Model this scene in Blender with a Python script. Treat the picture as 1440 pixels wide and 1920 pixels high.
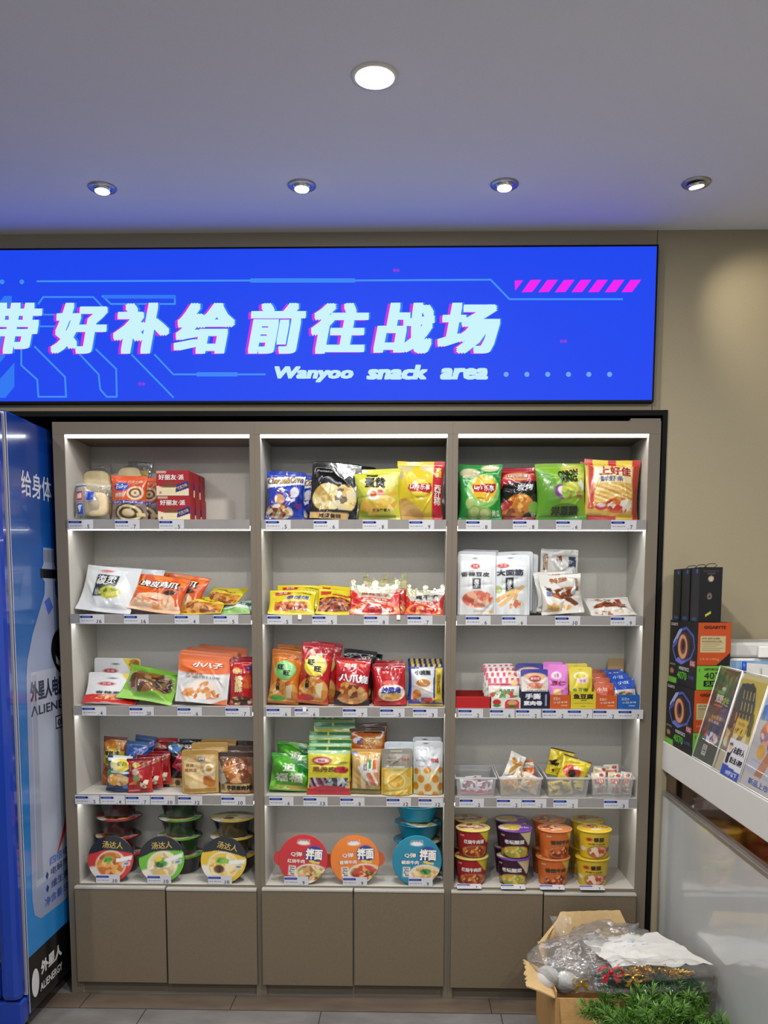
# Snack corner of a gaming cafe: three lit shelving cabinets under a blue lightbox sign.
import bpy, bmesh, math, random
import numpy as np
from mathutils import Matrix, Vector

for _o in list(bpy.data.objects):
    bpy.data.objects.remove(_o, do_unlink=True)
SC = bpy.context.scene
COL = SC.collection
PI = math.pi

def lin1(x):
    return x / 12.92 if x <= .04045 else ((x + .055) / 1.055) ** 2.4

def rgb(h, a=1.0):
    """'rrggbb' (as displayed) -> linear RGBA"""
    if not isinstance(h, str):
        return h
    if len(h) == 8:
        a = int(h[6:8], 16) / 255.
    return (lin1(int(h[0:2], 16) / 255.), lin1(int(h[2:4], 16) / 255.), lin1(int(h[4:6], 16) / 255.), a)

# ------------------------------------------------------------------ camera
FPX, CXP, CYP = 1650.0, 732.6, 1285.5
CAM = np.array([0.19206, -2.94787, 1.40075])
YAW, PITCH, ROLL = math.radians(-1.32), math.radians(5.90), math.radians(0.17)
_cy, _sy, _cp, _sp = math.cos(YAW), math.sin(YAW), math.cos(PITCH), math.sin(PITCH)
FWD = np.array([_sy * _cp, _cy * _cp, -_sp])
_rt = np.array([_cy, -_sy, 0.0])
_up = np.cross(_rt, FWD)
RGT = math.cos(ROLL) * _rt + math.sin(ROLL) * _up
UPV = -math.sin(ROLL) * _rt + math.cos(ROLL) * _up

cam_d = bpy.data.cameras.new('camera')
cam_o = bpy.data.objects.new('camera', cam_d)
COL.objects.link(cam_o)
cam_d.sensor_fit = 'AUTO'
cam_d.sensor_width = 36.0
cam_d.lens = FPX / 1920.0 * 36.0
cam_d.shift_x = -(CXP - 720.0) / 1920.0
cam_d.shift_y = (CYP - 960.0) / 1920.0
cam_d.clip_start = 0.02
_m = Matrix.Identity(4)
for _i in range(3):
    _m[_i][0], _m[_i][1], _m[_i][2], _m[_i][3] = RGT[_i], UPV[_i], -FWD[_i], CAM[_i]
cam_o.matrix_world = _m
SC.camera = cam_o

def ray(u, v):
    return (u - CXP) / FPX * RGT - (v - CYP) / FPX * UPV + FWD

def P(u, v, Y):
    """photo pixel -> point on the vertical plane y = Y"""
    d = ray(u, v)
    return CAM + d * ((Y - CAM[1]) / d[1])

def PX(u, v, X):
    d = ray(u, v)
    return CAM + d * ((X - CAM[0]) / d[0])

def PZ(u, v, Z):
    d = ray(u, v)
    return CAM + d * ((Z - CAM[2]) / d[2])

def proj(p):
    d = np.array(p) - CAM
    z = d @ FWD
    return CXP + FPX * (d @ RGT) / z, CYP - FPX * (d @ UPV) / z

# ------------------------------------------------------------------ light levels
EXPOSURE = 0.0
WORLD = 0.55           # the rest of the cafe behind the camera
SIGN_GLOW = 1.0       # backlit sign face
LED_GLOW = 10.5         # shelf LED strips
DISC_GLOW = 12.0        # ceiling downlight diffusers
ROOM_LAMP = 20.0       # W, area lamp in each room downlight
SPOT_LAMP = 10.0       # W, small recessed spots
SC.view_settings.view_transform = 'Standard'
SC.view_settings.look = 'None'
SC.view_settings.exposure = EXPOSURE
SC.view_settings.gamma = 1.0
SC.view_settings.use_curve_mapping = False
SC.cycles.max_bounces = 8
SC.cycles.transparent_max_bounces = 24
SC.cycles.caustics_reflective = False
SC.cycles.caustics_refractive = False
SC.cycles.sample_clamp_indirect = 4.0

wd = bpy.data.worlds.new('world')
SC.world = wd
wd.use_nodes = True
_bg = wd.node_tree.nodes['Background']
_bg.inputs[0].default_value = (0.88, 0.94, 1.0, 1)
_bg.inputs[1].default_value = WORLD

def lamp(name, kind, loc, energy, aim=None, color=(1, 1, 1), **kw):
    l = bpy.data.lights.new(name, kind)
    l.energy = energy
    l.color = color
    for k, v in kw.items():
        setattr(l, k, v)
    o = bpy.data.objects.new(name, l)
    COL.objects.link(o)
    o.location = loc
    if aim is not None:
        o.rotation_euler = (Vector(aim) - Vector(loc)).to_track_quat('-Z', 'Y').to_euler()
    return o

CEIL = 2.555
# room downlights further back in the cafe (their fixtures are built with the ceiling)
ROOM_SPOTS = [(-1.55, -1.75), (0.10, -1.75), (1.75, -1.75), (-0.75, -2.9), (0.95, -2.9), (0.1, -4.0)]
for _x, _y in [(0.104, -0.85)] + ROOM_SPOTS:
    lamp('downlight_lamp', 'AREA', (_x, _y, CEIL - 0.012), ROOM_LAMP, (_x, _y, 0), (1.0, 0.97, 0.93), shape='DISK', size=0.085)

# ------------------------------------------------------------------ materials
MATS = {}
INK = .76              # how strongly the printed colours reflect

def nodes_of(name):
    m = bpy.data.materials.new(name)
    m.use_nodes = True
    MATS[name] = m
    nt = m.node_tree
    return m, nt, nt.nodes, nt.links, nt.nodes['Principled BSDF']

def noise_node(nt, scale, detail=3.0, rough=.55, vec=None, stretch=None):
    n = nt.nodes.new('ShaderNodeTexNoise')
    n.inputs['Scale'].default_value = scale
    n.inputs['Detail'].default_value = detail
    n.inputs['Roughness'].default_value = rough
    tc = nt.nodes.new('ShaderNodeTexCoord')
    if stretch:
        mp = nt.nodes.new('ShaderNodeMapping')
        mp.inputs['Scale'].default_value = stretch
        nt.links.new(tc.outputs['Object'], mp.inputs['Vector'])
        nt.links.new(mp.outputs['Vector'], n.inputs['Vector'])
    else:
        nt.links.new(tc.outputs['Object'], n.inputs['Vector'])
    return n

def mat(name, c, rough=.5, metal=0.0, spec=.5, mott=0.0, scale=200.0, bump=0.0, bscale=None, c2=None, coat=0.0, stretch=None, detail=3.0):
    m, nt, N, L, b = nodes_of(name)
    c = rgb(c)
    b.inputs['Roughness'].default_value = rough
    b.inputs['Metallic'].default_value = metal
    b.inputs['Specular IOR Level'].default_value = spec
    b.inputs['Coat Weight'].default_value = coat
    n = noise_node(nt, scale, detail, stretch=stretch)
    r = N.new('ShaderNodeValToRGB')
    lo = tuple(max(0, x * (1 - mott)) for x in c[:3]) + (1,)
    hi = tuple(min(1, x * (1 + mott)) for x in c[:3]) + (1,)
    if c2 is not None:
        lo, hi = c, rgb(c2)
    r.color_ramp.elements[0].color = lo
    r.color_ramp.elements[1].color = hi
    r.color_ramp.elements[0].position = .3
    r.color_ramp.elements[1].position = .7
    L.new(n.outputs['Fac'], r.inputs['Fac'])
    L.new(r.outputs['Color'], b.inputs['Base Color'])
    if bump:
        n2 = noise_node(nt, bscale or scale, 2.0)
        bp = N.new('ShaderNodeBump')
        bp.inputs['Strength'].default_value = bump
        bp.inputs['Distance'].default_value = .002
        L.new(n2.outputs['Fac'], bp.inputs['Height'])
        L.new(bp.outputs['Normal'], b.inputs['Normal'])
    return m

def emit(name, c, strength):
    m, nt, N, L, b = nodes_of(name)
    c = rgb(c)
    b.inputs['Base Color'].default_value = c
    b.inputs['Emission Color'].default_value = c
    b.inputs['Emission Strength'].default_value = strength
    return m

def printed(name, rough, spec=.5, coat=0.0, bump=.15, bscale=60.0, metal=0.0):
    """film or card carrying its print in the colour attribute 'print'"""
    m, nt, N, L, b = nodes_of(name)
    a = N.new('ShaderNodeAttribute')
    a.attribute_name = 'print'
    ink = N.new('ShaderNodeVectorMath')
    ink.operation = 'SCALE'
    ink.inputs['Scale'].default_value = INK
    L.new(a.outputs['Color'], ink.inputs[0])
    L.new(ink.outputs['Vector'], b.inputs['Base Color'])
    b.inputs['Roughness'].default_value = rough
    b.inputs['Specular IOR Level'].default_value = spec
    b.inputs['Coat Weight'].default_value = coat
    b.inputs['Metallic'].default_value = metal
    if bump:
        n2 = noise_node(nt, bscale, 2.0)
        bp = N.new('ShaderNodeBump')
        bp.inputs['Strength'].default_value = bump
        bp.inputs['Distance'].default_value = .004
        L.new(n2.outputs['Fac'], bp.inputs['Height'])
        L.new(bp.outputs['Normal'], b.inputs['Normal'])
    return m

def clear(name, tint='ffffff', rough=.08, gloss=.14, bump=.5, bscale=40.0, haze=0.0, attr=False, fres=.45):
    """thin clear plastic: mostly transparent, glossy; attr=True lays the print (alpha) over it"""
    m, nt, N, L, b = nodes_of(name)
    tr = N.new('ShaderNodeBsdfTransparent')
    tr.inputs['Color'].default_value = rgb(tint)
    gl = N.new('ShaderNodeBsdfGlossy')
    gl.inputs['Roughness'].default_value = rough
    lw = N.new('ShaderNodeLayerWeight')
    lw.inputs['Blend'].default_value = .35
    mm = N.new('ShaderNodeMath')
    mm.operation = 'MULTIPLY_ADD'
    mm.inputs[1].default_value = fres
    mm.inputs[2].default_value = gloss
    mm.use_clamp = True
    L.new(lw.outputs['Fresnel'], mm.inputs[0])
    mx = N.new('ShaderNodeMixShader')
    L.new(mm.outputs[0], mx.inputs['Fac'])
    L.new(tr.outputs[0], mx.inputs[1])
    L.new(gl.outputs[0], mx.inputs[2])
    if bump:
        n2 = noise_node(nt, bscale, 2.0)
        bp = N.new('ShaderNodeBump')
        bp.inputs['Strength'].default_value = bump
        bp.inputs['Distance'].default_value = .006
        L.new(n2.outputs['Fac'], bp.inputs['Height'])
        L.new(bp.outputs['Normal'], gl.inputs['Normal'])
        L.new(bp.outputs['Normal'], lw.inputs['Normal'])
        L.new(bp.outputs['Normal'], b.inputs['Normal'])
    out = N['Material Output']
    last = mx.outputs[0]
    if haze or attr:
        m2 = N.new('ShaderNodeMixShader')
        m2.inputs['Fac'].default_value = haze
        b.inputs['Base Color'].default_value = (.75, .76, .78, 1)
        b.inputs['Roughness'].default_value = .3
        if attr:
            a = N.new('ShaderNodeAttribute')
            a.attribute_name = 'print'
            L.new(a.outputs['Color'], b.inputs['Base Color'])
            L.new(a.outputs['Alpha'], m2.inputs['Fac'])
        L.new(last, m2.inputs[1])
        L.new(b.outputs[0], m2.inputs[2])
        last = m2.outputs[0]
    L.new(last, out.inputs['Surface'])
    return m

mat('laminate', '70675a', .5, spec=.3, mott=.10, scale=420., bump=.04)
mat('laminate_inner', 'bebbb3', .5, spec=.3, mott=.08, scale=420., bump=.04)  # lighter than the fronts: LED brightness inside the cells put into the colour
mat('door_laminate', '6d6150', .5, spec=.3, mott=.12, scale=420., bump=.04)
mat('panel_beige', '9d9278', .55, spec=.25, mott=.07, scale=300., bump=.05)
mat('ceiling_paint', 'e9ebf4', .9, spec=.1, mott=.03, scale=500.)
mat('room_paint', 'aaa9a6', .9, spec=.1, mott=.03, scale=300.)
mat('black_trim', '080809', .55, spec=.15, mott=.1)
mat('alcove_dark', '1a1a1d', .8, mott=.1)
mat('aluminium', 'b9b9b7', .35, metal=.9, mott=.04, scale=80., stretch=(1, 1, 20))
mat('edge_light', 'c4c1b8', .35, metal=.35, mott=.04)
mat('rail_acrylic', '8a8683', .12, spec=.6, mott=.05, scale=30., coat=.4)
mat('white_metal', 'e6e4df', .4, mott=.02)
mat('chrome', 'd8d8d8', .12, metal=1., mott=.02)
mat('counter_white', 'c4c3be', .42, spec=.5, mott=.015, scale=20., coat=.0)
mat('counter_gloss', 'b2b5b4', .16, spec=.55, mott=.02, scale=12., coat=.7)
mat('bronze_mirror', '6b4d3a', .08, metal=.95, mott=.08, scale=8.)
mat('cardboard', 'b08a58', .85, spec=.15, mott=.08, scale=90., bump=.1, stretch=(1, 14, 1))
mat('kraft_light', 'c6a878', .85, spec=.15, mott=.06, scale=90.)
mat('fridge_blue', '0a3498', .18, spec=.5, mott=.03, scale=5., coat=.6)
mat('fridge_inner', 'cfd6dc', .4, mott=.02)
mat('black_plastic', '121214', .35, mott=.06)
mat('dark_bowl', '17191c', .22, spec=.5, mott=.05, scale=40., coat=.3)
mat('foam_white', 'bcbcba', .6, mott=.05, scale=70., bump=.4, bscale=90.)
mat('paper_white', 'c9c7c1', .6, mott=.04, scale=40.)
mat('needle_green', '28561f', .5, c2='6f9e3c', scale=60.)
mat('needle_dark', '14352a', .5, c2='2a5a3c', scale=60.)
mat('twig_brown', '3c2c1c', .8, mott=.2)
mat('gold_foil', 'd8a83a', .28, metal=.8, mott=.2, scale=60.)
mat('red_ribbon', 'b01820', .35, mott=.1)
mat('cream_bread', 'e2cfa2', .75, mott=.1, scale=50., bump=.2)
mat('brown_bread', 'b07a3c', .7, mott=.15, scale=50., bump=.2)
mat('bottle_cap', 'e8e8ea', .4, mott=.02)
mat('pen_blue', '1450b8', .3, mott=.03)
mat('blue_plastic', '8fb2d8', .3, mott=.03)
printed('printed_film', .27, coat=.25, bump=.25, bscale=55.)
printed('printed_foil', .2, coat=.4, bump=.35, bscale=45.)
printed('printed_pouch', .42, bump=.18, bscale=50.)
printed('printed_card', .5, spec=.35, bump=.0)
printed('printed_gloss', .15, coat=.5, bump=.0)
printed('printed_cup', .33, coat=.1, bump=.0)
clear('clear_film', gloss=.10, attr=True, bump=.8, bscale=38.)
clear('clear_wrap', gloss=.12, bump=1.0, bscale=34., rough=.08, haze=.11, fres=.5)
clear('clear_bin', gloss=.06, bump=.0, rough=.15, haze=.15)
clear('clear_film_pack', gloss=.05, bump=1.0, bscale=34., rough=.07, haze=.025, fres=.35)
clear('clear_rim', gloss=.1, bump=.0, rough=.2, haze=.5)
clear('clear_acrylic', gloss=.03, bump=.0, rough=.04, haze=.02, fres=.10)
clear('door_glass', gloss=.06, bump=.0, rough=.02)
emit('led_white', 'fbfdff', LED_GLOW)
emit('lamp_disc', 'fffaf2', DISC_GLOW)
emit('spot_disc', 'fff6ea', 12.0)
_m, _nt, _N, _L, _b = nodes_of('sign_backlit')      # translucent print with lamps behind it
_a = _N.new('ShaderNodeAttribute')
_a.attribute_name = 'print'
_L.new(_a.outputs['Color'], _b.inputs['Emission Color'])
_b.inputs['Base Color'].default_value = (.01, .01, .012, 1)
_b.inputs['Specular IOR Level'].default_value = .1
_b.inputs['Emission Strength'].default_value = SIGN_GLOW
_b.inputs['Roughness'].default_value = .8
_m, _nt, _N, _L, _b = nodes_of('floor_tile')        # slate look tiles, 0.6 m, darker skirting row along the cabinets
_tc = _N.new('ShaderNodeTexCoord')
_n1 = noise_node(_nt, 3.5, 6.0, .65, stretch=(1, 2.2, 1))
_rp = _N.new('ShaderNodeValToRGB')
_rp.color_ramp.elements[0].color = rgb('5a5653')
_rp.color_ramp.elements[1].color = rgb('7a7876')
_rp.color_ramp.elements[0].position = .3
_rp.color_ramp.elements[1].position = .7
_L.new(_n1.outputs['Fac'], _rp.inputs['Fac'])
_L.new(_rp.outputs['Color'], _b.inputs['Base Color'])
_b.inputs['Roughness'].default_value = .35

# ------------------------------------------------------------------ object helpers
def tag(o, label=None, cat=None, group=None, kind=None):
    if label: o['label'] = label
    if cat: o['category'] = cat
    if group: o['group'] = group
    if kind: o['kind'] = kind
    return o

def empty(name, label, cat, loc=(0, 0, 0), group=None, rz=0.0):
    o = bpy.data.objects.new(name, None)
    o.empty_display_size = .05
    COL.objects.link(o)
    o.location = loc
    o.rotation_euler = (0, 0, rz)
    return tag(o, label, cat, group)

def copy_tree(o, parent=None):
    c = o.copy()
    COL.objects.link(c)
    if parent is not None:
        c.parent = parent
    for ch in o.children:
        copy_tree(ch, c)
    return c

class MB:
    """collects geometry (with an optional print colour) and links it as ONE mesh object"""
    def __init__(self):
        self.v, self.f, self.c, self.sm = [], [], [], []
    def add(self, verts, faces, col=None, smooth=False):
        b = len(self.v)
        self.v += [tuple(map(float, p)) for p in verts]
        self.f += [tuple(int(i) + b for i in f) for f in faces]
        self.sm += [smooth] * len(faces)
        if col is None:
            col = (.5, .5, .5, 1)
        if isinstance(col, (str, tuple)):
            self.c += [rgb(col)] * len(verts)
        else:
            self.c += [tuple(x) for x in col]
        return self
    def box(self, lo, hi, col=None):
        (a, b, c), (d, e, f) = lo, hi
        V = [(a, b, c), (d, b, c), (d, e, c), (a, e, c), (a, b, f), (d, b, f), (d, e, f), (a, e, f)]
        F = [(3, 2, 1, 0), (4, 5, 6, 7), (0, 1, 5, 4), (1, 2, 6, 5), (2, 3, 7, 6), (3, 0, 4, 7)]
        return self.add(V, F, col)
    def hull(self, quad_lo, quad_hi, col=None):
        """box from two quads (4 points each, same winding)"""
        V = list(quad_lo) + list(quad_hi)
        F = [(3, 2, 1, 0), (4, 5, 6, 7), (0, 1, 5, 4), (1, 2, 6, 5), (2, 3, 7, 6), (3, 0, 4, 7)]
        return self.add(V, F, col)
    def lathe(self, prof, n=40, col=None, cap=True, c=(0, 0, 0)):
        V, F = [], []
        for r, z in prof:
            for k in range(n):
                a = 2 * PI * k / n
                V.append((c[0] + r * math.cos(a), c[1] + r * math.sin(a), c[2] + z))
        for i in range(len(prof) - 1):
            for k in range(n):
                F.append((i * n + k, i * n + (k + 1) % n, (i + 1) * n + (k + 1) % n, (i + 1) * n + k))
        self.add(V, F, col, True)
        if cap:
            b = len(self.v) - len(V)
            self.f.append(tuple(b + k for k in reversed(range(n))))
            self.f.append(tuple(b + (len(prof) - 1) * n + k for k in range(n)))
            self.sm += [False, False]
        return self
    def tube(self, pts, r, n=8, col=None):
        pts = [Vector(p) for p in pts]
        V, F = [], []
        for i, p in enumerate(pts):
            t = (pts[min(i + 1, len(pts) - 1)] - pts[max(i - 1, 0)]).normalized()
            a = t.orthogonal().normalized()
            b = t.cross(a)
            rr = r[i] if isinstance(r, (list, tuple)) else r
            for k in range(n):
                g = 2 * PI * k / n
                V.append(p + a * rr * math.cos(g) + b * rr * math.sin(g))
        for i in range(len(pts) - 1):
            for k in range(n):
                F.append((i * n + k, i * n + (k + 1) % n, (i + 1) * n + (k + 1) % n, (i + 1) * n + k))
        F.append(tuple(reversed(range(n))))
        F.append(tuple((len(pts) - 1) * n + k for k in range(n)))
        return self.add(V, F, col, True)
    def ball(self, c, r, col=None, n=16, m=10, sq=(1, 1, 1), pw=1.0):
        V, F = [], []
        q = lambda x: math.copysign(abs(x) ** pw, x)
        for i in range(m + 1):
            t = PI * i / m
            for k in range(n):
                a = 2 * PI * k / n
                V.append((c[0] + sq[0] * r * q(math.sin(t) * math.cos(a)), c[1] + sq[1] * r * q(math.sin(t) * math.sin(a)), c[2] + sq[2] * r * q(math.cos(t))))
        for i in range(m):
            for k in range(n):
                F.append((i * n + k, (i + 1) * n + k, (i + 1) * n + (k + 1) % n, i * n + (k + 1) % n))
        return self.add(V, F, col, True)
    def mesh(self, name):
        me = bpy.data.meshes.new(name)
        me.from_pydata(self.v, [], self.f)
        at = me.color_attributes.new('print', 'FLOAT_COLOR', 'POINT')
        at.data.foreach_set('color', np.array(self.c, dtype=np.float32).ravel())
        me.polygons.foreach_set('use_smooth', self.sm)
        me.update()
        return me
    def build(self, name, material, parent=None, bevel=0.0, loc=None):
        me = self.mesh(name)
        o = bpy.data.objects.new(name, me)
        COL.objects.link(o)
        me.materials.append(MATS[material])
        if parent is not None:
            o.parent = parent
        if loc is not None:
            o.location = loc
        if bevel:
            md = o.modifiers.new('bevel', 'BEVEL')
            md.width = bevel
            md.segments = 2
            md.limit_method = 'ANGLE'
        return o

def boxo(name, lo, hi, material, parent=None, bevel=0.0):
    return MB().box(lo, hi).build(name, material, parent, bevel)

# ------------------------------------------------------------------ lettering
_TXT = {}

def text2d(s, bold=.0, shear=.0, vert=False):
    """glyph outlines as 2-D triangles scaled to the unit box (-.5 .. .5)"""
    key = (s, bold, shear, vert)
    if key in _TXT:
        return _TXT[key]
    cu = bpy.data.curves.new('t', 'FONT')
    cu.body = '\n'.join(s) if vert else s
    cu.offset = 0.0
    cu.shear = shear
    cu.resolution_u = 2
    cu.space_line = .82 if vert else 1.0
    if vert:
        cu.align_x = 'CENTER'
    o = bpy.data.objects.new('t', cu)
    m = bpy.data.meshes.new_from_object(o)
    V = np.array([v.co[:2] for v in m.vertices]) if len(m.vertices) else np.zeros((0, 2))
    F = [tuple(p.vertices) for p in m.polygons]
    bpy.data.objects.remove(o)
    bpy.data.curves.remove(cu)
    bpy.data.meshes.remove(m)
    rest = bold * .9
    mv = [(0, 0)]
    if len(V) and rest > .009:          # heavier weight: the strokes drawn several times, slightly moved
        n, V0, F0 = len(V), V, F
        mv = [(rest, 0), (-rest, 0), (0, rest * .8), (0, -rest * .8)]
        if rest > .03:
            mv = [(i * rest, j * rest * .75) for i in (-1, 0, 1) for j in (-1, 0, 1)]
        V = np.concatenate([V0 + np.array(d) for d in mv])
        F = [tuple(i + k * n for i in f) for k in range(len(mv)) for f in F0]
    if len(V):
        lo, hi = V.min(0), V.max(0)
        V = (V - (lo + hi) / 2) / np.maximum(hi - lo, 1e-6)
    n0 = len(V) // len(mv) if len(V) else 0
    out = [(V[k * n0:(k + 1) * n0], F[:len(F) // len(mv)]) for k in range(len(mv))] if n0 else []
    _TXT[key] = out
    return out

def split_long(V, F, mx):
    """cut glyph triangles whose edges are longer than mx so they can follow a curved face"""
    bm = bmesh.new()
    vs = [bm.verts.new((x, y, 0)) for x, y in V]
    for f in F:
        try:
            bm.faces.new([vs[i] for i in f])
        except ValueError:
            pass
    for _ in range(3):
        lg = [e for e in bm.edges if e.calc_length() > mx]
        if not lg:
            break
        bmesh.ops.subdivide_edges(bm, edges=lg, cuts=1)
        bmesh.ops.triangulate(bm, faces=[f for f in bm.faces if len(f.verts) > 3])
    bm.verts.index_update()
    V2 = np.array([v.co[:2] for v in bm.verts])
    F2 = [tuple(v.index for v in f.verts) for f in bm.faces]
    bm.free()
    return V2, F2

def place_text(L, aspect):
    """text layer -> list of (uv verts, faces, colour, level); aspect = width / height of the face in metres"""
    _, s, cx, cy, w, h, col = L[:7]
    op = L[7] if len(L) > 7 else {}
    out = []
    jobs = []
    if op.get('oc'):
        jobs.append((op.get('ow', .05), op['oc'], 0))
    jobs.append((op.get('bold', .012), col, 1))
    for b, c, lv in jobs:
        for q, (V, F) in enumerate(text2d(s, b, op.get('shear', 0.), op.get('vert', False))):
            k = 1.0 + (0.08 if lv == 0 else 0)
            X = V * np.array([w * k, h * k])
            r = math.radians(op.get('rot', 0))
            if r:
                x, y = X[:, 0] * aspect, X[:, 1]
                X = np.stack([(x * math.cos(r) - y * math.sin(r)) / aspect, x * math.sin(r) + y * math.cos(r)], 1)
            out.append((X + np.array([cx, cy]), F, rgb(c), lv + .09 * q))
    return out

# ------------------------------------------------------------------ printed art
def _hash(i, seed):
    x = np.sin(i * 127.1 + seed * 311.7) * 43758.5453
    return x - np.floor(x)

def paint(layers, U, V, base, aspect, aa):
    """evaluates the flat print layers on a grid of (u, v); returns RGBA"""
    C = np.empty(U.shape + (4,))
    C[:] = rgb(base)
    def lay(mask, c):
        c = np.array(rgb(c)) if isinstance(c, str) else c
        C[:] = C * (1 - mask[..., None]) + c * mask[..., None]
    ss = lambda d: np.clip(d / aa + .5, 0, 1)
    for L in layers:
        k = L[0]
        if k == 'r':
            _, a, b, c, d, col = L[:6]
            lay(np.minimum(ss(np.minimum(U - a, c - U)), ss(np.minimum(V - b, d - V) / aspect)), col)
        elif k == 'e':
            _, cx, cy, rx, ry, col = L[:6]
            r = math.radians(L[6]) if len(L) > 6 else 0
            x, y = (U - cx) * aspect, V - cy
            x, y = x * math.cos(r) + y * math.sin(r), -x * math.sin(r) + y * math.cos(r)
            q = np.sqrt((x / (rx * aspect)) ** 2 + (y / ry) ** 2)
            lay(ss((1 - q) * min(rx, ry / aspect)), col)
        elif k == 'o':      # ring
            _, cx, cy, rx, ry, wd_, col = L[:7]
            q = np.sqrt(((U - cx) / rx) ** 2 + ((V - cy) / ry) ** 2)
            lay(ss((wd_ - np.abs(1 - q)) * min(rx, ry / aspect)), col)
        elif k == 'p':
            pts, col = L[1], L[2]
            ins = np.zeros(U.shape, bool)
            n = len(pts)
            for i in range(n):
                x1, y1 = pts[i]
                x2, y2 = pts[(i + 1) % n]
                if y1 == y2:
                    continue
                hit = ((V >= min(y1, y2)) & (V < max(y1, y2)))
                ins ^= hit & (U < x1 + (V - y1) / (y2 - y1) * (x2 - x1))
            lay(ins.astype(float), col)
        elif k == 'b':      # heap of small pieces inside an ellipse (food picture)
            _, cx, cy, rx, ry, cols, n, seed = L[:8]
            rs = np.random.RandomState(seed)
            q = np.sqrt(((U - cx) / rx) ** 2 + ((V - cy) / ry) ** 2)
            msk = ss((1 - q) * min(rx, ry / aspect)) if len(L) < 9 else ((np.abs(U - cx) < rx) & (np.abs(V - cy) < ry)).astype(float)
            px = cx + (rs.rand(n) * 2 - 1) * rx
            py = cy + (rs.rand(n) * 2 - 1) * ry
            best = np.full(U.shape, 9e9)
            idx = np.zeros(U.shape, int)
            for i in range(n):
                d = ((U - px[i]) * aspect) ** 2 * rs.uniform(.6, 1.6) + (V - py[i]) ** 2
                m = d < best
                best[m] = d[m]
                idx[m] = i
            pal = np.array([rgb(c) for c in cols])
            lay(msk, pal[rs.randint(0, len(cols), n)][idx])
        elif k == 'l':      # band of strips / sticks at an angle inside a rectangle
            _, a, b, c, d, n, ang, cols = L[:8]
            r = math.radians(ang)
            t = ((U - a) / (c - a) * math.cos(r) + (V - b) / (d - b) * math.sin(r)) * n
            pal = np.array([rgb(x) for x in cols])
            ins = ((U > a) & (U < c) & (V > b) & (V < d)).astype(float)
            lay(ins, pal[np.floor(t).astype(int) % len(cols)])
        elif k == 'g':      # printed two-colour blend
            _, a, b, c, d, c1, c2 = L[:7]
            ins = ((U >= a) & (U <= c) & (V >= b) & (V <= d)).astype(float)
            t = np.clip((V - b) / (d - b), 0, 1)[..., None]
            lay(ins, np.array(rgb(c1)) * (1 - t) + np.array(rgb(c2)) * t)
    return C

def sample(G, u, v):
    """bilinear lookup in a (nv+1, nu+1, k) grid"""
    nv, nu = G.shape[0] - 1, G.shape[1] - 1
    x = np.clip(u * nu, 0, nu - 1e-6)
    y = np.clip(v * nv, 0, nv - 1e-6)
    i, j = x.astype(int), y.astype(int)
    fx, fy = (x - i)[:, None], (y - j)[:, None]
    return (G[j, i] * (1 - fx) + G[j, i + 1] * fx) * (1 - fy) + (G[j + 1, i] * (1 - fx) + G[j + 1, i + 1] * fx) * fy

def grid_faces(nv, nu, off=0, flip=False):
    F = []
    for j in range(nv):
        for i in range(nu):
            a = off + j * (nu + 1) + i
            q = (a, a + 1, a + nu + 2, a + nu + 1)
            F.append(q[::-1] if flip else q)
    return F

def decals(mb, layers, G, w, h, gap=.0017, sm=True):
    """lettering of the print, laid on the front grid G"""
    du = np.gradient(G, axis=1)
    dv = np.gradient(G, axis=0)
    Nn = np.cross(du, dv)
    Nn /= np.maximum(np.linalg.norm(Nn, axis=2, keepdims=True), 1e-9)
    asp = w / h
    for L in layers:
        if L[0] != 't':
            continue
        for uv, F, c, lv in place_text(L, asp):
            m = uv * np.array([w, h])
            m, F2 = split_long(m, F, .012)
            uv = m / np.array([w, h])
            u, v = np.clip(uv[:, 0], 0.004, .996), np.clip(uv[:, 1], 0.004, .996)
            pts = sample(G, u, v) + sample(Nn, u, v) * (gap * (.6 + .5 * lv))
            mb.add(pts, F2, c, sm)

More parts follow.
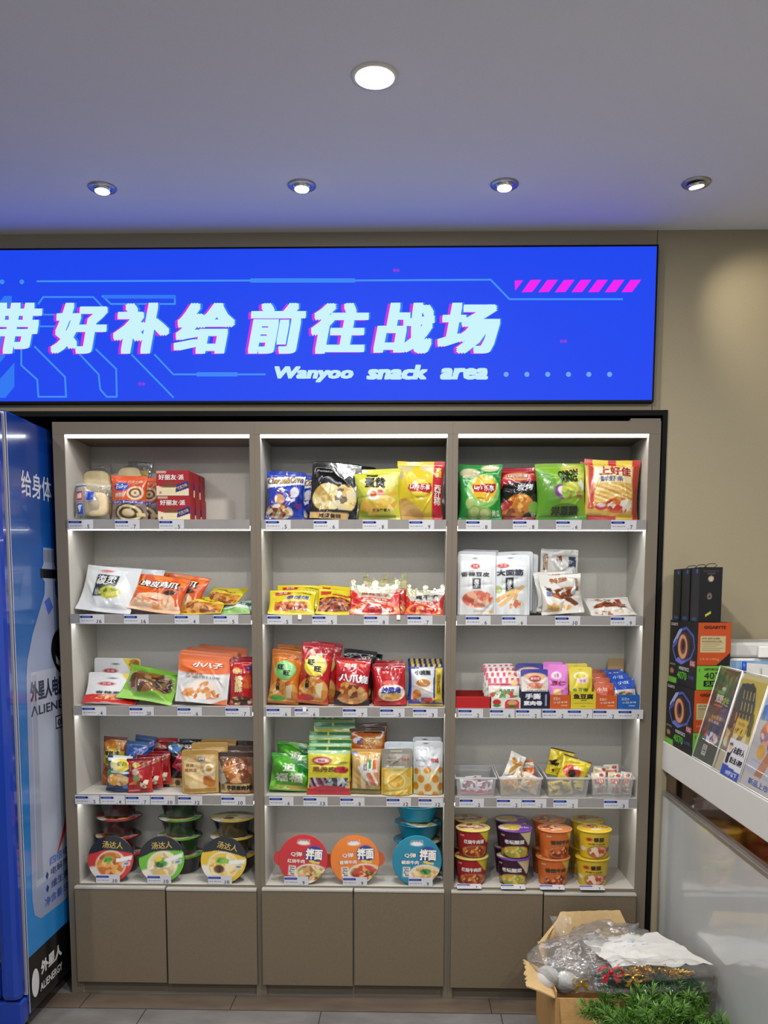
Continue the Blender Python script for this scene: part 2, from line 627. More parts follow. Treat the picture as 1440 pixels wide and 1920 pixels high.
# ------------------------------------------------------------------ packages
def bag_mesh(w, h, t, kind, seed, layers, base, tilt=(4, 8), roll=0., nu=38, nv=46, back=None, crease=1.0, belly=.42):
    rs = np.random.RandomState(seed)
    u = np.linspace(0, 1, nu + 1)
    v = np.linspace(0, 1, nv + 1)
    U, V = np.meshgrid(u, v)
    S = 2 * U - 1
    st = min(.09, .016 / h) if kind == 'pillow' else min(.12, .022 / h)
    sb = st if kind == 'pillow' else 0.0
    Q = np.clip((V - sb) / (1 - st - sb), 0, 1)
    if kind == 'pillow':
        pr = np.clip(np.sin(PI * Q ** (math.log(.5) / math.log(belly))), 0, 1) ** .62
        cr = np.clip(1 - np.abs(S) ** 2.4, 0, 1) ** .75
        width = 1 - .075 * pr * min(1., t / .04)
        front, backk = .62, .38
    else:
        pr = np.where(Q < .3, .72 + .28 * np.sin(PI / 2 * Q / .3), np.cos(PI / 2 * (Q - .3) / .7) ** .8)
        pr = np.clip(pr, 0, 1)
        Se = np.clip(np.abs(S) / .93, 0, 1)
        cr = np.clip(1 - Se ** 2.6, 0, 1) ** .8
        width = 1 - .02 * pr
        front, backk = .55, .45
    T = t * pr * cr
    # seal puckers, dents and sharp creases of the film
    R = np.zeros_like(U)
    k1, p1, p2 = rs.randint(5, 9), rs.rand() * 6, rs.rand() * 6
    edge = np.exp(-Q / .13) + np.exp(-(1 - Q) / .13)
    R += .0022 * edge * np.sin(S * k1 * 1.7 + p1) * np.sin(S * 3.1 + p2)
    for _ in range(7):
        x0, y0, an = rs.uniform(-.8, .8), rs.uniform(.05, .95), rs.uniform(0, PI)
        d = (S - x0) * math.sin(an) * w / 2 + (V - y0) * math.cos(an) * h
        ln = (S - x0) * math.cos(an) * w / 2 - (V - y0) * math.sin(an) * h
        ww = rs.uniform(.003, .007)
        R += rs.choice([-1, 1]) * rs.uniform(.001, .0026) * np.exp(-(d / ww) ** 2) * np.exp(-(ln / (.35 * h)) ** 2)
    for _ in range(4):
        R += t * .06 * np.sin(S * rs.uniform(1, 4) + V * rs.uniform(2, 7) + rs.rand() * 6)
    fade = np.clip(pr * cr * 2.2, 0, 1)
    R *= 1.5 * crease * fade * min(1., t / .03 + .25)
    Tf = np.maximum(T * front + R, .0004 * fade + .0002)
    Tb = np.maximum(T * backk - .3 * R, .0004 * fade + .0002)
    warp = (.5 * t + .004) * .25 * (np.sin(S * 2 + rs.rand() * 6) * (V ** 3) + .6 * np.sin(S * 2.4 + rs.rand() * 6) * ((1 - V) ** 4))
    X = S * w / 2 * width
    top = V.copy()
    if kind == 'pouch':
        r = min(.010, w * .09)
        dz = np.clip((V * h - (h - r)) / r, 0, 1)
        cutx = r * (1 - np.sqrt(np.clip(1 - dz ** 2, 0, 1)))
        X = np.sign(S) * np.minimum(np.abs(X), w / 2 * width - cutx)
    # curved centre line
    a = np.radians(tilt[0] + (tilt[1] - tilt[0]) * v)
    cyc = np.concatenate([[0], np.cumsum(np.sin((a[1:] + a[:-1]) / 2)) * h / nv])
    czc = np.concatenate([[0], np.cumsum(np.cos((a[1:] + a[:-1]) / 2)) * h / nv])
    ny, nz = -np.cos(a), np.sin(a)
    def surf(off):
        return np.stack([X, cyc[:, None] + ny[:, None] * off, czc[:, None] + nz[:, None] * off], 2)
    Gf, Gb = surf(Tf + warp), surf(warp - Tb)
    if kind == 'pillow':        # cut-edge teeth
        zz = np.where(np.arange(nu + 1) % 2 == 0, 0, -.0016)
        for G in (Gf, Gb):
            G[-1, :, 2] += zz
    rr = math.radians(roll)
    if rr:
        for G in (Gf, Gb):
            x, z = G[..., 0].copy(), G[..., 2].copy()
            G[..., 0] = x * math.cos(rr) + z * math.sin(rr)
            G[..., 2] = -x * math.sin(rr) + z * math.cos(rr)
    zmin = min(Gf[..., 2].min(), Gb[..., 2].min())
    for G in (Gf, Gb):
        G[..., 2] -= zmin - .0006
    ymin = Gf[..., 1].min()
    C = paint(layers, U, V, base, w / h, 1.2 / nu)
    mb = MB()
    nF = (nu + 1) * (nv + 1)
    Cb = np.empty_like(C)
    Cb[:] = rgb(back or base)
    mb.v = [tuple(p) for p in Gf.reshape(-1, 3)] + [tuple(p) for p in Gb.reshape(-1, 3)]
    mb.c = [tuple(p) for p in C.reshape(-1, 4)] + [tuple(p) for p in Cb.reshape(-1, 4)]
    mb.f = grid_faces(nv, nu)
    # back face shares the outline of the front face
    border = lambda j, i: j in (0, nv) or i in (0, nu)
    def bi(j, i):
        return j * (nu + 1) + i + (0 if border(j, i) else nF)
    for j in range(nv):
        for i in range(nu):
            mb.f.append((bi(j, i), bi(j + 1, i), bi(j + 1, i + 1), bi(j, i + 1)))
    mb.sm = [True] * len(mb.f)
    decals(mb, layers, Gf, w, h)
    # drop unused border vertices of the back grid
    used = np.zeros(len(mb.v), bool)
    for f in mb.f:
        used[list(f)] = True
    mp = np.cumsum(used) - 1
    mb.v = [p for p, k in zip(mb.v, used) if k]
    mb.c = [p for p, k in zip(mb.c, used) if k]
    mb.f = [tuple(int(mp[i]) for i in f) for f in mb.f]
    return mb, ymin

CELLS = [(-.9563, -.3435), (-.3075, .3075), (.3428, .9619)]
ZS = [0, 1.645, 1.331, 1.0195, .7127, .3991]
_seed = [10]

def dims(x0, x1, yt, row, Y, a):
    zs = ZS[row] if row < 10 else row
    xc = (x0 + x1) / 2
    y1 = proj((P(xc, 1000, Y)[0], Y, zs))[1]
    ym = (yt + y1) / 2
    Xl, Xr = P(x0, ym, Y)[0], P(x1, ym, Y)[0]
    d = ray(xc, yt)
    s, c = math.sin(a), math.cos(a)
    lam = ((CAM[1] - Y) * c - (CAM[2] - zs) * s) / (d[2] * s - d[1] * c)
    p = CAM + d * lam
    h = (p[2] - zs) * c + (p[1] - Y) * s
    return (Xl + Xr) / 2, Xr - Xl, h, zs

def bag(name, label, cat, x0, x1, yt, row, base, art, Y=.035, t=.04, kind='pillow', tilt=(4, 9), yaw=0., roll=0.,
        mat_='printed_film', group=None, dups=(), back=None, crease=1.0, belly=.42, res=(60, 72), hmax=None):
    """one filled bag or pouch on a shelf; x0, x1, yt is where it shows in the photo; dups = copies (dx, dy, dz, dyaw, label)"""
    _seed[0] += 1
    a = math.radians(sum(tilt) / 2)
    X, w, h, zs = dims(x0, x1, yt, row, Y, a)
    if hmax: h = min(h, hmax)
    mb, ymin = bag_mesh(w, h, t, kind, _seed[0], art, base, tilt, roll, res[0], res[1], back, crease, belly)
    xs = [q[0] for q in mb.v]
    for i0, i1 in CELLS:        # keep clear of the cabinet sides
        if row < 10 and i0 < X < i1:
            X = min(max(X, i0 + .0035 - min(xs)), i1 - .0035 - max(xs))
    o = mb.build(name, mat_)
    o.location = (X, Y - ymin, zs)
    o.rotation_euler = (0, 0, math.radians(yaw))
    mx = max(p[1] for p in mb.v) + Y - ymin + max([0] + [d[1] for d in dups])
    if mx > .243 and row < 10: print('DEEP', round(mx, 3), label)
    tag(o, label, cat, group)
    for i, dd in enumerate(dups):
        c = o.copy()
        COL.objects.link(c)
        c.location = (X + dd[0], Y - ymin + dd[1], zs + dd[2])
        c.rotation_euler = (0, 0, math.radians(yaw + dd[3]))
        for i0, i1 in CELLS:
            if row < 10 and i0 < X < i1:
                c.location.x = min(max(c.location.x, i0 + .006 - min(xs)), i1 - .006 - max(xs))
        c['label'] = dd[4]
        if group is None:
            c['group'] = o['group'] = 'packs of one kind: ' + cat + ' ' + label.split(' with ')[0][:40]
    return o

def card_box_mesh(w, d, h, base, front, side=None, top=None, nu=40, nv=30):
    """closed carton, printed front (-y) and left side; origin at the bottom centre"""
    mb = MB()
    V = [(-w / 2, 0, 0), (w / 2, 0, 0), (w / 2, d, 0), (-w / 2, d, 0), (-w / 2, 0, h), (w / 2, 0, h), (w / 2, d, h), (-w / 2, d, h)]
    mb.add(V, [(3, 2, 1, 0), (2, 3, 7, 6)], base)
    mb.add(V, [(4, 5, 6, 7)], top or base)
    def face(o, ex, ey, wl, hl, art, nu, nv):
        u = np.linspace(0, 1, nu + 1)
        v = np.linspace(0, 1, nv + 1)
        U, W = np.meshgrid(u, v)
        G = np.array(o) + U[..., None] * np.array(ex) * wl + W[..., None] * np.array(ey) * hl
        C = paint(art, U, W, base, wl / hl, 1.0 / nu)
        mb.add(G.reshape(-1, 3), grid_faces(nv, nu), C.reshape(-1, 4))
        decals(mb, art, G, wl, hl, .0006, False)
    face((-w / 2, 0, 0), (1, 0, 0), (0, 0, 1), w, h, front, nu, nv)
    if side:
        face((-w / 2, d, 0), (0, -1, 0), (0, 0, 1), d, h, side, nu, nv)
    else:
        mb.add(V, [(3, 0, 4, 7)], base)
    mb.add(V, [(1, 2, 6, 5)], base)
    return mb

# ================================================================== SETTING
def struct(name, lo, hi, material, label=None):
    o = boxo(name, lo, hi, material)
    o['kind'] = 'structure'
    if label: o['label'] = label
    return o

struct('floor', (-3.6, -6.0, -.08), (3.6, .6, 0), 'floor_tile', 'grey slate tiled floor')
# grout joints
_g = MB()
_g.box((-3.6, -.112, -.02), (3.6, -.109, .0006))
for _x in (-1.30, -.70, -.105, .50, 1.10):
    _g.box((_x - .0015, -6.0, -.02), (_x + .0015, -.112, .0006))
for _x in (-1.72, -.93, -.415, .47):
    _g.box((_x - .0015, -.109, -.02), (_x + .0015, 0.0, .0006))
for _y in (-.71, -1.31, -1.91, -2.51):
    _g.box((-3.6, _y - .0015, -.02), (3.6, _y + .0015, .0006))
_o = _g.build('trim_1', 'alcove_dark')
_o['kind'] = 'structure'
_o['label'] = 'dark grout joints between the floor tiles'
mat('skirting_tile', '564a40', .4, c2='6c5f52', scale=5., detail=5., stretch=(1, 3, 1))
struct('floor_border', (-3.6, -.109, -.02), (3.6, .0, .0004), 'skirting_tile', 'brown tile row in front of the cabinets')
struct('ceiling', (-3.6, -6.0, CEIL), (3.6, .6, CEIL + .1), 'ceiling_paint', 'smooth grey white ceiling')
struct('wall_left', (-3.6, -6.0, 0), (-3.5, .0, CEIL), 'room_paint')
struct('wall_right', (3.5, -6.0, 0), (3.6, .0, CEIL), 'room_paint')
struct('wall_back', (1.019, .0, 0), (3.6, .1, CEIL), 'panel_beige', 'beige laminate wall to the right of the cabinets')
struct('wall_header', (-3.6, .0, 1.998), (1.019, .1, CEIL), 'panel_beige', 'beige laminate wall strip around the lightbox')
struct('wall_alcove', (-3.6, .40, 0), (1.019, .5, 2.1), 'alcove_dark')
struct('ceiling_alcove', (-3.6, .1, 1.998), (1.019, .4, 2.1), 'alcove_dark')
struct('wall_alcove_side', (1.019, .1, 0), (1.08, .5, 2.1), 'alcove_dark')
struct('wall_left_return', (-3.6, .0, 0), (-2.2, .4, 1.998), 'panel_beige')
_t = MB()
_t.box((1.0035, -.004, 0), (1.0188, .30, 1.998)).box((-2.2, -.004, 1.981), (1.0035, .30, 1.9978))
_o = _t.build('trim_2', 'black_trim')
_o['kind'] = 'structure'
_o['label'] = 'black metal edging framing the cabinet recess'
struct('trim_3', (.9672, -.0006, 1.998), (.9688, .0004, CEIL), 'black_trim', 'thin vertical joint in the beige wall')

# ================================================================== CEILING LIGHTS
def lathe_down(prof, n=40):
    m = MB()
    m.lathe(prof, n)
    return m

def big_light(x, y, label, group=None):
    e = empty('downlight', label, 'ceiling light', (x, y, CEIL), group)
    lathe_down([(.0435, -.004), (.0535, -.003), (.0545, 0), (.0435, .0)], 48).build('trim_ring', 'white_metal', e)
    lathe_down([(.0, -.0052), (.0425, -.0052), (.0432, -.003), (.0432, 0)], 48).build('diffuser', 'lamp_disc', e)
    return e

big_light(.104, -.85, 'large round white ceiling downlight, glowing, alone in the middle of the ceiling')
for _x, _y in ROOM_SPOTS:
    big_light(_x, _y, 'round ceiling downlight further back in the room behind the viewer', 'downlights behind the viewer')

def spot(x, y, label, aim, en=SPOT_LAMP, size=62, blend=.7):
    e = empty('spotlight', label, 'ceiling spotlight', (x, y, CEIL), 'row of four recessed spotlights')
    lathe_down([(.030, -.0045), (.038, -.004), (.041, 0), (.030, 0)], 36).build('trim_ring', 'aluminium', e)
    d = (Vector(aim) - Vector((x, y, CEIL))).normalized()
    g = MB()
    g.lathe([(.0, -.0095), (.020, -.0095), (.0268, -.0065), (.0272, -.002)], 32)
    hd = g.build('lamp_head', 'chrome', e)
    ln = MB()
    ln.lathe([(.0, -.0016), (.0195, -.0016), (.0205, 0)], 28)
    lens = ln.build('lens', 'spot_disc', hd)
    lens.location = (0, 0, -.0096)
    hd.rotation_euler = (math.asin(max(-.16, min(.16, d.y * .3))), -math.asin(max(-.16, min(.16, d.x * .3))), 0)
    hd.location = (0, 0, -.001)
    lamp('spot_lamp', 'SPOT', (x + d.x * .02, y + d.y * .02, CEIL - .025), en, aim, (1, .9, .74), spot_size=math.radians(size), spot_blend=blend, shadow_soft_size=.02)
    return e

spot(-.697, -.321, 'small recessed spotlight, leftmost of the row of four', (-.75, -.55, 0))
spot(-.125, -.325, 'small recessed spotlight, second from the left, above the gap in the lettering', (-.12, -.55, 0))
spot(.449, -.322, 'small recessed spotlight, third from the left, below and right of the big downlight', (.45, -.55, 0))
spot(.987, -.322, 'small recessed spotlight, rightmost, tilted towards the beige wall', (1.36, .0, 2.25), 9.0, 58, 1.0)

# ================================================================== LIGHTBOX SIGN
SY = -.030
sg = empty('lightbox_sign', 'long blue backlit lightbox sign with white Chinese lettering above the cabinets', 'sign', (0, 0, 2.03))
def child(o, parent):
    """parent an object built in world coordinates"""
    o.parent = parent
    o.matrix_parent_inverse = Matrix.Translation(-Vector(parent.location))
    return o
def spx(u, v, k=0):
    p = P(u, v, SY)
    return (p[0], SY - .0003 * k, p[2])
_sl, _sr, _sb, _st = -1.80, P(1224, 700, SY)[0], P(700, 751, SY)[2], P(700, 465, SY)[2]
_f = MB()
_f.box((_sl - .006, SY + .001, _sb - .006), (_sr + .006, 0, _sb)).box((_sl - .006, SY + .001, _st), (_sr + .006, 0, _st + .006))
_f.box((_sr, SY + .001, _sb), (_sr + .006, 0, _st)).box((_sl - .006, SY + .001, _sb), (_sl, 0, _st))
child(_f.build('frame', 'black_trim'), sg)
_f = MB()
_f.box((_sl, SY, _sb), (_sr, -.002, _st), (.0115, .062, .86, 1))
child(_f.build('face', 'sign_backlit'), sg)
def spoly(pts, col, k=1, name='stripe', d=None):
    V = [spx(u, v, k) for u, v in pts]
    ar = sum(V[i][0] * V[(i + 1) % len(V)][2] - V[(i + 1) % len(V)][0] * V[i][2] for i in range(len(V)))
    f = tuple(range(len(V)))      # seen from the front: wind anticlockwise in X-Z
    m = d or MB()
    m.add(V, [f if ar > 0 else f[::-1]], col)
    if d is None:
        child(m.build(name, 'sign_backlit'), sg)
def sline(pts, wd, col, k=1):
    m = MB()
    for (x1, y1), (x2, y2) in zip(pts, pts[1:]):
        L = math.hypot(x2 - x1, y2 - y1)
        nx, ny = -(y2 - y1) / L * wd / 2, (x2 - x1) / L * wd / 2
        ex, ey = (x2 - x1) / L * wd * .3, (y2 - y1) / L * wd * .3
        spoly([(x1 + nx - ex, y1 + ny - ey), (x1 - nx - ex, y1 - ny - ey), (x2 - nx + ex, y2 - ny + ey), (x2 + nx + ex, y2 + ny + ey)], col, k, d=m)
    child(m.build('circuit_line', 'sign_backlit'), sg)
def sdot(u, v, r, col, k=1):
    spoly([(u + r * math.cos(a * PI / 8), v + r * math.sin(a * PI / 8)) for a in range(16)], col, k, 'dot')
LB, LC = '3f8df6', '2f78f2'
sline([(70, 527.5), (472, 526)], 3.6, LB)
sline([(472, 526), (663, 526)], 8, '3a86f4', 2)
sline([(663, 526), (920, 524.5), (955, 561), (1167, 561)], 3.6, LB)
for _u in (4, 41):
    sdot(_u, 528.5, 4.5, LB)
for i in range(7):
    _a = 978 + i * 31.2
    spoly([(_a + 17, 525), (_a + 37, 524.6), (_a + 20, 547.5), (_a, 548)], 'f41ef0')
spoly([(965, 526), (981, 525.6), (966, 545)], 'f41ef0')
for _u, _v in ((740, 507), (746, 507), (1053, 640), (1060, 640), (262, 720), (269, 720)):
    sdot(_u, _v, 3.2, '8a3ad8')
for _u in (949, 988, 1027, 1066, 1104, 1143):
    sdot(_u, 702, 4.8, '6aa6fa')
sline([(290, 665), (325, 702), (371, 702)], 3.4, LB)
sline([(371, 702), (443, 702)], 8, '3a86f4', 2)
sline([(443, 702), (497, 702)], 3.4, LB)
sline([(72, 570), (81, 557), (175, 557), (192, 575)], 3.4, LB)
sline([(192, 555), (328, 555), (328, 570), (208, 570), (192, 555)], 3.4, LB)
sline([(196, 557), (328, 557)], 6, LC, 2)
sline([(40, 655), (40, 685), (70, 712), (72, 744), (124, 744), (122, 707), (65, 650)], 3.4, LB)
sline([(150, 655), (150, 665), (185, 702), (188, 730), (200, 744), (219, 744), (218, 692), (180, 655)], 3.4, LB)
sline([(247, 665), (325, 745)], 3.4, LB)
sline([(70, 590), (140, 590)], 3, LB)
sline([(70, 612), (140, 612)], 3, LB)
spoly([(-4, 715), (27, 680), (27, 725), (10, 746), (-40, 746), (-40, 735)], LC, 1, 'circuit_shape')
spoly([(-20, 590), (8, 555), (22, 555), (22, 572), (0, 600), (-20, 620)], LC, 1, 'circuit_shape')
spoly([(-20, 672), (6, 660), (10, 668), (-8, 690), (-20, 700)], LC, 1, 'circuit_shape')
def sword(mb, s, u0, u1, v0, v1, col, k, bold, shear):
    for q, (V, F) in enumerate(text2d(s, bold, shear)):
        mb.add([spx((u0 + u1) / 2 + x * (u1 - u0), (v0 + v1) / 2 - y * (v1 - v0), k + .1 * q) for x, y in V], F, col)
for s, u0, u1 in (('带', -27, 80), ('好', 95, 203), ('补', 212, 318), ('给', 326, 441), ('前', 465, 574), ('往', 583, 692), ('战', 700, 815), ('场', 820, 938)):
    g = MB()
    sword(g, s, u0 - 5, u1 - 6, 569.5, 664.5, 'd02ae0', 3, .056, .17)
    sword(g, s, u0 + 5, u1 + 3, 567.5, 662.5, '2f7cf6', 4, .056, .17)
    sword(g, s, u0, u1, 568, 663.5, 'c9f2fb', 6, .054, .17)
    child(g.build('character', 'sign_backlit'), sg)
for s, u0, u1, v0, v1 in (('Wanyoo', 515, 663, 687, 717), ('snack', 687, 802, 684, 712), ('area', 825, 915, 690, 712)):
    g = MB()
    sword(g, s, u0, u1, v0, v1, 'c4ecfb', 4, .06, .2)
    child(g.build('word', 'sign_backlit'), sg)

# ================================================================== SHELVING CABINETS
LEDZ = [0, 1.923, 1.6132, 1.299, .9876, .6807]
DEP = .244
def cabinet(x0, x1, i0, i1, doors, label, filler=False):
    e = empty('shelving_cabinet', label, 'cabinet', ((x0 + x1) / 2, 0, 0), 'three lit snack cabinets')
    def b(n, lo, hi, m='laminate', bev=.0006):
        return child(boxo(n, lo, hi, m, None, bev), e)
    b('side_panel', (x0, .004, 0), (i0, DEP + .02, 1.923), 'laminate_inner')
    b('side_panel', (i1, .004, 0), (x1, DEP + .02, 1.923), 'laminate_inner')
    b('stile', (x0, 0, 0), (i0, .004, 1.923))
    b('stile', (i1, 0, 0), (x1, .004, 1.923))
    b('top_panel', (x0, 0, 1.923), (x1, DEP + .02, 1.964))
    b('back_panel', (i0, DEP, .08), (i1, DEP + .02, 1.923), 'laminate_inner')
    if filler:
        b('filler_strip', (i1 - .06, .004, 1.964), (x1 - .001, .05, 1.973))
    for r in (1, 2, 3, 4):
        z = ZS[r]
        b('shelf', (i0, .002, z - .018), (i1, DEP, z), 'laminate_inner')
        rail = b('price_rail', (i0 + .001, -.006, LEDZ[r + 1] + .003), (i1 - .001, .002, z + .002), 'rail_acrylic', 0)
        lip = boxo('rail_lip', (i0 + .001, -.007, LEDZ[r + 1] + .0005), (i1 - .001, .004, LEDZ[r + 1] + .0035), 'edge_light')  # pale colour stands in for LED light along the rail's lower edge
        child(lip, e)
        lip.parent = rail
        lip.matrix_parent_inverse = rail.matrix_parent_inverse.copy()
        lip.matrix_parent_inverse = Matrix.Identity(4)
    b('base_shelf', (i0, .003, .382), (i1, DEP, ZS[5]), 'laminate_inner')
    b('base_edge', (i0, .0, .382), (i1, .003, ZS[5]))
    b('toe_kick', (i0, .012, .0), (i1, .03, .382))
    b('led_shield', (i0 + .001, .0205, 1.9145), (i1 - .001, .0225, 1.923), 'aluminium', 0)  # added shield: keeps the strip's light off the upper back panel
    b('led_strip', (i0 + .001, .002, 1.9168), (i1 - .001, .020, 1.923), 'led_white', 0)
    for r in (1, 2, 3, 4):
        b('led_shield', (i0 + .001, .0365, LEDZ[r + 1] + .0015), (i1 - .001, .0385, ZS[r] - .018), 'aluminium', 0)  # same added light block behind each shelf strip
        b('led_strip', (i0 + .001, .018, LEDZ[r + 1] + .0005), (i1 - .001, .036, ZS[r] - .018), 'led_white', 0)
    for d0, d1, zt, zb, rot in doors:
        d = b('door', (d0, -.020, zb), (d1, -.0005, zt - .008), 'door_laminate', .0012)
        p = boxo('door_pull', (d0, -.0225, zt - .008), (d1, -.001, zt), 'edge_light', None, .0008)
        p.parent = d
    return e

cabinet(-.9959, -.3255, -.9563, -.3435, [(-.967, -.653, .3945, .051, 0), (-.648, -.336, .3915, .048, 0)],
        'grey laminate snack cabinet, left of three, beside the blue drinks fridge')
cabinet(-.3255, .3255, -.3075, .3075, [(-.317, -.004, .394, .048, 0), (.001, .310, .3935, .051, 0)],
        'grey laminate snack cabinet, middle of three, holding three tilted noodle bowls')
cabinet(.3255, 1.0003, .3428, .9619, [(.334, .647, .3925, .047, 0), (.651, .964, .389, .046, 0)],
        'grey laminate snack cabinet, right of three, beside the black edging', True)

# ================================================================== DRINKS FRIDGE
FX = -1.022
fr = empty('drinks_fridge', 'tall blue glass-door drinks fridge with a bottle printed on its side', 'fridge', (-1.36, -.03, 0))
def fbox(n, lo, hi, m, bev=0, par=None):
    o = boxo(n, lo, hi, m, None, bev)
    child(o, fr)
    if par is not None:
        o.parent = par
        o.matrix_parent_inverse = Matrix.Identity(4) if par.parent else o.matrix_parent_inverse
    return o
_c = MB()       # hollow cabinet
_c.box((-1.70, -.285, .06), (FX, .0 + .30, .10)).box((-1.70, -.285, 1.90), (FX, .30, 1.945))
_c.box((-1.70, -.285, .10), (-1.665, .30, 1.90)).box((FX - .035, -.285, .10), (FX, .30, 1.90)).box((-1.665, .265, .10), (FX - .035, .30, 1.90))
child(_c.build('body', 'fridge_blue', None, .004), fr)
_c = MB()
_c.box((-1.70, -.345, .13), (-1.645, -.29, 1.945)).box((FX - .062, -.345, .13), (FX, -.29, 1.945))
_c.box((-1.645, -.345, .13), (FX - .062, -.29, .25)).box((-1.645, -.345, 1.80), (FX - .062, -.29, 1.945))
_dr = child(_c.build('door_frame', 'fridge_blue', None, .018), fr)
fbox('door_glass', (-1.645, -.325, .25), (FX - .062, -.318, 1.80), 'door_glass')
fbox('base_grille', (-1.70, -.33, .045), (FX, -.285, .125), 'fridge_blue', .008)
fbox('door_gasket', (FX - .03, -.2905, .13), (FX - .001, -.2845, 1.94), 'edge_light')
for _x in (-1.66, FX - .04):
    for _y in (-.25, .25):
        g = MB()
        g.lathe([(.018, 0), (.018, .06)], 16, c=(_x, _y, 0))
        child(g.build('foot', 'black_plastic'), fr)
for _z in (.42, .74, 1.06, 1.38):
    fbox('wire_shelf', (-1.664, -.26, _z - .008), (FX - .036, .26, _z), 'white_metal')
# printed side skin
def sx(u, v, k=0):
    p = PX(u, v, FX)
    return (FX + .0012 + .0003 * k, p[1], p[2])
_s = MB()
def skin(y0, z0, y1, z1, c, k):
    _s.add([(FX + .001 + .0003 * k, y0, z0), (FX + .001 + .0003 * k, y1, z0), (FX + .001 + .0003 * k, y1, z1), (FX + .001 + .0003 * k, y0, z1)], [(0, 1, 2, 3)], c)
_nz = 24
for _i in range(_nz):        # printed sky-blue blend of the artwork
    t0 = _i / _nz
    c = tuple(np.array(rgb('2b90de')) * (1 - t0) + np.array(rgb('0a3692')) * t0)
    skin(-.278, .14 + 1.795 * t0, .298, .14 + 1.795 * (t0 + 1 / _nz), c, 0)
skin(-.2835, .065, -.278, 1.94, 'c9ccd4', 1)
skin(-.278, .065, .298, .245, '101114', 1)
def sside(pts, c, k):
    V = [(FX + .001 + .0003 * k, y, z) for y, z in pts]
    ar = sum(V[i][1] * V[(i + 1) % len(V)][2] - V[(i + 1) % len(V)][1] * V[i][2] for i in range(len(V)))
    _s.add(V, [tuple(range(len(V))) if ar > 0 else tuple(reversed(range(len(V))))], c)
def suv(u, v):
    p = PX(u, v, FX)
    return (p[1], p[2])
# the printed bottle, mirrored about its axis at y = BC
BC = -.005
_out = [(.0, 1.552), (.042, 1.552), (.044, 1.50), (.058, 1.485), (.058, 1.452), (.040, 1.44), (.045, 1.40), (.085, 1.35), (.150, 1.27), (.195, 1.19), (.208, 1.14), (.228, .42), (.215, .365), (.17, .338), (0, .330)]
sside([(BC - a, z) for a, z in _out] + [(BC + a, z) for a, z in reversed(_out)], '9aa6c6', 2)
sside([(BC - .175, 1.15), (BC + .175, 1.15), (BC + .195, .45), (BC - .195, .45)], 'b4bccf', 3)
sside([(BC - .168, 1.14), (BC - .135, 1.14), (BC - .14, .47), (BC - .185, .47)], '9ea6bc', 4)
sside([(BC - .072, 1.482), (BC + .072, 1.482), (BC + .072, 1.452), (BC - .072, 1.452)], '14161c', 4)
for _i in range(7):
    sside([(BC - .038 + _i * .012, 1.545), (BC - .031 + _i * .012, 1.545), (BC - .031 + _i * .012, 1.505), (BC - .038 + _i * .012, 1.505)], '7d8396', 4)
sside([(BC - .05, 1.375), (BC - .01, 1.39), (BC + .02, 1.355), (BC - .02, 1.33)], '4a68c8', 4)
# black head emblem with slanted pale eyes
HC, HZ = .062, 1.205
sside([(HC + .078 * math.cos(a) * (1 - .28 * max(0, -math.sin(a))), HZ + .075 * math.sin(a)) for a in np.linspace(0, 2 * PI, 28)[:-1]], '121318', 5)
sside([(HC - .042, HZ - .012), (HC - .006, HZ - .04), (HC - .014, HZ - .052), (HC - .038, HZ - .04)], 'd6d8e0', 6)
sside([(HC + .042, HZ - .012), (HC + .006, HZ - .04), (HC + .014, HZ - .052), (HC + .038, HZ - .04)], 'd6d8e0', 6)
def stext(s, y0, z0, y1, z1, c, k=6, bold=.02, shear=0):
    for q, (V, F) in enumerate(text2d(s, bold, shear)):
        _s.add([(FX + .001 + .0003 * k + .00003 * q, (y0 + y1) / 2 + x * (y1 - y0), (z0 + z1) / 2 + y * (z1 - z0)) for x, y in V], F, c)
stext('给身体', -.195, 1.705, .035, 1.785, 'e9ecf4', 3, .014)
stext('外星人电解质水', -.188, 1.055, .20, 1.120, '25304e', 6, .04)
stext('ΛLIENERGY', -.19, 1.008, .22, 1.040, '2a3350', 6, .02)
sside([(.0, .985), (.20, .985), (.20, .940), (.0, .940)], '1c2238', 5)
sside([(.005, .981), (.195, .981), (.195, .944), (.005, .944)], 'b4bccf', 6)
stext('0糖0卡', .015, .948, .185, .977, '1c2238', 7, .03)
_sw = [(-.02 + .09 * math.sin(t * 1.9), .515 + .125 * t) for t in np.linspace(0, 1, 9)]
sside(_sw + [(y - .022 * math.sin(PI * i / 8) - .008, z) for i, (y, z) in reversed(list(enumerate(_sw)))], 'c23a34', 6)
stext('四倍电解质', -.09, .500 - .012, .18, .530 - .012, '3d6fd0', 6, .02)
for _k, (s, z) in enumerate((('电解质水', .452), ('维生素B6', .408))):
    sside([(-.128, z + .012), (-.116, z + .026), (-.104, z + .012), (-.116, z - .002)], '1d3f96', 6)
    stext(s, -.085, z, .12, z + .027, '2b448a', 6, .015)
stext('净含量:500毫升', -.14, .362, .18, .392, '3a66c0', 6, .012)
sside([(-.235 + .028 * math.cos(a), .145 + .047 * math.sin(a)) for a in np.linspace(0, 2 * PI, 20)[:-1]], 'f0f0f2', 4)
stext('外星人', -.19, .150, -.02, .195, 'f0f0f2', 4, .05)
stext('ALIENERGY', -.20, .098, -.02, .125, 'f0f0f2', 4, .03)
printed('printed_skin', .22, coat=.35, bump=.0)
child(_s.build('printed_side', 'printed_skin'), fr)
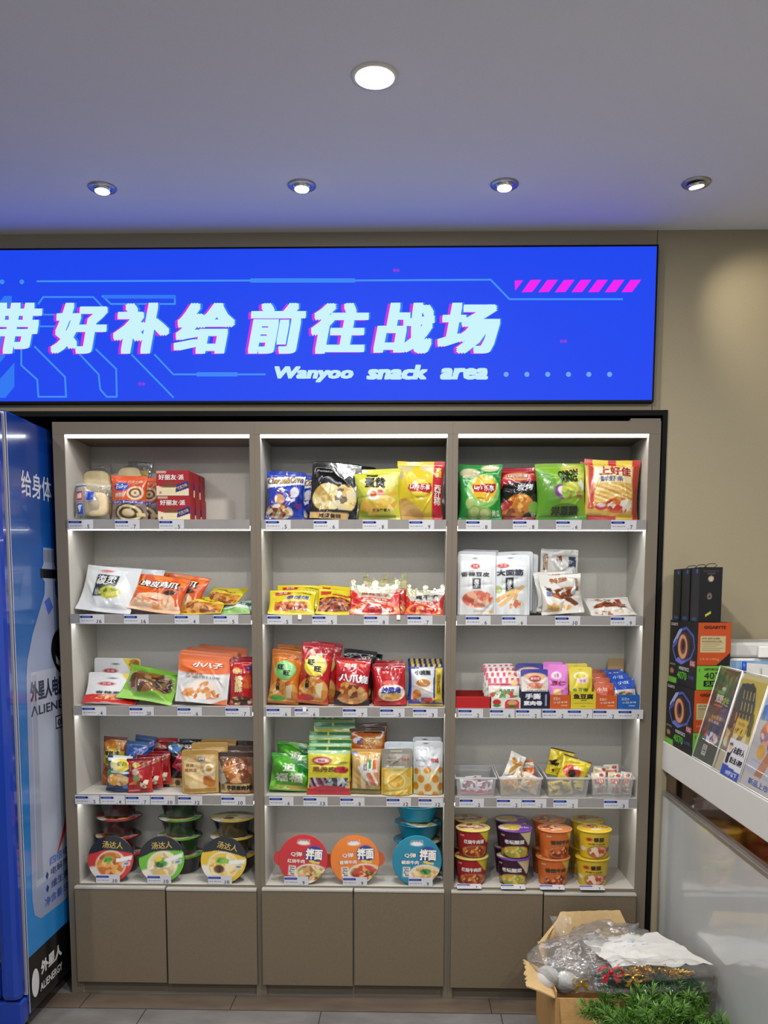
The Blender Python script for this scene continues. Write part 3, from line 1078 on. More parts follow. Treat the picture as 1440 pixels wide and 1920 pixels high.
# drinks behind the glass
def bottle(x, y, z, c, label, h=.20):
    e = empty('drink_bottle', label, 'bottle', (x, y, z), 'drinks inside the fridge')
    m = MB()
    m.lathe([(.026, 0), (.03, .006), (.03, h * .62), (.026, h * .72), (.012, h * .9), (.012, h * .93)], 20, c)
    m.build('bottle_body', 'printed_cup', e)
    m = MB()
    m.lathe([(.0145, h * .93), (.0145, h)], 16)
    m.build('cap', 'bottle_cap', e)
for _r, (z, cs) in enumerate(((.10, ('e9c22a', 'e9c22a', 'd8481e')), (.42, ('f0d048', '3aa0e0', 'f0d048')), (.74, ('e6e8ea', 'e6e8ea', '3aa0e0')), (1.06, ('c22a2a', '2f7ad0', 'c22a2a')))):
    for _q, c in enumerate(cs):
        nm = {'e9c22a': 'yellow', 'd8481e': 'orange', 'f0d048': 'pale yellow', '3aa0e0': 'light blue', 'e6e8ea': 'white', 'c22a2a': 'red', '2f7ad0': 'blue'}[c]
        bottle(FX - .085 - .075 * _q, -.21, z + .001, c, nm + ' drink bottle behind the fridge glass, ' + ('lowest', 'second lowest', 'third lowest', 'fourth lowest')[_r] + ' shelf, ' + ('nearest', 'second from', 'third from')[_q] + ' the door edge')

# ================================================================== GOODS: TOP SHELVES
def T(s, cx, cy, w, h, c, **k):
    return ('t', s, cx, cy, w, h, c, k)

# --- left cabinet, top shelf: bread in clear bags, swiss rolls, pie cartons
def bread_bag(label, x0, x1, yt, Y, t, art, loaf, tilt=(6, 12), yaw=0, roll=0, dz=0.0):
    _seed[0] += 1
    X, w, h, zs = dims(x0, x1, yt, 1 if not dz else ZS[1] + dz, Y, math.radians(sum(tilt) / 2))
    e = empty('bread_bag', label, 'bread bag', (X, Y, zs), 'breads in clear bags', math.radians(yaw))
    mb, ymin = bag_mesh(w, h, t, 'pillow', _seed[0], art, (.9, .9, .9, .08), tilt, roll, 48, 52, (.9, .9, .9, .06), 1.6, .45)
    o = mb.build('wrapper', 'clear_film', e)
    o.location = (0, -ymin, 0)
    mx, cz, rx, rz, mt = loaf
    b = MB()
    b.ball((mx * w, t * .52, .004 + cz * h), 1, None, 32, 20, (rx * w, t * .33, rz * h), .55)
    ob = b.build('bread', mt, e)
    return e
_lab = [('r', .10, .46, .34, .70, 'c2203c'), ('r', .14, .52, .30, .64, 'f0e8e8'), ('r', .42, .46, .64, .70, '2546b4'), ('r', .12, .14, .34, .40, '2a56c8'), ('p', [(.16, .34), (.30, .36), (.22, .18)], 'f0f2f6'), ('r', .05, .80, .38, .90, '3a4a9a'), ('r', .10, .90, .9, .94, (.9, .9, .9, .35))]
bread_bag('clear bag with a round roll and red and blue stickers, front of the breads', 131, 200, 903, .035, .06, _lab, (.12, .40, .34, .30, 'cream_bread'))
bread_bag('clear bag of bread on top at the back left of the bread pile', 146, 212, 876, .152, .05, [('r', .2, .12, .8, .22, (.3, .1, .05, .5))], (.0, .62, .38, .26, 'cream_bread'), (10, 16), 6, -6)
bread_bag('crumpled clear bread bag between the round roll and the orange swiss roll packs', 180, 214, 915, .108, .045, [('r', .3, .2, .55, .34, 'c8a0a0'), ('r', .5, .1, .7, .18, 'b05048')], (.0, .34, .33, .26, 'cream_bread'), (4, 8), 12)
bread_bag('clear bread bag with yellow print standing behind the orange swiss roll packs', 208, 270, 866, .185, .045, [('r', .1, .72, .9, .86, 'c8b45a'), ('r', .5, .68, .72, .8, '4a70b8')], (.0, .55, .40, .34, 'cream_bread'), (4, 8), -8, 4)

_roll = [('r', 0, .42, 1, 1, 'e0571c'), ('e', .30, .74, .22, .10, '2a4ab0'), T('Euro', .30, .74, .30, .10, 'f4f0ea', shear=.2), ('r', .12, .50, .42, .60, 'f0b088'), T('瑞士卷', .28, .55, .30, .07, 'f8f2e8'),
         ('e', .70, .60, .24, .15, 'f0dcb0'), ('o', .70, .60, .15, .09, .22, '8a4a24'), ('e', .70, .60, .04, .025, '8a4a24'), T('巧克力味', .68, .84, .44, .07, 'f4d8b8'),
         ('r', 0, .36, 1, .43, '2444a8'), T('Euro Swiss Roll', .5, .395, .8, .045, 'e8e8f4'), ('r', 0, 0, 1, .36, '8a7a6e'), ('e', .52, .17, .40, .20, '3a2a22'), ('e', .52, .17, .35, .165, 'ecd8a4'), ('o', .50, .17, .22, .10, .22, '4a3226'), ('r', .72, .10, .95, .17, 'ecd8a4')]
bag('swiss_roll_pack', 'orange swiss roll pack with a cream spiral, front one of its row', 'snack cake', 203, 272, 890, 1, 'e0571c', _roll, Y=.03, t=.042, tilt=(3, 7), group='orange swiss roll packs',
    dups=[(.034, .050, 0, -6, 'orange swiss roll pack, second in its row, mostly behind the front one'), (.050, .100, 0, -4, 'orange swiss roll pack, third in its row, close to the red cartons'), (.04, .150, 0, -3, 'orange swiss roll pack at the back of its row, hardly visible')])
_pie = [('r', 0, 0, 1, 1, 'a81420'), ('p', [(0, 0), (1, 0), (1, .34), (.62, .16), (.0, .40)], 'f0e0bc'), ('r', 0, .90, .3, .97, 'd8c0a8'), T('好丽友·派', .46, .73, .78, .22, 'f4eeea', bold=.03),
        ('e', .40, .28, .22, .20, 'f0dca8'), ('e', .40, .38, .22, .16, '7a4220'), ('r', .18, .22, .62, .32, 'f2e4bc'), ('p', [(.58, .12), (.98, .30), (.98, .60), (.62, .44)], '24267e'), T('巧克力味', .79, .36, .32, .14, 'e8d47a', rot=22), T('派', .12, .12, .08, .10, 'a02a20')]
_xl, _xr = P(296, 930, .04)[0], P(357, 930, .04)[0]
_h = (P(326, 882, .04)[2] - ZS[1]) / 2 - .001
_pm = card_box_mesh(_xr - _xl, .062, _h, 'a81420', _pie, [('r', .1, .1, .9, .3, 'e8d8b0'), ('r', .1, .5, .9, .9, '8a101c')], '9a1420').mesh('carton')
_pm.materials.append(MATS['printed_card'])
for _k in range(3):
    for _j in range(2):
        _o = bpy.data.objects.new('pie_carton', _pm)
        COL.objects.link(_o)
        _o.location = ((_xl + _xr) / 2 + .004 * _k - .003 * _j, .036 + _k * .066, ZS[1] + .0005 + _j * (_h + .001))
        tag(_o, ('red chocolate pie carton, ' + ('lower', 'upper')[_j] + (' of the front two', ' of the middle two, behind the front ones', ' of the rearmost two')[_k]), 'carton', 'red pie cartons stacked two high')

# --- middle cabinet, top shelf: crisps
bag('snack_bag', 'small blue bag of savoury snacks with yellow script, leftmost on the middle top shelf', 'snack bag', 492, 566, 884, 1, '1c3aa8',
    [('r', 0, .0, 1, .06, '1a2c86'), ('p', [(.0, .62), (1, .74), (1, .92), (0, .84)], 'e8eaf2'), T('Cheese&Corn', .48, .80, .86, .13, 'e0b82c', shear=.3, oc='2a3a8a', rot=5), ('b', .55, .40, .42, .26, ['1c3aa8', '2a50c8', '1c3aa8', 'd8d8e8', '6a2a6a', '14287c'], 60, 3), ('e', .34, .40, .14, .10, 'c89a6a'), ('b', .35, .16, .36, .13, ['7a3a2a', 'c89858', 'e8e0d0', '8a2a40'], 40, 5), ('e', .74, .56, .12, .10, 'd8d8e4')],
    Y=.032, t=.05, tilt=(3, 8), yaw=8, roll=3, mat_='printed_foil', group='blue snack bags', dups=[(.042, .075, -.002, -14, 'small blue bag of savoury snacks, half hidden behind the leftmost blue one')])
bag('snack_pouch', 'black and cream potato crisp pouch, leaning back left of the egg crisps', 'snack bag', 578, 672, 870, 1, '151416',
    [('r', 0, .62, 1, .95, '141315'), ('p', [(.60, .0), (.78, .0), (1, .62), (.80, .55)], '8a8680'), ('b', .36, .36, .32, .23, ['e0cc8c', 'd8bc74', 'f0e2b0', 'c8a85c'], 34, 8), ('b', .72, .36, .22, .25, ['e0cc8c', 'c8ac68', 'd0c8b0', '6a5a40'], 30, 9), ('r', 0, .10, .9, .16, '1a1816'), ('r', .0, .0, .78, .11, 'c8a468'), T('咸蛋黄味', .42, .055, .46, .075, '2a1c10', bold=.03), T('Potato', .26, .82, .3, .045, 'b0b0b0')],
    Y=.035, t=.032, kind='pouch', tilt=(10, 16), roll=3, mat_='printed_foil', group='black and cream crisp pouches', dups=[(.046, .045, -.002, 0, 'black and cream potato crisp pouch, behind and right of the front one')])
bag('crisp_bag', 'yellow and green bag of crisps with a halved egg, right of the black pouch', 'snack bag', 660, 752, 876, 1, 'cfd04a',
    [('p', [(0, .3), (0, .75), (.34, .3), (.3, .0), (.0, .0)], '9aa63a'), ('p', [(.1, .75), (.9, .92), (.98, .7), (.5, .46)], 'e6dc8c'), T('蛋黄', .46, .70, .44, .20, '1c1c14', bold=.04), ('r', .28, .82, .52, .87, '26301c'), ('p', [(.12, .22), (.5, .12), (.95, .52), (.9, .60), (.5, .3), (.2, .40)], 'e2b448'), ('b', .72, .32, .24, .14, ['e8c860', 'd8b040', 'f0d888'], 18, 4), ('e', .42, .47, .135, .105, 'f2eee4'), ('e', .43, .48, .075, .06, 'd8701c'), ('e', .60, .50, .10, .05, 'e8b0a0'), ('e', .58, .54, .06, .03, 'c85040'), T('非油炸薯片', .60, .20, .38, .055, '2a3010'), ('r', .1, .03, .9, .12, '98a03c')],
    Y=.032, t=.058, tilt=(2, 6), belly=.5, res=(64, 76), group='yellow green egg crisp bags', back='26241e', dups=[(.03, .07, .0, -4, 'bag of egg crisps behind the yellow and green one, only its edges in view')])
bag('crisp_bag', 'yellow bag of potato crisps with a red band down its right side', 'snack bag', 743, 834, 863, 1, 'd9c22e',
    [('r', .77, 0, 1, 1, 'c01830'), ('r', .77, .93, 1, 1, 'c42438'), ('e', .20, .86, .16, .06, 'c8bc8c'), ('e', .62, .88, .14, .06, 'd0c494'), ('e', .05, .74, .10, .07, 'bfae7a'), ('e', .5, .52, .22, .15, 'e6d23a'), ('o', .5, .52, .23, .16, .06, 'c8ac28'), ('p', [(.25, .57), (.74, .61), (.76, .50), (.72, .44), (.27, .46), (.22, .50)], 'b81c24'), T('乐事', .60, .535, .22, .105, 'f4f0ea', bold=.03, shear=.1), T("Lay's", .375, .53, .21, .105, 'f4f0ea', bold=.03, shear=.15), ('r', .42, .36, .60, .38, '8a7a30'), ('e', .14, .2, .18, .16, 'b89050'), ('e', .22, .16, .2, .15, 'c8a05c'), ('e', .31, .12, .2, .13, 'd4ae68'), ('e', .40, .08, .2, .11, 'c89c58'), T('真脆', .88, .80, .13, .16, 'e8c83a', bold=.03, vert=True), T('西红柿', .88, .42, .15, .34, 'f2e8e0', bold=.03, vert=True)],
    Y=.034, t=.055, tilt=(2, 6), roll=2, res=(64, 76), group='yellow crisp bags with a red band')

# --- right cabinet, top shelf: crisps
bag('crisp_bag', 'green bag of potato crisps with a yellow sun, leftmost on the right top shelf', 'snack bag', 860, 944, 868, 1, '1f8a34',
    [('e', .56, .52, .40, .30, '8cc86a'), ('e', .58, .56, .30, .235, 'e6b422'), ('e', .64, .60, .18, .14, 'ecc63a'), ('p', [(.30, .62), (.86, .64), (.87, .54), (.8, .48), (.32, .50)], 'b01c24'), T("Lay's", .44, .565, .20, .10, 'f4f0ea', bold=.03, shear=.15), T('乐事', .70, .56, .24, .10, 'f4f0ea', bold=.03), ('e', .26, .84, .22, .09, 'c4bc98'), ('e', .72, .92, .20, .06, 'cfc8a0'), ('e', .24, .30, .10, .10, 'a8c070'), ('e', .36, .16, .15, .11, 'b4c87c'), ('o', .36, .16, .13, .09, .12, '7aa048'), ('e', .60, .14, .15, .10, 'bccc84'), ('o', .60, .14, .13, .08, .12, '7aa048'), T('黄瓜', .86, .14, .18, .10, 'd8e4c8', bold=.02), ('r', .4, .38, .6, .40, '4a8a3a')],
    Y=.032, t=.055, tilt=(2, 6), res=(64, 76), mat_='printed_foil', group='green crisp bags', dups=[(-.01, .075, .004, 4, 'green bag of potato crisps right behind the leftmost green one')])
bag('crisp_bag', 'black and red bag of grilled crisps, second from the left on the right top shelf', 'snack bag', 932, 1022, 876, 1, '161213',
    [('p', [(0, .66), (1, .74), (1, 1), (.0, 1)], 'a81824'), ('p', [(.0, .7), (.3, .9), (.1, .6)], 'c82a38'), ('e', .48, .82, .28, .085, 'd8a070'), T("Lay's 乐事", .48, .82, .44, .085, 'f2e4e4', bold=.03, shear=.1, oc='b01c28'), T('炭烤', .62, .60, .40, .12, 'e4e4e8', bold=.03, shear=.2, rot=4), ('b', .5, .30, .30, .18, ['e0a040', 'c87a24', 'f0c060', 'a8541c'], 16, 6), ('p', [(.1, .06), (.36, .34), (.2, .40), (.06, .3)], 'a02a24'), ('e', .82, .22, .14, .12, '7aa84a'), ('b', .35, .14, .24, .10, ['d89a48', '7a3a1c', 'b8702c'], 14, 7), ('r', 0, 0, 1, .07, '8a1820'), T('鱿鱼', .84, .10, .2, .08, 'e0d8d0')],
    Y=.056, t=.046, tilt=(2, 6), roll=-2, res=(64, 76), mat_='printed_foil', group='black and red crisp bags', dups=[(.012, .07, .002, -4, 'black and red bag of grilled crisps directly behind the front one')])
bag('snack_bag', 'lime green bag of onion rings, third from the left on the right top shelf', 'snack bag', 1008, 1106, 868, 1, '7fae2a',
    [('p', [(0, .0), (.34, 0), (.5, .4), (.3, .8), (.0, .9)], '5f9a2c'), ('e', .72, .90, .22, .07, 'c8c23c'), ('e', .88, .70, .14, .16, 'b8c63a'), T('ONION', .64, .815, .42, .115, '1c2810', bold=.05, rot=10), T('RING', .66, .70, .34, .11, '1c2810', bold=.05, rot=6), ('e', .52, .475, .19, .125, '7a2a7e', -20), ('e', .52, .49, .12, .07, 'e8e0ea', -30), ('e', .90, .58, .08, .09, 'd8e4e0'), ('b', .70, .48, .22, .2, ['8cb432', 'c8c83c', '9a7a30', '7fae2a'], 26, 8), ('e', .55, .17, .30, .12, '5a7a24'), T('洋葱圈', .54, .17, .52, .14, '22341a', bold=.04), ('r', 0, 0, 1, .06, '3c8a2e')],
    Y=.034, t=.055, tilt=(2, 6), roll=-2, res=(64, 76), group='lime onion ring bags', dups=[(.02, .075, .004, -3, 'lime green bag of onion rings behind the front one, edge in view')])
bag('snack_bag', 'yellow bag of prawn sticks with a red striped top, rightmost on the right top shelf', 'snack bag', 1097, 1204, 861, 1, 'd8b25a',
    [('l', 0, .89, 1, 1, 7, 0, ['c82a24', 'e8c83c', 'e8c83c']), ('r', .06, .18, .16, .9, 'c03a28'), ('r', .88, .0, 1, .9, 'a8301c'), ('r', .16, .60, .86, .88, 'ead8a8'), T('上好佳', .54, .795, .60, .15, 'b01c24', bold=.03), T('鲜虾条', .48, .66, .42, .09, '5a6a9a', bold=.02), ('l', .16, .16, .86, .56, 13, 60, ['e8c464', 'd8a844', 'f0d88c', 'c89038']), ('b', .62, .24, .24, .12, ['e8e0d0', 'd86a3c', 'c83a2c', 'd8a844'], 20, 5), ('e', .30, .22, .12, .06, 'c83a3a'), ('e', .30, .24, .08, .03, 'f0e0e0'), ('r', 0, 0, 1, .08, 'b82a24'), ('r', .60, .0, .9, .10, 'd8b83c')],
    Y=.036, t=.052, tilt=(2, 7), roll=2, res=(64, 76), group='yellow prawn stick bags', dups=[(.008, .072, .003, -3, 'yellow bag of prawn sticks behind the rightmost one, edge in view')])

# ================================================================== GOODS: SECOND SHELVES
bag('snack_pouch', 'white bag with a black label and green bamboo shoots, leaning far back', 'snack bag', 136, 243, 1066, 2, 'dfe2e4',
    [('r', .24, .30, .64, .80, '1c1f22'), ('e', .56, .40, .20, .13, 'b4b83a'), ('b', .55, .38, .20, .13, ['b8bc3c', '8a9a2c', 'd4d06a', '5a6a2a'], 18, 3), T('泡椒', .345, .66, .17, .22, 'e8eaea', bold=.03, vert=True), T('笋尖', .53, .67, .17, .22, 'e8eaea', bold=.03, vert=True), T('山椒味', .315, .40, .08, .16, 'c8ccd0', vert=True), ('e', .38, .89, .12, .035, 'd89088')],
    Y=.022, t=.026, tilt=(40, 20), yaw=-3, roll=5, mat_='printed_foil', group='white bamboo shoot bags', dups=[(.062, .05, -.004, -7, 'white bag of bamboo shoots behind the front one, showing its crumpled edge')])
_tig = [('r', 0, 0, 1, 1, 'd8581a'), ('b', .5, .78, .5, .2, ['d8581a', 'e06a20', 'c84a14', 'e88030'], 40, 3, 1), T('虎皮鸡爪', .48, .73, .76, .19, 'f6f2ee', bold=.04, oc='2a1a14', ow=.09, rot=-4), ('p', [(0, .0), (1, 0), (.96, .26), (.75, .44), (.40, .50), (.18, .34), (.0, .12)], 'ecc09a'), ('b', .46, .22, .34, .15, ['ecc09a', 'e0a878', 'f4d4b4', 'd8935c'], 22, 6), ('e', .48, .27, .10, .03, 'a83a4a'), ('e', .74, .50, .14, .07, '3c2418'), ('p', [(.86, .40), (.98, .50), (.98, .2), (.88, .15)], 'd85818')]
bag('snack_bag', 'orange bag of braised chicken feet leaning back, in front', 'snack bag', 232, 338, 1086, 2, 'd8581a', _tig,
    Y=.020, t=.040, tilt=(44, 26), yaw=-6, roll=6, mat_='printed_film', group='orange chicken feet bags', dups=[(.050, .046, .006, -9, 'orange bag of braised chicken feet, behind and right of the front one')])
_yel = [('r', 0, .62, 1, 1, 'd8c828'), ('r', 0, .52, 1, .62, 'e2d43c'), ('b', .5, .28, .47, .22, ['b06a24', 'c88434', '8a4a18', 'd89a48'], 60, 4, 1), ('r', 0, 0, 1, .07, 'd8c828'), ('r', .46, .64, .58, .72, 'a83a2a'), T('麻辣', .35, .8, .2, .14, '8a3a1c'), T('香干', .70, .62, .2, .1, 'a04a1c')]
bag('snack_bag', 'flat yellow bag of dried tofu lying at the front, right of the orange bags', 'snack bag', 330, 415, 1119, 2, 'd8c828', _yel,
    Y=.018, t=.022, tilt=(62, 50), yaw=-8, roll=0, group='flat yellow dried tofu bags', dups=[(.050, .045, .030, -16, 'flat yellow bag of dried tofu lying on top of the front one at the back')])
bag('snack_bag', 'flat white, blue and green snack bag lying at the right end of the left shelf', 'snack bag', 400, 470, 1127, 2, 'dfe6e4',
    [('r', 0, 0, 1, .30, '9cc87a'), ('p', [(0, .3), (.6, .3), (.2, .12), (0, .1)], '6aa848'), ('e', .22, .66, .17, .13, '2444a8'), T('鱼', .22, .66, .1, .14, 'f0f0f0'), T('无骨', .74, .60, .36, .28, '2a8a5a', bold=.03), ('r', .06, .40, .45, .46, 'a8b8c0')],
    Y=.018, t=.02, tilt=(62, 52), yaw=-14, roll=0, hmax=.11)
# middle
_yg = [('r', .12, .76, .46, .90, 'c02a24'), T('卫龙', .29, .83, .2, .09, 'f4ece4'), T('亲嘴烧', .62, .63, .50, .15, '24308a', bold=.03, oc='f0f0e0', shear=.2), T('小辣棒', .76, .83, .3, .07, '6a6a1c'), ('b', .48, .30, .36, .17, ['9a3a1c', 'b8542c', '7a2a14', 'c86a38', 'e0a070'], 50, 5, 1), ('r', 0, 0, 1, .06, 'e0c830')]
bag('snack_bag', 'yellow bag of spicy gluten strips lying leftmost at the front of the middle shelf', 'snack bag', 501, 590, 1108, 2, 'd9c724', _yg,
    Y=.018, t=.022, tilt=(48, 36), yaw=4, roll=2, group='yellow spicy strip bags', dups=[(.016, .050, .018, -2, 'yellow bag of spicy gluten strips, topmost at the back left of the middle shelf')])
bag('snack_bag', 'yellow bag of spicy strips with a large brown window, second from the left', 'snack bag', 590, 664, 1107, 2, 'd9c724', [('r', .06, .74, .34, .90, 'c03a34'), ('r', .38, .70, .98, .78, 'c85a44'), T('大辣棒', .66, .74, .56, .11, 'd84a34', bold=.02), ('b', .50, .36, .46, .26, ['6a2a18', '8a3c20', '4a1c10', 'a85a34', 'c87a50'], 70, 7, 1), ('r', 0, 0, 1, .07, 'e0c830')],
    Y=.020, t=.022, tilt=(52, 40), yaw=-2, roll=2, group='yellow spicy strip bags with a large window', dups=[(-.012, .046, .014, -4, 'yellow bag of spicy strips with a brown window, behind the front one')])
def crown_pack(label, x0, x1, yt, Y, yaw, art, dx=None, tilt=(46, 30)):
    _seed[0] += 1
    X, w, h, zs = dims(x0, x1, yt, 2, Y, math.radians(sum(tilt) / 2))
    e = empty('crown_pack', label, 'snack bag', (X, Y, zs), 'red snack packs with a crown header', math.radians(yaw))
    mb, ymin = bag_mesh(w, h * .72, .024, 'pillow', _seed[0], art, 'c8281e', tilt, 0, 56, 52, None, 1, .45)
    mb.build('pouch', 'printed_foil', e).location = (0, -ymin, 0)
    a0, a1 = math.radians(tilt[0]), math.radians(tilt[1])
    yb, zb = 0.0, 0.0
    for i in range(36):
        aa = a0 + (a1 - a0) * (i + .5) / 36
        yb += math.sin(aa) * h * .72 / 36
        zb += math.cos(aa) * h * .72 / 36
    c = MB()
    n = 40
    hh = h * .36
    top = []
    for i in range(n + 1):
        s = 2 * i / n - 1
        top.append((s * w * .49, hh * (.34 + .34 * (abs(s) ** 2.2) + .16 * math.exp(-(s / .16) ** 2))))
    bot = [(s, -.16 * hh) for s, _ in top]
    for off in (0, .0016):
        c.add([(x, off, z) for x, z in bot] + [(x, off, z) for x, z in top], [((i, i + 1, n + 2 + i, n + 1 + i) if off == 0 else (n + 1 + i, n + 2 + i, i + 1, i)) for i in range(n)], '94905a')
    for s, r in ((-.92, .13), (0, .16), (.92, .13), (-.5, .08), (.5, .08)):
        zc = hh * (.34 + .34 * abs(s) ** 2.2 + .16 * math.exp(-(s / .16) ** 2)) + hh * r * .7
        k = 18
        pts = [(s * w * .47 + hh * r * 1.25 * math.cos(2 * PI * i / k), 0, zc + hh * r * 1.25 * math.sin(2 * PI * i / k)) for i in range(k)]
        c.add(pts + [(x, .0016, z) for x, _, z in pts], [tuple(range(k)), tuple(k + i for i in reversed(range(k)))] + [(i, k + i, k + (i + 1) % k, (i + 1) % k) for i in range(k)], 'a4a06a')
    c.add([(x, -.0006, z * .8) for x, z in bot] + [(x * .93, -.0006, z * .55) for x, z in top], [(i, i + 1, n + 2 + i, n + 1 + i) for i in range(n)], 'b2ae7c')
    h_ = c.build('crown_header', 'printed_foil', e)
    h_.location = (0, yb - ymin - .002, zb - .004)
    h_.rotation_euler = (-a1 * .75, 0, 0)
    return e
_cr = [('p', [(.08, 1), (.92, 1), (.82, .62), (.18, .62)], 'c0bca8'), T('麻辣王子', .5, .78, .56, .16, 'b83020', bold=.02), T('地道麻辣', .5, .53, .5, .09, 'f0dcd0'), ('r', .22, .44, .8, .47, 'f0e0d8'), ('b', .5, .17, .46, .16, ['e8d0c8', 'd8402c', 'c8281e', 'f0e8e0', 'b01c18'], 36, 4), ('o', .5, .2, .46, .2, .05, 'e0b040')]
crown_pack('red snack pack with a pale crown header, lying front and middle of its shelf', 655, 752, 1090, .020, 2, _cr)
crown_pack('red snack pack with a pale crown header, standing up behind the front crown pack', 676, 762, 1076, .085, -4, _cr, tilt=(30, 14))
crown_pack('red snack pack with a crown header and black lettering, right end of the middle shelf', 757, 832, 1098, .022, -6, [('p', [(.02, 1), (.98, 1), (.9, .55), (.14, .55)], 'c4c0b8'), T('臭干子', .55, .76, .6, .22, '1c1c20', bold=.03), T('魔法士', .5, .46, .5, .10, 'f0dcd0'), ('b', .5, .17, .42, .15, ['d8402c', 'e8a060', 'c8281e', 'b01c18'], 30, 6), ('o', .5, .2, .42, .2, .05, 'e0b040')])
# right
_w1 = [('e', .46, .80, .12, .045, 'c83a34'), T('卫龙', .46, .80, .14, .05, 'f4e8e4'), T('香辣豆皮', .46, .665, .74, .075, '26262c', bold=.03), ('r', .38, .42, .60, .60, '22262e'), T('魔芋', .49, .51, .13, .14, 'e8e8ea', vert=True, bold=.02), ('r', .28, .44, .30, .6, 'b8bcc0'), ('r', .66, .44, .68, .6, 'b8bcc0'), ('b', .52, .26, .40, .14, ['d88a68', 'e8b090', 'c8604c', 'f0d0b8', 'd05a48'], 44, 6), ('r', .42, .05, .82, .08, 'c8c0a8'), ('e', .86, .05, .06, .025, 'd8a82c'), ('e', .46, .935, .06, .01, '6a6a6a')]
bag('snack_pouch', 'white pouch of spicy bean curd skin, front left of the right shelf', 'snack bag', 856, 930, 1040, 2, 'dde0e2', _w1,
    Y=.022, t=.030, kind='pouch', tilt=(4, 8), mat_='printed_pouch', group='white bean curd pouches', dups=[(.004, .042, .013, -2, 'white pouch of spicy bean curd skin, second in its row'), (.022, .085, .021, 4, 'white pouch of spicy bean curd skin, rearmost and tallest of its row')])
_w2 = [('e', .26, .82, .17, .04, 'c82a24'), T('卫龙', .26, .82, .18, .045, 'f4e8e4'), T('大面筋', .44, .70, .72, .10, '1c2040', bold=.05), ('r', .32, .36, .54, .62, '1c2430'), ('r', .32, .30, .54, .40, '1f8a3c'), T('辣条', .43, .50, .13, .19, 'eceef0', vert=True, bold=.02), ('e', .12, .42, .12, .07, 'a4b06a'), ('p', [(.10, .16), (.2, .12), (.86, .46), (.78, .50)], 'e0b470'), ('p', [(.02, .26), (.1, .20), (.6, .40), (.55, .45)], 'd8a860'), ('p', [(.4, .10), (.56, .12), (.66, .34), (.6, .36)], 'd8a860'), ('b', .62, .18, .2, .07, ['e8dcd0', 'd8c0a0', 'c86a4a'], 20, 4), ('r', .62, .5, .64, .62, 'b8bcc0'), ('r', .22, .46, .24, .62, 'b8bcc0'), ('e', .46, .945, .08, .01, '4a5a4a')]
bag('snack_pouch', 'white pouch of wide gluten strips with a green label, second from the left', 'snack bag', 927, 996, 1041, 2, 'd8dde0', _w2,
    Y=.024, t=.032, kind='pouch', tilt=(5, 10), mat_='printed_pouch', group='white gluten strip pouches', dups=[(.014, .045, .014, -5, 'white pouch of wide gluten strips, second in its row'), (.034, .075, .006, -10, 'white pouch of wide gluten strips, leaning at the back right of its row')])
_dk = [('r', 0, .82, 1, .97, 'd8d4cc'), ('r', .08, .66, .20, .92, '7a2a1c'), T('酱鸭翅', .14, .79, .09, .2, 'e0c8a0', vert=True), ('r', .74, .72, .94, .88, '2a3a5a'), T('鸭', .5, .84, .14, .10, '8a4a2c', bold=.03), ('e', .5, .44, .40, .17, '7a3e20', 24), ('b', .5, .44, .38, .16, ['8a4420', '6a2e16', 'b0642e', 'd8a878', 'e0dcd4'], 26, 5), ('r', .1, .06, .7, .20, 'd8b078'), ('p', [(0, .3), (.2, .2), (.1, 0), (0, 0)], 'e4e2dc')]
bag('snack_pouch', 'white vacuum pack of braised duck, standing tall behind the duck wing packs', 'snack bag', 1010, 1082, 1030, 2, 'd8d6d0', _dk,
    Y=.11, t=.030, kind='pouch', tilt=(4, 10), roll=3, mat_='printed_foil', crease=1.8)
_dk2 = [('e', .5, .5, .42, .40, 'e4e2dc'), ('p', [(.1, .72), (.3, .60), (.62, .48), (.90, .22), (.80, .18), (.5, .40), (.2, .56)], '7a4420'), ('b', .52, .5, .30, .14, ['8a4a24', 'b06a38', '6a3218', 'e0dcd4'], 22, 9), T('鸭翅', .45, .84, .4, .13, 'b86a30', bold=.03), ('e', .2, .62, .07, .05, '2a2420'), ('r', .12, .42, .24, .56, '6a78a0'), ('b', .4, .16, .34, .09, ['e0b878', 'd8a050', 'e8dcc8'], 18, 4), ('r', .82, .5, .9, .84, '8a6a50')]
bag('snack_pouch', 'crumpled white pack of duck wings in front of the tall duck pack', 'snack bag', 1018, 1100, 1080, 2, 'dddbd5', _dk2,
    Y=.022, t=.036, kind='pillow', tilt=(14, 20), roll=-4, mat_='printed_foil', crease=2.0, group='crumpled duck wing packs', dups=[(-.012, .040, .012, 8, 'crumpled white pack of duck wings, wedged behind the front one')])
bag('snack_pouch', 'white pack of duck neck lying flat at the right end of the right shelf', 'snack bag', 1108, 1198, 1122, 2, 'dddbd5', [('p', [(.1, .36), (.8, .30), (.88, .62), (.2, .56)], '8a4624'), ('b', .5, .45, .38, .14, ['8a4624', '6a3016', 'b0683a', '9a5430'], 20, 3), ('r', .68, .6, .8, .9, '9a3a24'), T('鸭脖', .4, .76, .34, .16, 'a86a3c', bold=.02), ('b', .5, .12, .4, .08, ['e0d8cc', 'c8b498', 'a87048'], 16, 4)],
    Y=.020, t=.020, tilt=(66, 56), yaw=6, roll=0, mat_='printed_foil', crease=1.8)

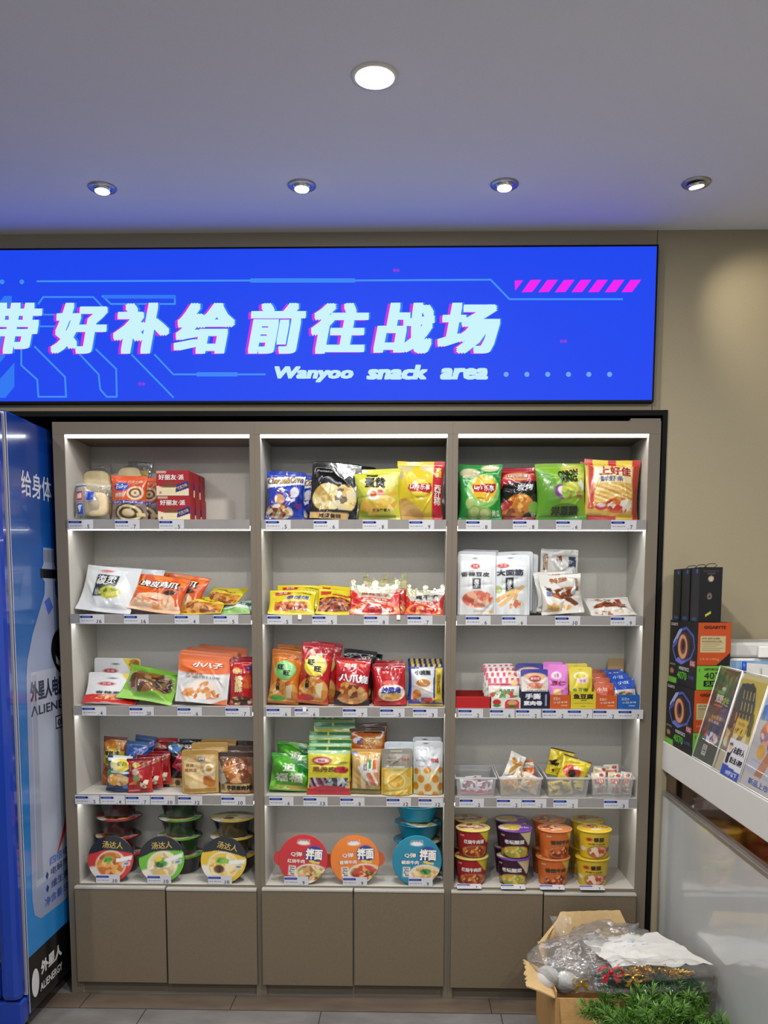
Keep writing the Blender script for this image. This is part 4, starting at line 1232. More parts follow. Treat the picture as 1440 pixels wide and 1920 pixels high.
# ================================================================== GOODS: THIRD SHELVES
# left
_vr = [('r', 0, 0, 1, .36, 'cc2420'), ('p', [(.60, 1), (1, 1), (1, .50), (.86, .58)], 'e0c43a'), ('b', .86, .88, .12, .10, ['8a5a1c', 'e0c43a', 'a8742c'], 14, 3), ('e', .36, .70, .16, .055, 'c02a28'), T('卫龙', .36, .70, .18, .055, 'f0e4e0'), ('e', .46, .86, .08, .018, '3a3a3c'), T('香辣素肉', .5, .42, .62, .09, '3a3436', bold=.03), ('b', .48, .24, .34, .10, ['e0a878', 'c86a44', 'cc2420', 'e8c49a', 'd88450'], 34, 8)]
bag('snack_pouch', 'white over red snack pouch curling up from the shelf, with a yellow corner', 'snack bag', 150, 252, 1262, 3, 'dcdee0', _vr,
    Y=.020, t=.011, kind='pouch', tilt=(72, 10), yaw=2, roll=2, mat_='printed_pouch', group='white over red pouches')
bag('snack_pouch', 'white over red snack pouch, the rear one standing upright behind the curling one', 'snack bag', 172, 260, 1235, 3, 'dcdee0', _vr,
    Y=.125, t=.014, kind='pouch', tilt=(6, 4), yaw=-1, roll=1, mat_='printed_pouch', group='white over red pouches')
_se = [('r', 0, 0, 1, 1, '7ab83a'), ('b', .5, .5, .42, .36, ['6a4020', '8a5a30', '4a2c18', 'a87848', '9a8a78', '5a3a22'], 40, 4), ('b', .72, .48, .18, .2, ['4a3c30', '2c2620', '7a5a38'], 14, 5), ('r', 0, .0, 1, .10, 'a4d070'), ('p', [(.0, .0), (.35, .0), (.2, .24), (.0, .3)], '9cd068'), ('e', .86, .88, .07, .05, '2c5a24')]
bag('snack_bag', 'green bag of seaweed-brown beans with a clear window, slumped on the left shelf', 'snack bag', 212, 322, 1262, 3, '7ab83a', _se,
    Y=.022, t=.04, tilt=(58, 40), yaw=-6, roll=8, mat_='printed_foil', crease=1.8, hmax=.155)
_or = [('r', 0, .66, 1, 1, 'd8641c'), ('e', .5, .66, .5, .06, 'd8641c'), T('小八子', .56, .79, .56, .12, 'f4f0ee', bold=.04, shear=.2, oc='c2521a'), T('手撕豆干', .34, .59, .34, .05, 'c86a4a'), T('非油炸110%', .50, .535, .68, .06, '9a9896', bold=.02), ('e', .5, .30, .30, .18, 'f0e4d8'), ('b', .5, .20, .38, .12, ['d88a4a', 'e8a868', 'f0ead8', 'c8682c', 'f0e8e0'], 40, 7), ('b', .62, .36, .16, .1, ['d88a4a', 'f0e0cc', 'e0a060'], 12, 3), ('p', [(.7, .0), (1, .14), (1, .0)], 'd8744a')]
bag('snack_pouch', 'orange and white pouch of dried tofu strips, front of its stack', 'snack bag', 322, 424, 1233, 3, 'dcdcdc', _or,
    Y=.020, t=.026, kind='pouch', tilt=(14, 12), yaw=-3, roll=4, mat_='printed_pouch', group='orange and white tofu strip pouches',
    dups=[(-.004, .036, .010, 2, 'orange and white tofu strip pouch, second of its stack, showing its left edge'), (.006, .072, .018, -2, 'orange and white tofu strip pouch, third of its stack'), (.036, .100, .026, -8, 'orange and white tofu strip pouch, rearmost and tallest of its stack')])
_rl = [('e', .3, .74, .16, .07, 'e0a03a'), T('四川', .36, .72, .36, .10, 'f0e0b0', bold=.02), T('香辣酥', .42, .45, .34, .34, 'ecd49a', bold=.05, vert=True), ('e', .78, .56, .16, .12, 'd8542c'), ('e', .78, .42, .18, .06, 'd8642c'), ('b', .5, .10, .45, .10, ['3a1c10', 'c8a070', 'e8dcc8', '5a2c18', 'b88a58'], 30, 5), ('r', .76, .74, .96, .84, '2a2a7a'), ('p', [(0, .9), (1, .94), (1, 1), (0, 1)], '8a1620')]
bag('snack_bag', 'narrow red bag of spicy crunch, right end of the left shelf', 'snack bag', 427, 473, 1236, 3, 'b81c20', _rl,
    Y=.028, t=.036, tilt=(3, 7), roll=0, mat_='printed_foil', res=(44, 70), group='narrow red crunch bags', dups=[(.012, .055, .004, -6, 'narrow red bag of spicy crunch behind the right-end one')])
# middle
def ww(bg, disc, disc2, lines, foot):
    return [('r', 0, 0, 1, 1, bg), ('p', [(.0, .86), (1, .80), (1, 1), (0, 1)], lines), ('b', .5, .22, .48, .22, ['d88a34', 'e0a85a', 'c8742a', 'e8c890', 'd89848'], 30, 3), ('e', .50, .62, .36, .17, disc), ('e', .60, .64, .26, .12, disc2), T('旺', .36, .67, .22, .085, '1c2418', bold=.05), T('旺', .58, .57, .22, .085, '1c2418', bold=.05), T('小小酥', .30, .36, .13, .22, '2a2420', bold=.05, vert=True), ('e', .3, .10, .26, .055, foot), ('r', .60, .12, .78, .34, 'e8d8b0'), ('r', 0, 0, 1, .05, 'a85a20')]
bag('snack_bag', 'orange bag of puffed snacks with a green disc, leftmost on the middle third shelf', 'snack bag', 498, 557, 1222, 3, 'd07a24', ww('d07a24', '78c878', '96d890', 'c06a20', '4aa03c'),
    Y=.028, t=.045, tilt=(5, 10), roll=5, mat_='printed_foil', group='orange puffed snack bags', dups=[(.010, .060, .014, 6, 'orange bag of puffed snacks behind the one with the green disc')])
bag('snack_bag', 'red bag of puffed snacks with a yellow disc, second on the middle third shelf', 'snack bag', 552, 614, 1209, 3, 'b8242a', ww('b8242a', 'e6d640', 'efe486', 'a81c26', 'c02a30') + [('b', .5, .86, .4, .06, ['b8242a', '8a7a1c', 'a81c26', 'd8b8a0'], 12, 4)],
    Y=.026, t=.045, tilt=(5, 10), roll=6, mat_='printed_foil', group='red puffed snack bags', dups=[(.022, .058, .000, -4, 'red bag of puffed snacks behind the one with the yellow disc')])
_oct = [('r', 0, .0, 1, .12, '1c1a1a'), ('e', .45, .84, .36, .07, 'd8503c'), T('劲爆', .42, .82, .36, .08, 'f2e6e2', bold=.03, shear=.2), T('八爪烧', .52, .55, .84, .17, 'e6e6ea', bold=.05, oc='7a1c20', rot=-4), ('b', .32, .40, .18, .07, ['e0a040', 'd08a30'], 8, 3), ('b', .5, .22, .46, .20, ['a85a28', 'c87a3c', '7a3818', 'd89a58', 'e0b070', 'b86a34'], 26, 5), ('p', [(.0, .06), (.18, .26), (.0, .3)], '2a2422'), ('p', [(0, .95), (1, .9), (1, 1), (0, 1)], '8a1820')]
bag('snack_bag', 'red bag of octopus shaped puffs in the middle of the middle third shelf', 'snack bag', 624, 692, 1236, 3, 'b8202a', _oct,
    Y=.024, t=.048, tilt=(5, 10), yaw=6, roll=3, mat_='printed_foil', group='red octopus puff bags')
bag('snack_bag', 'black topped bag of octopus puffs sticking up behind the red octopus puff bag', 'snack bag', 632, 696, 1222, 3, '1b1a1c', [('p', [(0, .78), (1, .66), (1, .6), (0, .7)], '8a1c2a'), ('b', .6, .62, .3, .06, ['b84a5a', '1b1a1c', 'c8808a'], 12, 3)] + _oct[4:6],
    Y=.085, t=.042, tilt=(4, 8), yaw=-6, roll=6, mat_='printed_foil', group='black octopus puff bags', dups=[(.018, .055, -.012, -12, 'black topped bag of octopus puffs, rearmost, showing its right corner')])
_red = [('p', [(0, .80), (1, .86), (1, 1), (0, 1)], '9e161c'), ('e', .56, .30, .42, .20, 'eee6da'), T('妙脆角', .54, .36, .62, .14, '2a3a9a', bold=.05, shear=.15), ('b', .54, .21, .34, .08, ['e0a850', 'd08a34', 'eed098'], 14, 3), ('e', .52, .53, .24, .06, 'd8706a'), ('e', .46, .66, .1, .05, 'c83a3a')]
bag('snack_bag', 'plain red bag of corn horns with an oval picture, fourth on the middle third shelf', 'snack bag', 700, 763, 1246, 3, 'b81a20', _red,
    Y=.024, t=.04, tilt=(5, 9), roll=-2, mat_='printed_foil', group='plain red corn horn bags', dups=[(-.008, .058, .006, 10, 'plain red bag of corn horns behind the one with the oval picture')])
_bw = [('r', .0, .0, 1, 1, '1f3c96'), ('p', [(.06, .16), (.72, .12), (.74, .94), (.05, .86)], 'd6dae0'), ('l', 0, .93, 1, 1, 13, 0, ['1c2a5a', 'd8b848']), T('小浣熊', .40, .78, .46, .11, '26282c', bold=.04), ('e', .42, .48, .26, .2, 'e8e4dc'), ('b', .22, .26, .14, .13, ['d8742c', 'e89a48', 'c05a20'], 10, 3), ('b', .5, .14, .4, .07, ['d8a050', 'e0c890', '3a5ab0', 'c83a3a'], 24, 4), ('e', .42, .54, .22, .09, 'b87a3c'), ('r', .78, .08, .98, .90, 'e0c83c'), T('烤肉味', .88, .52, .12, .5, '8a6a1c', bold=.02, vert=True), ('r', 0, 0, 1, .05, 'c8a83c')]
bag('snack_bag', 'blue and white bag of crispy noodles, right end of the middle third shelf', 'snack bag', 766, 832, 1246, 3, '1f3c96', _bw,
    Y=.026, t=.035, tilt=(4, 8), yaw=-2, mat_='printed_foil', group='blue and white crispy noodle bags', dups=[(.002, .045, .006, 2, 'blue and white bag of crispy noodles, second in its row'), (-.004, .09, .012, -2, 'blue and white bag of crispy noodles, rearmost in its row, gold teeth on top')])

# right third shelf: counter display cartons with small pouches inside
def tray(label, x0, x1, ytf, row, base, front, Y=.012, depth=.16, back_h=None, side='b89060', inner='8a7458', backflap=None):
    """open display carton: low printed front, sloping sides, taller back"""
    X, w, h, zs = dims(x0, x1, ytf, row, Y, 0)
    bh = back_h or h * 1.6
    e = empty('display_carton', label, 'display carton', (X, Y, zs))
    g = MB()
    th = .0016
    for s in (-1, 1):
        xa, xb = (s * w / 2, s * (w / 2 - th))
        q = lambda x: [(x, 0, .0015), (x, depth, .0015), (x, depth, bh), (x, .010, h), (x, 0, h)]
        A, B = q(xa), q(xb)
        g.add(A + B, [tuple(range(5)) if s < 0 else tuple(reversed(range(5))), tuple(5 + i for i in (reversed(range(5)) if s < 0 else range(5)))] + [(i, 5 + i, 5 + (i + 1) % 5, (i + 1) % 5) for i in range(5)], side)
    g.box((-w / 2, 0, .0003), (w / 2, depth, .0015), inner)
    g.box((-w / 2, depth - th, .0015), (w / 2, depth, bh), side)
    g.build('tray_body', 'printed_card', e)
    f = card_box_mesh(w, th, h, base, front, None, None, 36, 22)
    o = f.build('printed_front', 'printed_card', e)
    o.location = (0, -th * .5, .0003)
    if backflap:
        b = MB()
        b.add([(backflap[0] * w, depth, bh - .002), (backflap[1] * w, depth, bh - .002), (backflap[1] * w - .004, depth + .004, backflap[2]), (backflap[0] * w + .006, depth + .004, backflap[2]),
               (backflap[0] * w, depth + .0016, bh - .002), (backflap[1] * w, depth + .0016, bh - .002), (backflap[1] * w - .004, depth + .0056, backflap[2]), (backflap[0] * w + .006, depth + .0056, backflap[2])],
              [(0, 1, 2, 3), (7, 6, 5, 4), (0, 4, 5, 1), (1, 5, 6, 2), (2, 6, 7, 3), (3, 7, 4, 0)], 'c8a878')
        b.build('back_flap', 'printed_card', e)
    return e
tray('low open red display carton, left end of the right third shelf', 853, 921, 1306, 3, 'b81c1c', [('r', 0, .9, 1, 1, 'c83028')], depth=.15, back_h=.045, side='a01818', inner='5a3c34')
tray('white display carton with red strawberry and girl-free fruit print, second on the right third shelf', 919, 976, 1309, 3, 'e6e2dc', [('e', .22, .58, .14, .30, 'c02a24'), ('e', .22, .26, .13, .16, '4a7a3a'), ('p', [(.5, 0), (.5, .6), (.58, .85), (.88, .85), (.96, .6), (.96, 0)], 'c8342c'), ('e', .73, .55, .16, .24, 'd8a070'), ('e', .73, .2, .14, .14, '3c6a34')], depth=.17, side='c89a78')['label'] = 'white display carton with a red and green print, second on the right third shelf'
tray('dark navy display carton with large white lettering, third on the right third shelf', 977, 1030, 1297, 3, '151c3e', [T('手撕', .42, .72, .56, .34, 'f0f0f2', bold=.05), T('素肉卷', .42, .32, .66, .28, 'f0f0f2', bold=.05), ('r', .86, .16, .90, .84, 'b8bcd0')], depth=.17, side='1c2448')
tray('orange display carton under the pink pouches on the right third shelf', 1031, 1069, 1303, 3, 'cc5a22', [T('豆豆の', .34, .72, .34, .20, 'f0dcc8'), T('小豆本味', .52, .46, .70, .15, 'f0dcc8', rot=3), ('r', .56, .2, .86, .26, 'e8b890')], depth=.17, side='b85a28')
tray('yellow display carton with black lettering in the middle of the right third shelf', 1070, 1117, 1297, 3, 'd8c42c', [T('鱼豆腐', .5, .72, .80, .30, '26221a', bold=.05), ('r', .42, .46, .64, .52, '6a5a1c'), ('r', .12, .30, .88, .34, 'a8942c'), ('r', .42, .12, .6, .16, '8a7a24')], depth=.17, side='d0b83c')
tray('orange display carton with a pale sloping side, next to the blue carton', 1117, 1157, 1304, 3, 'cc5a22', [T('豆豆の', .34, .70, .34, .18, 'f0dcc8'), T('小豆本味', .54, .46, .70, .15, 'f0dcc8', rot=3), ('r', .56, .2, .86, .26, 'e8b890')], depth=.18, side='dcc49a', back_h=.098)
tray('blue display carton with a kraft back flap, right end of the right third shelf', 1158, 1198, 1303, 3, '1c62b8', [T('豆豆の', .36, .70, .36, .18, 'd8e4f0'), T('小豆本味', .54, .46, .66, .15, 'd8e4f0', rot=3), ('r', .52, .2, .82, .26, 'a8c8e8')], depth=.19, side='2a62a8', back_h=.085, backflap=(-.45, .42, .158))

def in_tray(name, label, x0, x1, yt, Y, zb, base, art, dups, group, t=.016, tilt=(10, 14), yaw=0, roll=0, mt='printed_pouch'):
    return bag(name, label, 'small snack pouch', x0, x1, yt, ZS[3] + .002 + zb if False else 3, base, art, Y=Y, t=t, kind='pouch', tilt=tilt, yaw=yaw, roll=roll, mat_=mt, group=group, dups=dups, res=(46, 54))
_st = [('l', 0, .78, 1, .96, 11, 0, ['d8486a', 'f0e6e2']), ('r', 0, .70, 1, .78, 'd03a5c'), ('e', .82, .80, .12, .10, 'e6c486'), ('e', .25, .52, .17, .12, 'e8dcc8'), ('b', .5, .40, .48, .13, ['e8e4da', '3a8a3a', '5aa04a', 'c83a3a', 'e0d8c8'], 24, 5), T('果冻橡皮', .58, .55, .5, .08, '2a7a3a'), ('b', .5, .16, .48, .14, ['6aa83a', 'd83a5a', 'e8e0d4', '8a3a7a'], 26, 6)]
in_tray('snack_pouch', 'pink striped white pouch, front one in the white carton', 916, 976, 1270, .020, 0, 'e6e2e0', _st, [(-.006, .030, .016, 2, 'pink striped white pouch, second in the white carton'), (-.010, .060, .030, -1, 'pink striped white pouch, third in the white carton'), (-.012, .090, .038, 1, 'pink striped white pouch, rearmost in the white carton')], 'pink striped pouches')
_nv = [('r', 0, .80, 1, 1, '1b2590'), ('r', 0, .0, 1, .80, 'ddd8d0'), ('e', .5, .80, .40, .10, 'd8a878'), ('e', .5, .74, .22, .09, 'b02a28'), T('素肉卷', .5, .74, .32, .07, 'f0e0d8'), ('b', .5, .56, .38, .08, ['c86a4a', 'e8c0a0', 'd88a68', 'ddd8d0'], 22, 4), T('LAHUIJUAN', .5, .42, .76, .05, '4a5a4a')]
in_tray('snack_pouch', 'navy and white pouch of vegetarian meat rolls, front one in the navy carton', 978, 1031, 1256, .020, 0, '1b2590', _nv, [(-.012, .045, .016, 0, 'navy and white pouch of vegetarian meat rolls, plain navy top showing at the back')], 'navy and white pouches')
_pk = [('e', .42, .74, .26, .09, 'e8d0e0'), T('小豆', .42, .74, .24, .09, 'c04a9a'), T('豆仁', .5, .56, .7, .11, '8a1c3c', bold=.03), ('r', .26, .22, .62, .42, 'e0b860'), ('e', .44, .32, .15, .09, 'e8c880')]
in_tray('snack_pouch', 'pink pouch, front one in the orange carton right of the navy one', 1029, 1068, 1247, .020, 0, 'd878c8', _pk, [(-.010, .040, .006, 0, 'pink pouch, rear one in the orange carton right of the navy one')], 'pink pouches')
_yp = [('o', .5, .78, .26, .08, .2, 'e8e6c0'), ('e', .58, .66, .24, .07, 'e0c8d0'), T('小豆', .58, .66, .24, .06, 'b83a7a'), T('鱼豆腐', .46, .42, .66, .12, '6a8a1c', bold=.02), ('e', .5, .25, .2, .05, 'e8c890'), ('e', .5, .94, .08, .01, '9a8a20')]
in_tray('snack_pouch', 'yellow pouch of fish tofu, front one in the yellow carton', 1069, 1113, 1252, .020, 0, 'd9c428', _yp, [(-.008, .040, .010, 0, 'yellow pouch of fish tofu, rear one in the yellow carton')], 'yellow fish tofu pouches')
_rp = [('r', 0, .84, 1, 1, 'b8562c'), T('小豆', .4, .72, .5, .14, 'f0dcc8'), ('r', .0, .0, 1, .3, 'c8481c'), T('本味', .5, .18, .6, .12, 'f0d0b8')]
in_tray('snack_pouch', 'orange red pouch, front and lowest in the carton beside the blue one', 1116, 1153, 1282, .020, 0, 'c04a22', _rp, [(-.004, .040, .014, 0, 'orange red pouch, second in the carton beside the blue one'), (-.008, .080, .028, 0, 'orange red pouch, third in the carton beside the blue one'), (-.012, .118, .036, 2, 'orange red pouch, rearmost in the carton beside the blue one')], 'orange red pouches', .014)
_bp = [('r', 0, .70, 1, 1, '1c50b8'), ('r', 0, .0, 1, .6, 'd0ccc6'), T('小豆', .5, .84, .5, .12, 'c8d8f0', bold=.02), ('b', .5, .38, .36, .16, ['8a6a4c', 'b89a7c', 'd8ccc0', '6a4c34'], 20, 3)]
in_tray('snack_pouch', 'blue and silver pouch, front one in the blue carton', 1160, 1203, 1274, .020, 0, '1c50b8', _bp, [(-.006, .045, .014, 6, 'blue and silver pouch, second in the blue carton'), (-.018, .09, .022, -8, 'blue and silver pouch, rearmost in the blue carton')], 'blue and silver pouches', .018, (14, 18), 0, -4, 'printed_foil')

# ================================================================== GOODS: FOURTH SHELVES
# left
_nut = [('p', [(0, .86), (1, .94), (1, 1), (0, 1)], '6a3a3c'), ('b', .5, .84, .46, .10, ['d8842c', 'e0a040', 'c8702c'], 12, 3), ('r', .04, .44, .96, .70, 'd0b83c'), ('e', .5, .57, .5, .18, 'd4c040'), T('蟹黄味', .46, .66, .6, .09, '2a2a14', bold=.03), T('瓜子仁', .46, .50, .6, .12, '4a6a1c', bold=.03), ('b', .5, .22, .48, .20, ['9a4a20', 'b86a30', '7a3418', 'c88448'], 30, 5)]
bag('snack_bag', 'tall orange bag of nuts behind the small yellow and blue bag', 'snack bag', 184, 228, 1384, 4, 'b8642a', _nut, Y=.125, t=.042, tilt=(4, 8), roll=3, mat_='printed_foil', group='orange nut bags')
_bl = [('r', 0, .0, 1, 1, '1c4aa0'), ('p', [(0, .84), (1, .90), (1, 1), (0, 1)], '3a5a8a'), ('b', .5, .55, .46, .24, ['1c4aa0', '2a6ac0', 'b8c8e0', '162c6a', '7ab0d8'], 30, 4), ('p', [(.6, .5), (1, .7), (1, .5), (.7, .36)], 'c8cc3c'), ('b', .6, .2, .36, .14, ['d8a860', 'e0c080', '4a7ab0'], 20, 6)]
bag('snack_bag', 'blue bag of nuts behind the small yellow and blue bag on the left fourth shelf', 'snack bag', 224, 268, 1393, 4, '1c4aa0', _bl, Y=.085, t=.04, tilt=(5, 10), yaw=-6, roll=4, mat_='printed_foil', group='blue nut bags', dups=[(.010, .055, .012, -10, 'blue bag of nuts at the very back, its dark top corner showing')])
_yb = [('r', 0, .84, 1, 1, 'd4dae0'), ('r', 0, .92, .2, 1, '1c2a5a'), ('e', .56, .74, .44, .17, 'dcc838'), ('e', .38, .74, .22, .15, 'e6dca0'), T('香酥', .64, .78, .4, .10, '8a8a2a', bold=.02), ('p', [(0, .56), (.3, .66), (.3, .5), (0, .46)], '2a8a4a'), ('r', .2, .52, 1, .58, 'c8d0d8'), ('b', .5, .34, .5, .17, ['d89a44', 'e0b468', 'c8842c', 'ecd09a'], 26, 3), ('p', [(0, 0), (1, 0), (1, .10), (.5, .20), (0, .10)], '14305a'), ('r', .72, .1, .92, .22, '6a88b0')]
bag('snack_bag', 'small yellow and blue bag of crunchy bites, front left of the left fourth shelf', 'snack bag', 194, 240, 1420, 4, '1c4a6a', _yb, Y=.018, t=.042, tilt=(4, 8), roll=4, mat_='printed_foil', group='yellow and blue crunchy bags')
_rd = [('r', 0, .90, 1, 1, '7a1218'), ('e', .38, .80, .15, .07, 'b8b048'), ('e', .74, .80, .18, .06, '8a5a3c'), ('e', .36, .60, .15, .09, 'c8b89a'), ('e', .40, .42, .16, .09, '8aa05a'), ('p', [(0, .24), (.4, .4), (.4, .24)], 'c8844a'), T('麻辣', .16, .72, .10, .2, 'c87a9a', vert=True), ('b', .76, .24, .22, .13, ['e8dcc8', 'd8b080', '2a1814', 'c83a30'], 16, 3), ('r', .06, .05, .5, .09, 'd88a88'), ('p', [(.76, .0), (1, .0), (1, .5), (.86, .3)], 'c83428')]
bag('snack_bag', 'red bag of spicy peanuts, front one of its fanned row on the left fourth shelf', 'snack bag', 236, 283, 1424, 4, 'a8181e', _rd, Y=.016, t=.028, tilt=(3, 7), yaw=4, roll=-2, mat_='printed_foil', group='red spicy peanut bags',
    dups=[(.024, .040, .006, 2, 'red bag of spicy peanuts, second of its fanned row'), (.044, .080, .010, 0, 'red bag of spicy peanuts, third of its fanned row'), (.060, .115, .014, -2, 'red bag of spicy peanuts, fourth of its fanned row')])
bag('snack_bag', 'plain red bag with a pale oval, tallest at the back of the left fourth shelf', 'snack bag', 274, 330, 1385, 4, 'b01a1e', [('e', .28, .84, .16, .06, 'd8a8a0'), ('p', [(0, .70), (1, .66), (1, .70), (0, .74)], '8a1418')], Y=.165, t=.034, tilt=(3, 7), mat_='printed_foil')
_pk2 = [('r', 0, .86, 1, 1, '1a1416'), ('b', .3, .86, .24, .10, ['4a7ab0', 'e8e8ec', '5a8ac0'], 10, 3), T('牛板筋', .72, .90, .5, .09, 'e0d8d0', bold=.03), ('p', [(.2, .46), (.6, .80), (1, .84), (1, .3), (.7, .3)], 'b0283a'), ('b', .66, .56, .3, .2, ['b82a3c', '8a1c2a', 'd87a88', 'c84a5a'], 24, 5), ('r', .1, .0, 1, .20, 'c8a468'), T('香', .4, .10, .2, .13, '3a2a1c', bold=.03)]
bag('snack_bag', 'black bag of pink meat jerky between the red bags and the kraft egg pouch', 'snack bag', 308, 362, 1393, 4, '171214', _pk2, Y=.11, t=.036, tilt=(4, 8), mat_='printed_foil', group='black jerky bags', dups=[(.03, .055, .002, -5, 'black bag of pink meat jerky, rear one, mostly hidden by the kraft pouches')])
_kr = [('r', 0, .84, 1, 1, 'b08a48'), ('p', [(.05, .72), (.2, .82), (.5, .72), (.7, .80), (.95, .70), (.9, .2), (.1, .2)], 'd8bc88'), ('b', .46, .36, .36, .28, ['d8bc88', 'ccac70', 'e0c898'], 10, 3), ('r', .46, .74, .66, .84, '6a7070'), T('卤蛋', .56, .79, .16, .06, 'e8e8e8'), T('香卤', .22, .64, .22, .07, '9a6a2c', bold=.02), T('鹌鹑蛋', .26, .53, .34, .08, '9a6a2c', bold=.02), ('e', .76, .56, .15, .12, 'f0e8d8', 30), ('e', .77, .57, .085, .07, 'd8a02c'), ('e', .72, .30, .14, .12, 'b86a2c'), ('e', .8, .24, .12, .10, 'c87a38'), ('r', .06, .04, .94, .12, 'a8803c')]
bag('snack_pouch', 'kraft brown pouch of quail eggs, front of its row on the left fourth shelf', 'snack bag', 338, 408, 1408, 4, 'c2a060', _kr, Y=.016, t=.034, kind='pouch', tilt=(2, 6), yaw=0, roll=-1, mat_='printed_pouch', group='kraft quail egg pouches',
    dups=[(.022, .055, .016, 2, 'kraft brown pouch of quail eggs, second of its row'), (.042, .105, .020, -3, 'kraft brown pouch of quail eggs, rearmost of its row')])
_bm = [('r', 0, .88, 1, 1, '3c281c'), ('b', .55, .56, .40, .30, ['8a4a20', 'a8622c', '6a3416', 'c8884a', 'd8a468'], 40, 5), ('p', [(.0, .86), (.14, .6), (.3, .3), (.14, .2), (.0, .3)], 'b0ac9c'), ('r', .1, .02, .9, .24, 'c8ac78'), T('手撕素肉排', .62, .15, .66, .12, '1c1814', bold=.05), T('素肉', .18, .16, .12, .16, '6a5a3c', vert=True), ('r', .34, .02, 1, .06, 'b86a2c')]
bag('snack_pouch', 'brown pouch of vegetarian meat steaks, right end of the left fourth shelf', 'snack bag', 404, 474, 1413, 4, '6a4a30', _bm, Y=.020, t=.04, kind='pouch', tilt=(2, 6), yaw=-2, mat_='printed_foil', group='brown meat steak pouches',
    dups=[(.005, .055, .012, 2, 'brown pouch of vegetarian meat steaks, second of its row'), (.012, .105, .022, -2, 'brown pouch of vegetarian meat steaks, rearmost of its row')])
# middle
_gr = [('p', [(.5, .9), (1, .8), (1, .4), (.7, .5)], '1c7a34'), ('p', [(0, .7), (.3, .95), (.2, 1), (0, 1)], '3c9a24'), T('追', .46, .60, .30, .20, 'dcecd0', bold=.05), T('福', .28, .36, .34, .22, 'dcecd0', bold=.05), T('福', .64, .36, .34, .22, 'dcecd0', bold=.05), ('e', .55, .09, .42, .06, 'd8c46a'), ('b', .5, .08, .3, .04, ['d8b050', 'e8e0a0', '8ac04a'], 14, 3), ('p', [(0, .2), (.14, .3), (.1, .1), (0, .1)], '8ac83c')]
bag('snack_bag', 'crumpled bright green bag with pale lettering, leftmost on the middle fourth shelf', 'snack bag', 500, 581, 1420, 4, '4fae22', _gr, Y=.018, t=.048, tilt=(8, 20), yaw=3, roll=4, mat_='printed_foil', crease=2.4, group='crumpled green bags', dups=[(.012, .068, .030, 3, 'crumpled bright green bag, the rear one humped above the front one')])
_fr = [('r', 0, .90, 1, .99, '1c6a38'), ('e', .12, .945, .08, .03, '6ab080'), ('r', .45, .91, .48, .98, 'd8c83c'), ('r', 0, .84, 1, .90, '9ac8a0'), ('r', 0, .40, 1, .84, 'd2c83a'), ('e', .34, .70, .24, .085, 'b83440'), ('p', [(.12, .72), (.56, .72), (.34, .58)], 'b83440'), ('e', .34, .70, .17, .045, 'e8d0c8'), T('怡达', .34, .70, .18, .05, 'b83440', bold=.03), T('果丹皮', .40, .53, .56, .10, '8a5a2a', bold=.04), ('b', .80, .51, .17, .08, ['b01c2c', 'c83a44', '8a1420'], 10, 3), ('e', .84, .66, .12, .02, '6a8a3a'), ('e', .5, .40, .5, .06, 'd2c83a'), ('l', .04, .14, .96, .36, 14, 8, ['5a3448', 'a88a98', '3a2432', 'c8b8c0', '7a4a60']), ('b', .7, .26, .28, .1, ['5a6a7a', 'c8d0d4', '4a3a48', 'a0b0a8'], 30, 4), ('r', 0, 0, 1, .14, 'b82a38'), ('e', .5, .14, .4, .05, 'c03a44')]
bag('snack_bag', 'yellow, green and red bag of fruit leather rolls, front of its tall row', 'snack bag', 574, 657, 1400, 4, 'd2c83a', _fr, Y=.014, t=.027, tilt=(5, 9), roll=0, mat_='printed_film', group='fruit leather bags',
    dups=[(.002, .036, .018, 1, 'fruit leather bag, second of its row'), (-.004, .072, .040, -1, 'fruit leather bag, third of its row'), (.010, .107, .068, 1, 'fruit leather bag, fourth of its row'), (.006, .141, .088, -1, 'fruit leather bag, rearmost and highest of its row')])
_wf = [('r', 0, .86, 1, 1, 'c89a4c'), ('e', .12, .90, .09, .04, '4a6ab0'), ('l', .04, .12, .96, .84, 6, 4, ['d8b878', 'c8a060', 'e0cfa0', 'b89460']), ('p', [(.2, .60), (.86, .82), (.92, .4), (.5, .3)], 'd8d8d4'), ('r', .42, .54, .54, .68, '26282a'), T('米果', .48, .61, .1, .13, 'e0e0e0', vert=True), ('r', .58, .58, .68, .76, '2a8a3c'), ('r', .72, .56, .86, .76, 'd8783c'), ('l', .52, .2, .92, .5, 5, 30, ['d86a4a', 'e8e0d8', 'd8906a']), ('r', 0, .06, 1, .12, '4a6a1c'), ('r', 0, 0, 1, .06, '8a6a3c')]
bag('snack_bag', 'bag of wafer sticks in clear film with an orange top, beside the fruit leather', 'snack bag', 656, 714, 1407, 4, 'c8a468', _wf, Y=.016, t=.045, tilt=(3, 7), roll=1, mat_='printed_foil', group='wafer stick bags')
bag('snack_bag', 'orange brown wafer bag leaning high behind the clear wafer stick bag', 'snack bag', 660, 728, 1368, 4, 'b05a20', [('p', [(0, .94), (1, .88), (1, 1), (0, 1)], '4a2a18'), ('b', .2, .80, .14, .05, ['e8e0e0', '4a5a9a'], 5, 3), ('r', .36, .70, .92, .86, 'b8853c'), T('米果', .64, .78, .4, .09, 'd8b070', bold=.03), ('b', .5, .45, .45, .2, ['d8883c', 'c87030', 'e0a860'], 18, 4)], Y=.075, t=.042, tilt=(4, 8), roll=-3, mat_='printed_foil', group='orange brown wafer bags', dups=[(.004, .06, .006, 3, 'orange brown wafer bag at the very back behind the other wafer bags')])
